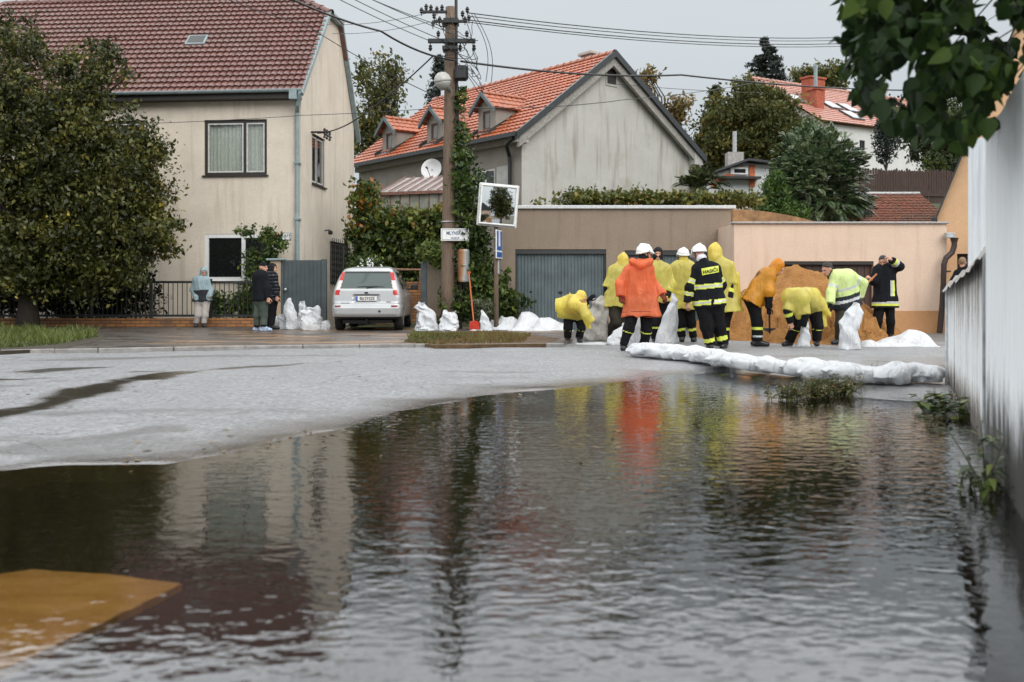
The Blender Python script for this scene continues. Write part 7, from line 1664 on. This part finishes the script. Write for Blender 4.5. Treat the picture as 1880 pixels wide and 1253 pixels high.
# 5 yellow raincoat from behind, left
person('person from behind in a hooded yellow raincoat striding behind the orange coat', 20.4, dict(head=(1145, 479, .03), sl=(1122, 499), sr=(1152, 498, .05), el=(1116, 528), wl=(1116, 552, .05), er=(1160, 528), wr=(1158, 550, .1), hl=(1125, 557), hr=(1146, 557), kl=(1131, 592, -.05), kr=(1146, 594, .05), al=(1112, 622, .15), ar=(1146, 630, -.0), tl=(1106, 627, .3), tr=(1150, 632, .2)), (.35, .9, -.1), group=GP,
       jacket=dict(mat=UNI, hem=.05), trousers=dict(mat=m_cloth('muddy trousers', (.035, .03, .022), .85, .3)), hood='poncho', poncho=dict(mat=YEL, hem=.07, off=.055, amp=.024, flare=.2, drape=[((1118, 540, 0), (1113, 570, 0), .09, .04)]), seed=13, legw=1.12)
# 6 orange coat
t6 = person('person in a bright orange coat with white helmet, seen from behind, walking right', 16.75, dict(head=(1184, 466), sl=(1151, 496), sr=(1196, 494, .03), el=(1139, 523), wl=(1139, 544, -.04), dl=(1141, 556, -.06), er=(1203, 524, .06), wr=(1214, 541, .0), dr=(1220, 549, -.02), hl=(1164, 558), hr=(1188, 558), kl=(1154, 606, -.04), kr=(1187, 606, .05), al=(1145, 643, .0), ar=(1182, 643, .12), tl=(1150, 646, .2), tr=(1190, 646, .3)), (.92, .38, -.10), group=GP,
       jacket=dict(mat=ORA, hem=.215, off=.036, flare=.30, amp=.026, fold=(5.5, 5.5, 1.6), drape=[((1160, 480, -.12), (1176, 487, -.17), .055, .055), ((1176, 487, -.17), (1194, 480, -.08), .055, .05)], bands=[('body', -.135, -.123, plain('coat seam', (.25, .03, .012), .6), False, 'seam')]), trousers=dict(bands=[b + () for b in [('shin_l', .0, .13, REFY), ('shin_r', .05, .18, REFY)]]), helmet=HELM, hands='lr', glove=m_cloth('red brown gloves', (.16, .03, .02), .8), collar=(NAVY, 'neck_scarf', .105, .085, .05), curl=.5, seed=17)
# 7 balaclava
person('person facing the camera in a black balaclava and yellow raincoat behind the orange coat', 19.0, dict(head=(1208, 467), sl=(1192, 495, .05), sr=(1226, 495), el=(1190, 524, .05), wl=(1196, 548, -.1), er=(1231, 523), wr=(1224, 546, -.15), dr=(1222, 553, -.18), hl=(1202, 556), hr=(1222, 556), kl=(1203, 596, -.04), kr=(1222, 596, -.04), al=(1203, 632), ar=(1223, 632), tl=(1202, 635, -.2), tr=(1225, 635, -.2)), (-.12, -.98, -.03), group=GP,
       jacket=dict(mat=UNI, hem=.05, bands=[('fore_r', .4, .6)]), trousers=dict(bands=TB(.1, .24)), knit=(NAVY, 'balaclava', (.056, .040, .012), -.24, .092), hands='r', glove=m_cloth('tan glove', (.45, .3, .08), .7), poncho=dict(mat=YEL, hem=.0, off=.045, amp=.024, flare=.15, sleeve=.55, drape=[]), seed=19)
# 8 white helmet, see-through yellow
t8 = person('person from behind in a yellow raincoat over dark uniform with white helmet', 19.9, dict(head=(1254, 470), sl=(1237, 493), sr=(1271, 492), el=(1229, 522), wl=(1229, 547, -.05), er=(1278, 522), wr=(1277, 546, -.05), hl=(1245, 556), hr=(1266, 556), kl=(1249, 594), kr=(1269, 594), al=(1252, 628), ar=(1273, 627), tl=(1251, 631, .2), tr=(1276, 631, .2)), (-.15, .98, -.12), group=GP,
       jacket=dict(mat=UNI, hem=.08, bands=[('body', .17, .235, REFY, True), ('body', -.02, .04, REFY, True), ('fore_l', .55, .8), ('fore_r', .55, .8)]), trousers=dict(bands=TB(.36, .54)), helmet=HELM, poncho=dict(mat=YEL, hem=.13, off=.048, amp=.022, flare=.3, sleeve=.0), collar=(YEL, 'raincoat_collar', .085, .09, .02), hands='l', curl=.5, seed=23)
# 9 dark uniform with reflective bands
t9 = person('person from behind in dark uniform lettered HASIČI with yellow bands and white helmet', 17.35, dict(head=(1283, 466, .03), sl=(1274, 496), sr=(1318, 494), el=(1267, 528, .0), wl=(1262, 556, .0), dl=(1262, 569, -.02), er=(1325, 524, .12), wr=(1314, 544, .32), hl=(1289, 556), hr=(1315, 555), kl=(1297, 600), kr=(1320, 598, .04), al=(1304, 641), ar=(1327, 640, .05), tl=(1300, 644, .2), tr=(1331, 644, .2)), (-.55, .72, -.42), group=GP,
       jacket=dict(mat=UNI, hem=.08, off=.035, bands=[('body', .235, .315, REFY, True), ('body', -.035, .045, REFY, True), ('upper_l', .52, .80, REFY, True), ('fore_l', .30, .56, REFY, True), ('upper_r', .5, .8, REFY, True)]), trousers=dict(bands=[('shin_l', .70, .92, REFY), ('shin_r', .58, .82, REFY)]), helmet=HELM, hands='l', collar=(plain('white neck flap', (.62, .62, .66), .6), 'neck_flap', .074, .088, .0), curl=.6, seed=29, legw=1.2)
decal(t9[0], *t9[3], [(1287.5, 493.5), (1319, 488), (1320, 500), (1289.5, 506)], REFY, 'HASIČI', BOOT, .68)
# 10 hooded yellow raincoat behind him
person('person in a yellow raincoat with a peaked hood standing right of the HASIČI uniform', 18.5, dict(head=(1310, 464), sl=(1310, 491, .04), sr=(1340, 492, .0), el=(1306, 522, .1), wl=(1306, 545, .1), er=(1342, 522, -.05), wr=(1338, 547, -.12), dr=(1336, 558, -.14), hl=(1317, 555), hr=(1338, 555), kl=(1318, 596), kr=(1330, 597), al=(1321, 634), ar=(1332, 636), tl=(1316, 638, .1), tr=(1328, 639, .2)), (-.65, .72, -.15), group=GP,
       jacket=dict(mat=UNI, hem=.05, bands=[('fore_r', .35, .62, REFY)]), trousers=dict(bands=TB(.2, .36)), hood='poncho', hands='r', poncho=dict(mat=YEL, hem=.17, off=.052, amp=.024, flare=.42, peak=.15, drape=[((1345, 508, .12), (1355, 566, .14), .12, .07)]), curl=.6, seed=31)
# 11 orange raincoat bending
t11 = person('person bending with a shovel in an orange yellow raincoat before the sand heap', 18.4, dict(head=(1428, 492, -.05), sl=(1408, 506, .18), sr=(1412, 508, -.16), el=(1414, 534, .18), wl=(1412, 553, .05), dl=(1413, 560, .0), er=(1412, 536, -.2), wr=(1411, 566, -.16), dr=(1412, 577, -.16), hl=(1381, 549, .08), hr=(1384, 550, -.08), kl=(1390, 590, .10), kr=(1392, 592, -.08), al=(1387, 630, .12), ar=(1391, 632, -.10), tl=(1402, 635, .12), tr=(1410, 637, -.12)), (.72, -.12, -.66), group=GP,
       jacket=dict(mat=UNI, hem=.0), trousers=dict(bands=[('shin_l', .30, .46, REFY), ('shin_r', .26, .43, REFY), ('shin_r', .70, .82, REFS)]), hood='poncho', hands='lr', glove=UNI, poncho=dict(mat=ORY, hem=.10, off=.05, amp=.02, flare=.22, sleeve=.3, peak=.10, name='raincoat', drape=[((1396, 522, -.03), (1404, 558, -.1), .14, .05), ((1388, 526, 0), (1372, 536, 0), .13, .06)]), curl=.9, seed=37, legw=1.08)
decal(t11[0], *t11[3], [(1378, 508), (1393, 495), (1399, 501), (1384, 515)], None, 'HASIČI', BOOT, .7)
# 12 yellow raincoat bending low
person('person bent double in a yellow raincoat with knee bands over a small white sack', 18.4, dict(head=(1450, 566, -.42), sl=(1452, 545, -.38), sr=(1478, 549, -.42), el=(1446, 572, -.45), wl=(1452, 592, -.4), dl=(1455, 603, -.4), er=(1478, 578, -.45), wr=(1474, 600, -.4), hl=(1474, 560, .05), hr=(1494, 560, .05), kl=(1460, 601, -.08), kr=(1501, 601, -.05), al=(1449, 634, .0), ar=(1499, 636, .0), tl=(1440, 637, -.1), tr=(1500, 640, -.2)), (-.45, -.35, -.82), group=GP,
       jacket=dict(mat=UNI, hem=.0, bands=[('fore_l', .1, .4, REFY)]), trousers=dict(bands=[('shin_l', .0, .15, REFY), ('shin_r', .0, .15, REFY)]), hands='l', poncho=dict(mat=YEL, hem=.05, off=.05, amp=.022, flare=.15, sleeve=.0, hem_p=(1485, 577, 0), hem_n=(.35, .25, -.9), drape=[((1452, 546, -.35), (1488, 545, .0), .16, .17), ((1463, 560, -.4), (1466, 582, -.42), .13, .05), ((1503, 556, .0), (1530, 584, .0), .09, .028), ((1506, 565, .1), (1515, 615, .12), .07, .05)]), hair=(NAVY, -.03, .05), curl=.6, seed=41, legw=1.12)
# 13 hi-vis jacket
LIME = m_cloth('pale lime hi-vis jacket', (.56, .68, .28), .6, .1); DKS = m_cloth('dark jacket skirt', (.016, .02, .024), .7); CAMO = m_cloth('muddy camouflage trousers', (.04, .035, .025), .85, .5)
t13 = person('person with dark hair and beard stooping in a pale lime hi-vis jacket', 19.0, dict(head=(1519, 494, -.1), sl=(1529, 510, -.16), sr=(1567, 508, .1), el=(1525, 538, -.2), wl=(1524, 558, -.3), dl=(1528, 568, -.32), er=(1585, 520, .1), wr=(1578, 545, .15), hl=(1546, 560), hr=(1566, 558, .1), kl=(1543, 598, -.05), kr=(1566, 598, .05), al=(1541, 632), ar=(1563, 634, .05), tl=(1530, 636, -.08), tr=(1556, 637, -.05)), (-.85, -.25, -.42), group=GP,
       jacket=dict(mat=LIME, hem=.06, off=.045, bands=[('upper_l', .52, .68, REFS), ('upper_r', .45, .6, REFS), ('body', -.09, .20, DKS, False, 'dark_skirt'), ('body', .075, .125, REFS), ('body', .30, .345, REFS)]), trousers=dict(mat=CAMO), hair=(plain('dark brown hair', (.018, .012, .009), .6), -.055, .03), hands='l', collar=(m_cloth('green scarf', (.04, .05, .03), .9), 'scarf', .075, .07, .03), glove=UNI, curl=.5, seed=43, legw=1.1)
# 14 black uniform, hand on head, carrying a shovel
def v_stripe(lo, hi):
    def f(C, J, pel, ax, R, k, nms): s = (C-pel); f_ = R[1]*[1, 1, 0]; r_ = np.array([1., 0, 0]); return (s@ax > .10) & (s@ax < .43) & (s@r_ > lo) & (s@r_ < hi) & (C[:, 1] < pel[1]) & np.isin(k, [i for i, n in enumerate(nms) if n in ('torso', 'yoke')])
    return f
t14 = person('person in black uniform with yellow and silver stripes, one hand on the head', 21.4, dict(head=(1621, 480, -.05), sl=(1608, 497), sr=(1640, 494), el=(1603, 517, -.1), wl=(1599, 513, -.30), dl=(1594, 508, -.36), er=(1653, 490, -.12), wr=(1636, 477, -.24), dr=(1627, 470, -.24), hl=(1616, 553), hr=(1634, 553), kl=(1611, 590, -.03), kr=(1635, 590, -.03), al=(1608, 620), ar=(1634, 622), tl=(1602, 625, -.16), tr=(1636, 626, -.2)), (-.42, -.82, -.38), group=GP,
       jacket=dict(mat=UNI, hem=.15, off=.04, flare=.12, bands=[('body', -.10, -.055, REFY), ('body', -.055, -.015, REFS), ('fore_r', .42, .60, REFS), ('fore_r', .60, .78, REFY)], fn=[(v_stripe(.05, .10), 'silver_stripe', REFS), (v_stripe(.10, .15), 'yellow_stripe', REFY)]), hair=(plain('black hair', (.010, .008, .007), .5), -.05, .03), hands='lr', curl=.75, seed=47)
# 15 bystander half hidden by the board wall
person('person with short fair hair in dark clothes half hidden behind the board wall', 24.2, dict(head=(1767, 482), sl=(1754, 502), sr=(1790, 502, .1), el=(1746, 524, -.05), wl=(1752, 542, -.2), er=(1796, 526, .1), wr=(1790, 546, 0), hl=(1764, 550), hr=(1784, 550), kl=(1764, 584), kr=(1784, 584), al=(1764, 612), ar=(1784, 612), tl=(1766, 615, .2), tr=(1788, 615, .2)), (.55, .82, -.05),
       jacket=dict(mat=NVJ, hem=.06, off=.03), hair=(plain('short fair hair', (.20, .13, .07), .7), -.05, .03), seed=53)
# shovels in their hands
def shovel(label, pts, blade=None, mat=None, r=.017):
    t = thing('shovel', label, 'shovel', pts[0], 'shovels held by the workers'); m = MB(); m.tube(pts, r, 8); m.build('handle', mat or M_BLACK, t)
    if blade is not None:
        a, dr, sd_ = blade; dr = nrm(dr); sd_ = nrm(sd_); n_ = np.cross(dr, sd_); m = MB(a, sd_, dr, n_); m.add([(-.11, 0, 0), (.11, 0, 0), (.12, .18, -.02), (.05, .27, 0), (-.05, .27, 0), (-.12, .18, -.02), (0, .02, .035), (0, .2, .03)], [(0, 6, 7, 5), (1, 2, 7, 6), (2, 3, 7), (3, 4, 7), (4, 5, 7), (0, 1, 6), (0, 5, 4, 3, 2, 1)]); m.build('blade', M_DARKMET, t)
    return t
a, b = P(1412, 548, 18.25), P(1413, 603, 18.3); c = P(1413, 612, 18.35)
shovel('black handled shovel dug into the sand by the bending orange raincoat', [a, b, c], (b, c-b+np.array([.05, .3, 0]), (1, 0, 0)))
a, b = P(1610, 503, 20.95), P(1560, 553, 21.1); shovel('orange wooden shovel handle held by the black uniformed worker', [a, (a+b)/2, b], (b, b-a, (.3, 1, .2)), m_wood('orange wood', (.38, .14, .04), (.58, .24, .08)))
# ================================================================== sandbags and sacks
def m_sack(name, col=(.66, .68, .70), clear=False):
    t = NT(name); c = np.array(col); f = t.noise(4, t.co(), 5, .6); dirt = t.noise(2.2, t.co(), 6, .65)
    a = t.ramp(f, [(.3, tuple(c*.9)), (.7, tuple(np.minimum(c*1.06, 1)))]); a = t.mix(t.ramp(dirt, [(.56, 0.0), (.74, .35)]), a, (.36, .30, .24))
    wv = t.n('ShaderNodeTexChecker', ins={'Scale': 160.0}); t.t.links.new(t.co(), wv.inputs['Vector'])
    h = t.math('ADD', t.noise(7, t.co((1, 1, .6)), 3, .5, 1.2), t.math('MULTIPLY', t.ramp(t.noise(4, t.co((1.6, 1.2, .6)), 2, .5, .8), [(.44, 1.0), (.5, 0.0), (.56, 1.0)]), -.35))
    p = t.pr(a, .52, t.bump(h, .7, .035), spec=.35); tl = t.n('ShaderNodeBsdfTranslucent'); t.t.links.new(a, tl.inputs[0]); m = t.n('ShaderNodeMixShader'); m.inputs[0].default_value = .15; t.t.links.new(p, m.inputs[1]); t.t.links.new(tl.outputs[0], m.inputs[2]); return t.done(m.outputs[0])
SACK = m_sack('white woven sack'); SACKG = m_sack('greyish bulk bag', (.40, .385, .36))
def sandbag(c, L, W_, H, yaw, seed, label, group, pitch=0.0, mat=SACK):
    nu, nv = 72, 34; V = []; cy, sy_ = math.cos(yaw), math.sin(yaw)
    U = np.linspace(0, 2*math.pi, nu, endpoint=False); Wv = np.linspace(-math.pi/2, math.pi/2, nv)
    sg = lambda a, e: np.sign(a)*np.abs(a)**e
    uu, vv_ = np.meshgrid(U, Wv); x = sg(np.cos(vv_), .75)*sg(np.cos(uu), .62); y = sg(np.cos(vv_), .75)*sg(np.sin(uu), .62); z = sg(np.sin(vv_), .85)
    x, y, z = x.ravel(), y.ravel(), z.ravel(); e = np.clip((np.abs(x)-.62)/.38, 0, 1); z = z*(1-.80*e**1.4); y = y*(1+.04*e-.30*e**2)
    p = np.stack([x*L/2, y*W_/2, z*H/2], -1); so_ = np.array([seed*3.1, seed*1.7, seed*.9])
    n1 = fbm(p*5+so_, 3, 3); rd_ = 1-np.abs(fbm(p*np.array([4, 9, 6])+so_*2, 7, 2)); nr = p/np.maximum(np.linalg.norm(p, axis=1), 1e-6)[:, None]
    rd3 = 1-np.abs(fbm(p*np.array([13, 16, 13])+so_*3, 9, 2)); p = p+nr*(n1*.03+(rd_-.7)*.10*(.3+e)+(rd3-.75)*.006)[:, None]; p[:, 2] = np.maximum(p[:, 2], -H*.36)
    tail = (x > .93); p[tail, 0] += .04+.03*n1[tail]; p[tail, 2] += .02
    cp, sp_ = math.cos(pitch), math.sin(pitch); p = np.stack([p[:, 0]*cp-p[:, 2]*sp_, p[:, 1], p[:, 0]*sp_+p[:, 2]*cp], -1)
    V = np.stack([c[0]+p[:, 0]*cy-p[:, 1]*sy_, c[1]+p[:, 0]*sy_+p[:, 1]*cy, c[2]+H*.36+p[:, 2]], -1); I = np.arange(nu*nv).reshape(nv, nu); Q = np.stack([I[:-1], np.roll(I, -1, 1)[:-1], np.roll(I, -1, 1)[1:], I[1:]], -1).reshape(-1, 4)
    o = link_mesh('sandbag', V, Q, mat, None, origin=c, smooth=True); return tag(o, label, 'sandbag', group)
path = [PG(*q, z=GZ)[:2] for q in ((1176, 656), (1230, 660), (1290, 668), (1345, 679), (1400, 688), (1455, 694), (1510, 700), (1560, 706), (1612, 710), (1660, 709), (1705, 706), (1742, 706))]
path = np.array(path); seg = np.linalg.norm(np.diff(path, axis=0), axis=1); cum = np.concatenate([[0], np.cumsum(seg)]); n = 15
place = ['first sandbag of the wall, at the feet of the orange coated walker', 'second sandbag of the wall counted from the orange coat', 'third sandbag of the wall counted from the orange coat', 'fourth sandbag of the wall, below the HASIČI uniform', 'fifth sandbag of the wall counted from the orange coat', 'sixth sandbag of the wall counted from the orange coat', 'seventh sandbag of the wall, before the bending orange raincoat', 'eighth sandbag of the wall, the middle one of the row', 'eighth sandbag of the wall counted from the board wall', 'seventh sandbag of the wall counted from the board wall', 'fifth sandbag of the wall, behind the tall seed stalks', 'fourth sandbag of the wall counted from the board wall', 'third sandbag of the wall counted from the board wall', 'second sandbag of the wall counted from the board wall', 'last sandbag of the wall, touching the board wall']
place[8] = 'seventh sandbag of the wall counted from the board wall'; place[9] = 'sixth sandbag of the wall counted from the board wall'
for k in range(n):
    s = cum[-1]*(k+.45)/n; i = min(np.searchsorted(cum, s)-1, len(seg)-1); t_ = (s-cum[i])/seg[i]; p = path[i]+(path[i+1]-path[i])*t_; dr = path[min(i+1, len(path)-1)]-path[i]; yaw = math.atan2(dr[1], dr[0])+random.choice((.62, .75, .9, .55))+random.uniform(-.1, .1)
    sandbag(np.array([p[0]+random.uniform(-.02, .02), p[1]+.14+random.uniform(-.03, .03), GZ+.03]), random.uniform(.56, .68), random.uniform(.34, .40), random.uniform(.17, .225), yaw, k+1, place[k], 'sandbags of the low flood wall', pitch=random.uniform(-.16, .08))
def heap(label, prof, d, wd, g=GZ, seed=1, amp=.05, mat=SACK, group=None, cat_='plastic sheet', name='crumpled_sack'):
    """crumpled empty sacks lying flat: top profile in pixels, spread over a depth"""
    X_ = [P(q[0], q[1], d)[0] for q in prof]; Z_ = [max(P(q[0], q[1], d)[2]-g, .0) for q in prof]; nx_ = max(50, int((X_[-1]-X_[0])/.022)); ny_ = 44
    xs_ = np.linspace(X_[0], X_[-1], nx_); ys_ = np.linspace(-1, 1, ny_); gx_, gy_ = np.meshgrid(xs_, ys_, indexing='ij'); x = gx_.ravel(); v = gy_.ravel(); e = np.minimum(1, np.minimum(x-X_[0], X_[-1]-x)/.08); w_ = wd*(.75+.25*fbm(np.stack([x*1.6, 0*x, 0*x+seed], -1), seed, 2))
    y = d+v*w_; q = np.stack([x, y, 0*x+seed], -1); rd_ = 1-np.abs(fbm(q*np.array([2.6, 2.2, 1]), seed+1, 2)); rd2 = 1-np.abs(fbm(q*np.array([5.5, 3.5, 1]), seed+3, 2)); tp = np.interp(x, X_, Z_)
    z = tp*np.clip(1-np.abs(v-.1)**2.2, 0, 1)*(.86+.2*(rd_-.5))+amp*(rd_-.62)*np.clip(1-v*v, 0, 1)*1.2+amp*.45*(rd2-.6)*np.clip(1-v*v, 0, 1); z = np.where((np.abs(v) > .985) | (e <= 0.0), -.02, np.maximum(z, .012)*np.maximum(e, .1)); I = np.arange(gx_.size).reshape(gx_.shape); Q = np.stack([I[:-1, :-1], I[1:, :-1], I[1:, 1:], I[:-1, 1:]], -1).reshape(-1, 4)
    o = link_mesh(name, np.stack([x, y, z+g], -1), Q, mat, None, origin=(X_[0], d, g), smooth=True); return tag(o, label, cat_, group)

def sack2(label, pts, d, g=GZ, seed=1, amp=1.0, group=None, mat=SACK, yaw=0.0, dep=.78, top=.05):
    """woven sack: round filled foot, mouth pressed to a flat crumpled edge; (px, py, half width px) from foot to mouth"""
    k = d/F; C_ = np.array([P(q[0], q[1], d) for q in pts]); C_[0, 2] = min(C_[0, 2], g+.0); H = np.array([q[2]*k for q in pts]); base = np.array([C_[0, 0], d, g]); nv, nu = 54, 64
    s = np.linspace(0, 1, len(pts)); v = np.linspace(0, 1, nv); cx_ = np.interp(v, s, C_[:, 0]); cz_ = np.interp(v, s, C_[:, 2]); hw_ = np.interp(v, s, H)
    for arr in (cx_, hw_): arr[2:-2] = (arr[:-4]+arr[1:-3]+arr[2:-2]+arr[3:-1]+arr[4:])/5
    hw_ = hw_*np.clip(.78+v*5, 0, 1); dp_ = H.max()*dep*np.clip(.75+v*4, 0, 1)*(1-v**1.6)**.8+H.max()*top; V = []
    th = np.linspace(0, 2*math.pi, nu, endpoint=False); ct, st = np.cos(th), np.sin(th)
    sx_ = np.sign(ct)*np.abs(ct)**.8; sy_ = np.sign(st)*np.abs(st)**.9; cyw, syw = math.cos(yaw), math.sin(yaw)
    for i in range(nv):
        q = np.stack([sx_*hw_[i], sy_*dp_[i], np.zeros(nu)], -1); so_ = np.array([seed*2.3, seed*4.1, 0]); pv = np.stack([q[:, 0]*6, q[:, 1]*6, np.full(nu, v[i]*1.6)], -1)+so_
        r1 = 1-np.abs(fbm(pv, seed, 2)); r2 = 1-np.abs(fbm(np.stack([q[:, 0]*3.5+v[i]*2.2, q[:, 1]*3, np.full(nu, v[i]*3.2)], -1)+so_*2, seed+3, 2)); nm = np.stack([sx_, sy_, 0*sx_], -1); nm /= np.linalg.norm(nm, axis=1)[:, None]
        q = q+nm*(((r1-.72)*.055*(.35+v[i])+(r2-.72)*.05)*amp*(H.max()/.2))[:, None]
        if i > nv-4: q[:, 2] += .045*vnoise(np.stack([q[:, 0]*9, q[:, 1]*3, 0*sx_+seed], -1), seed+5)
        V.append(np.stack([cx_[i]+q[:, 0]*cyw-q[:, 1]*syw, d+q[:, 0]*syw+q[:, 1]*cyw, np.maximum(cz_[i]+q[:, 2], g+.004)], -1))
    V = np.concatenate(V); I = np.arange(nv*nu).reshape(nv, nu); Q = np.stack([I[:-1], np.roll(I, -1, 1)[:-1], np.roll(I, -1, 1)[1:], I[1:]], -1).reshape(-1, 4)
    o = link_mesh('sack', V, Q, mat, None, origin=base, smooth=True); return tag(o, label, 'sack', group)
GA = 'white sacks in front of the yard gate'
sack2('lowest small white sack leaning by the puffer jacket man', [(506, 611, 7.5), (505, 596, 8), (507, 585, 6), (508, 580, 5)], 26.2, PV, 2, 1, GA, yaw=.3)
sack2('squat tied white sack left of the tall ones before the gate', [(519, 612, 9), (518, 597, 10), (517, 586, 6), (515, 579, 6)], 25.9, PV, 3, 1, GA)
sack2('tall white sack with a high pointed mouth before the gate', [(537, 613, 12), (537, 600, 13), (535, 585, 11), (533, 572, 12), (531, 561, 9), (532, 550, 3.5)], 25.6, PV, 4, 1, GA, yaw=-.2)
sack2('narrow white sack with an upright flap in the middle before the gate', [(553, 611, 10), (553, 592, 10), (555, 575, 7), (556, 563, 7), (554, 551, 4)], 26.1, PV, 5, 1, GA)
sack2('broad full white sack standing foremost before the gate', [(571, 614, 19), (570, 600, 18.5), (567, 588, 14), (564, 576, 11), (561, 569, 9)], 25.1, PV, 6, 1, GA, yaw=.15)
sack2('white sack with a square top behind the broad one', [(578, 612, 15), (578, 592, 15), (577, 577, 13), (575, 564, 12)], 25.9, PV, 7, 1, GA)
sack2('small open white sack beside the car wheel', [(598, 612, 9), (598, 601, 10), (598, 590, 7)], 25.2, PV, 8, 1, GA, yaw=.4)
GB = 'white sacks between the car and the pole'
sack2('full white sack with its neck flopped left, next to the car', [(782, 613, 25), (784, 600, 21), (784, 586, 19), (780, 573, 17), (772, 564, 12), (775, 556, 9)], 25.0, PV, 9, 1.2, GB, yaw=.2)
sack2('open mouthed white sack right of the flopped one near the pole', [(823, 613, 18), (824, 599, 18), (823, 585, 16), (825, 571, 11)], 24.9, PV, 10, 1.2, GB, yaw=-.3)
sack2('low white sack lying at the foot of the sack pile by the car', [(778, 615, 20), (779, 608, 17), (782, 601, 8)], 24.6, PV, 11, 1, GB)
sack2('low white sack lying at the grass edge right of the sack pile', [(820, 615, 18), (822, 606, 16), (826, 598, 9)], 24.5, PV, 12, 1, GB)
GC = 'crumpled empty sacks before the brown garage'
sack2('upright peaked empty sack just left of the mirror post', [(894, 612, 13), (892, 596, 11), (888, 580, 6), (885, 567, 2)], 25.1, PV, 13, 1, GC, dep=.4)
heap('crumpled white sack heap right of the mirror post along the garage foot', [(890, 608), (902, 588), (922, 580), (942, 580), (958, 590), (972, 607)], 25.7, .5, PV, 14, .06, group=GC)
heap('crumpled white sack with a turned up peak in the middle of the garage foot', [(938, 607), (950, 586), (957, 571), (972, 572), (984, 580), (1000, 584), (1010, 607)], 25.45, .5, PV, 15, .06, group=GC)
heap('crumpled white sack lying nearest the stooping worker at the garage foot', [(978, 607), (992, 585), (1012, 584), (1026, 590), (1040, 595), (1052, 607)], 25.2, .5, PV, 26, .06, group=GC)
heap('low crumpled white sack lying in front of the turned up peak', [(930, 612), (945, 600), (968, 596), (992, 599), (1012, 612)], 24.8, .3, PV, 27, .04, group=GC)
heap('flat white sack end lying below the shovel blade', [(862, 609), (872, 605), (890, 604), (905, 609)], 24.9, .3, PV, 16, .03, group=GC)
heap('flat white plastic scraps at the feet of the stooping worker', [(1055, 637), (1085, 630), (1105, 629), (1128, 636)], 19.2, .35, GZ, 17, .03, group=None)
sack2('big greyish bulk bag standing behind the stooping worker', [(1092, 630, 21), (1094, 605, 23), (1098, 580, 20), (1103, 561, 15), (1104, 546, 12)], 20.4, GZ, 18, 1.2, None, SACKG)
GD = 'white sacks among the workers'
sack2('white sack with rounded shoulders on the road left of the orange coat', [(1131, 638, 18), (1132, 623, 17), (1138, 608, 11), (1145, 597, 6)], 18.8, GZ, 19, 1, GD)
sack2('white sack seen between the legs of the orange coated walker', [(1163, 648, 11), (1166, 625, 11), (1171, 600, 7), (1175, 580, 3)], 17.3, GZ, 20, 1, GD)
sack2('tall white sack held upright between orange coat and HASIČI uniform', [(1222, 637, 20), (1226, 610, 17.5), (1232, 585, 14), (1238, 562, 11), (1242, 552, 9), (1238, 543, 4)], 17.9, GZ, 21, 1.1, GD, yaw=.2)
sack2('small grey white sack between the legs of the bent worker', [(1474, 641, 13), (1477, 622, 11.5), (1479, 605, 8), (1479, 592, 7)], 18.2, GZ, 22, 1, GD)
sack2('white sack doubled over at the top standing before the hi-vis jacket', [(1560, 649, 20), (1560, 630, 18.5), (1557, 608, 15), (1562, 592, 21), (1569, 574, 17), (1571, 556, 6)], 17.3, GZ, 23, 1.1, GD, yaw=-.15)
heap('large white plastic sack spread out at the feet of the black uniform', [(1578, 640), (1586, 627), (1602, 624), (1612, 630), (1630, 620), (1652, 609), (1671, 600), (1682, 602), (1700, 613), (1711, 622), (1716, 634), (1716, 640)], 18.6, .5, GZ, 24, .025, group=None)
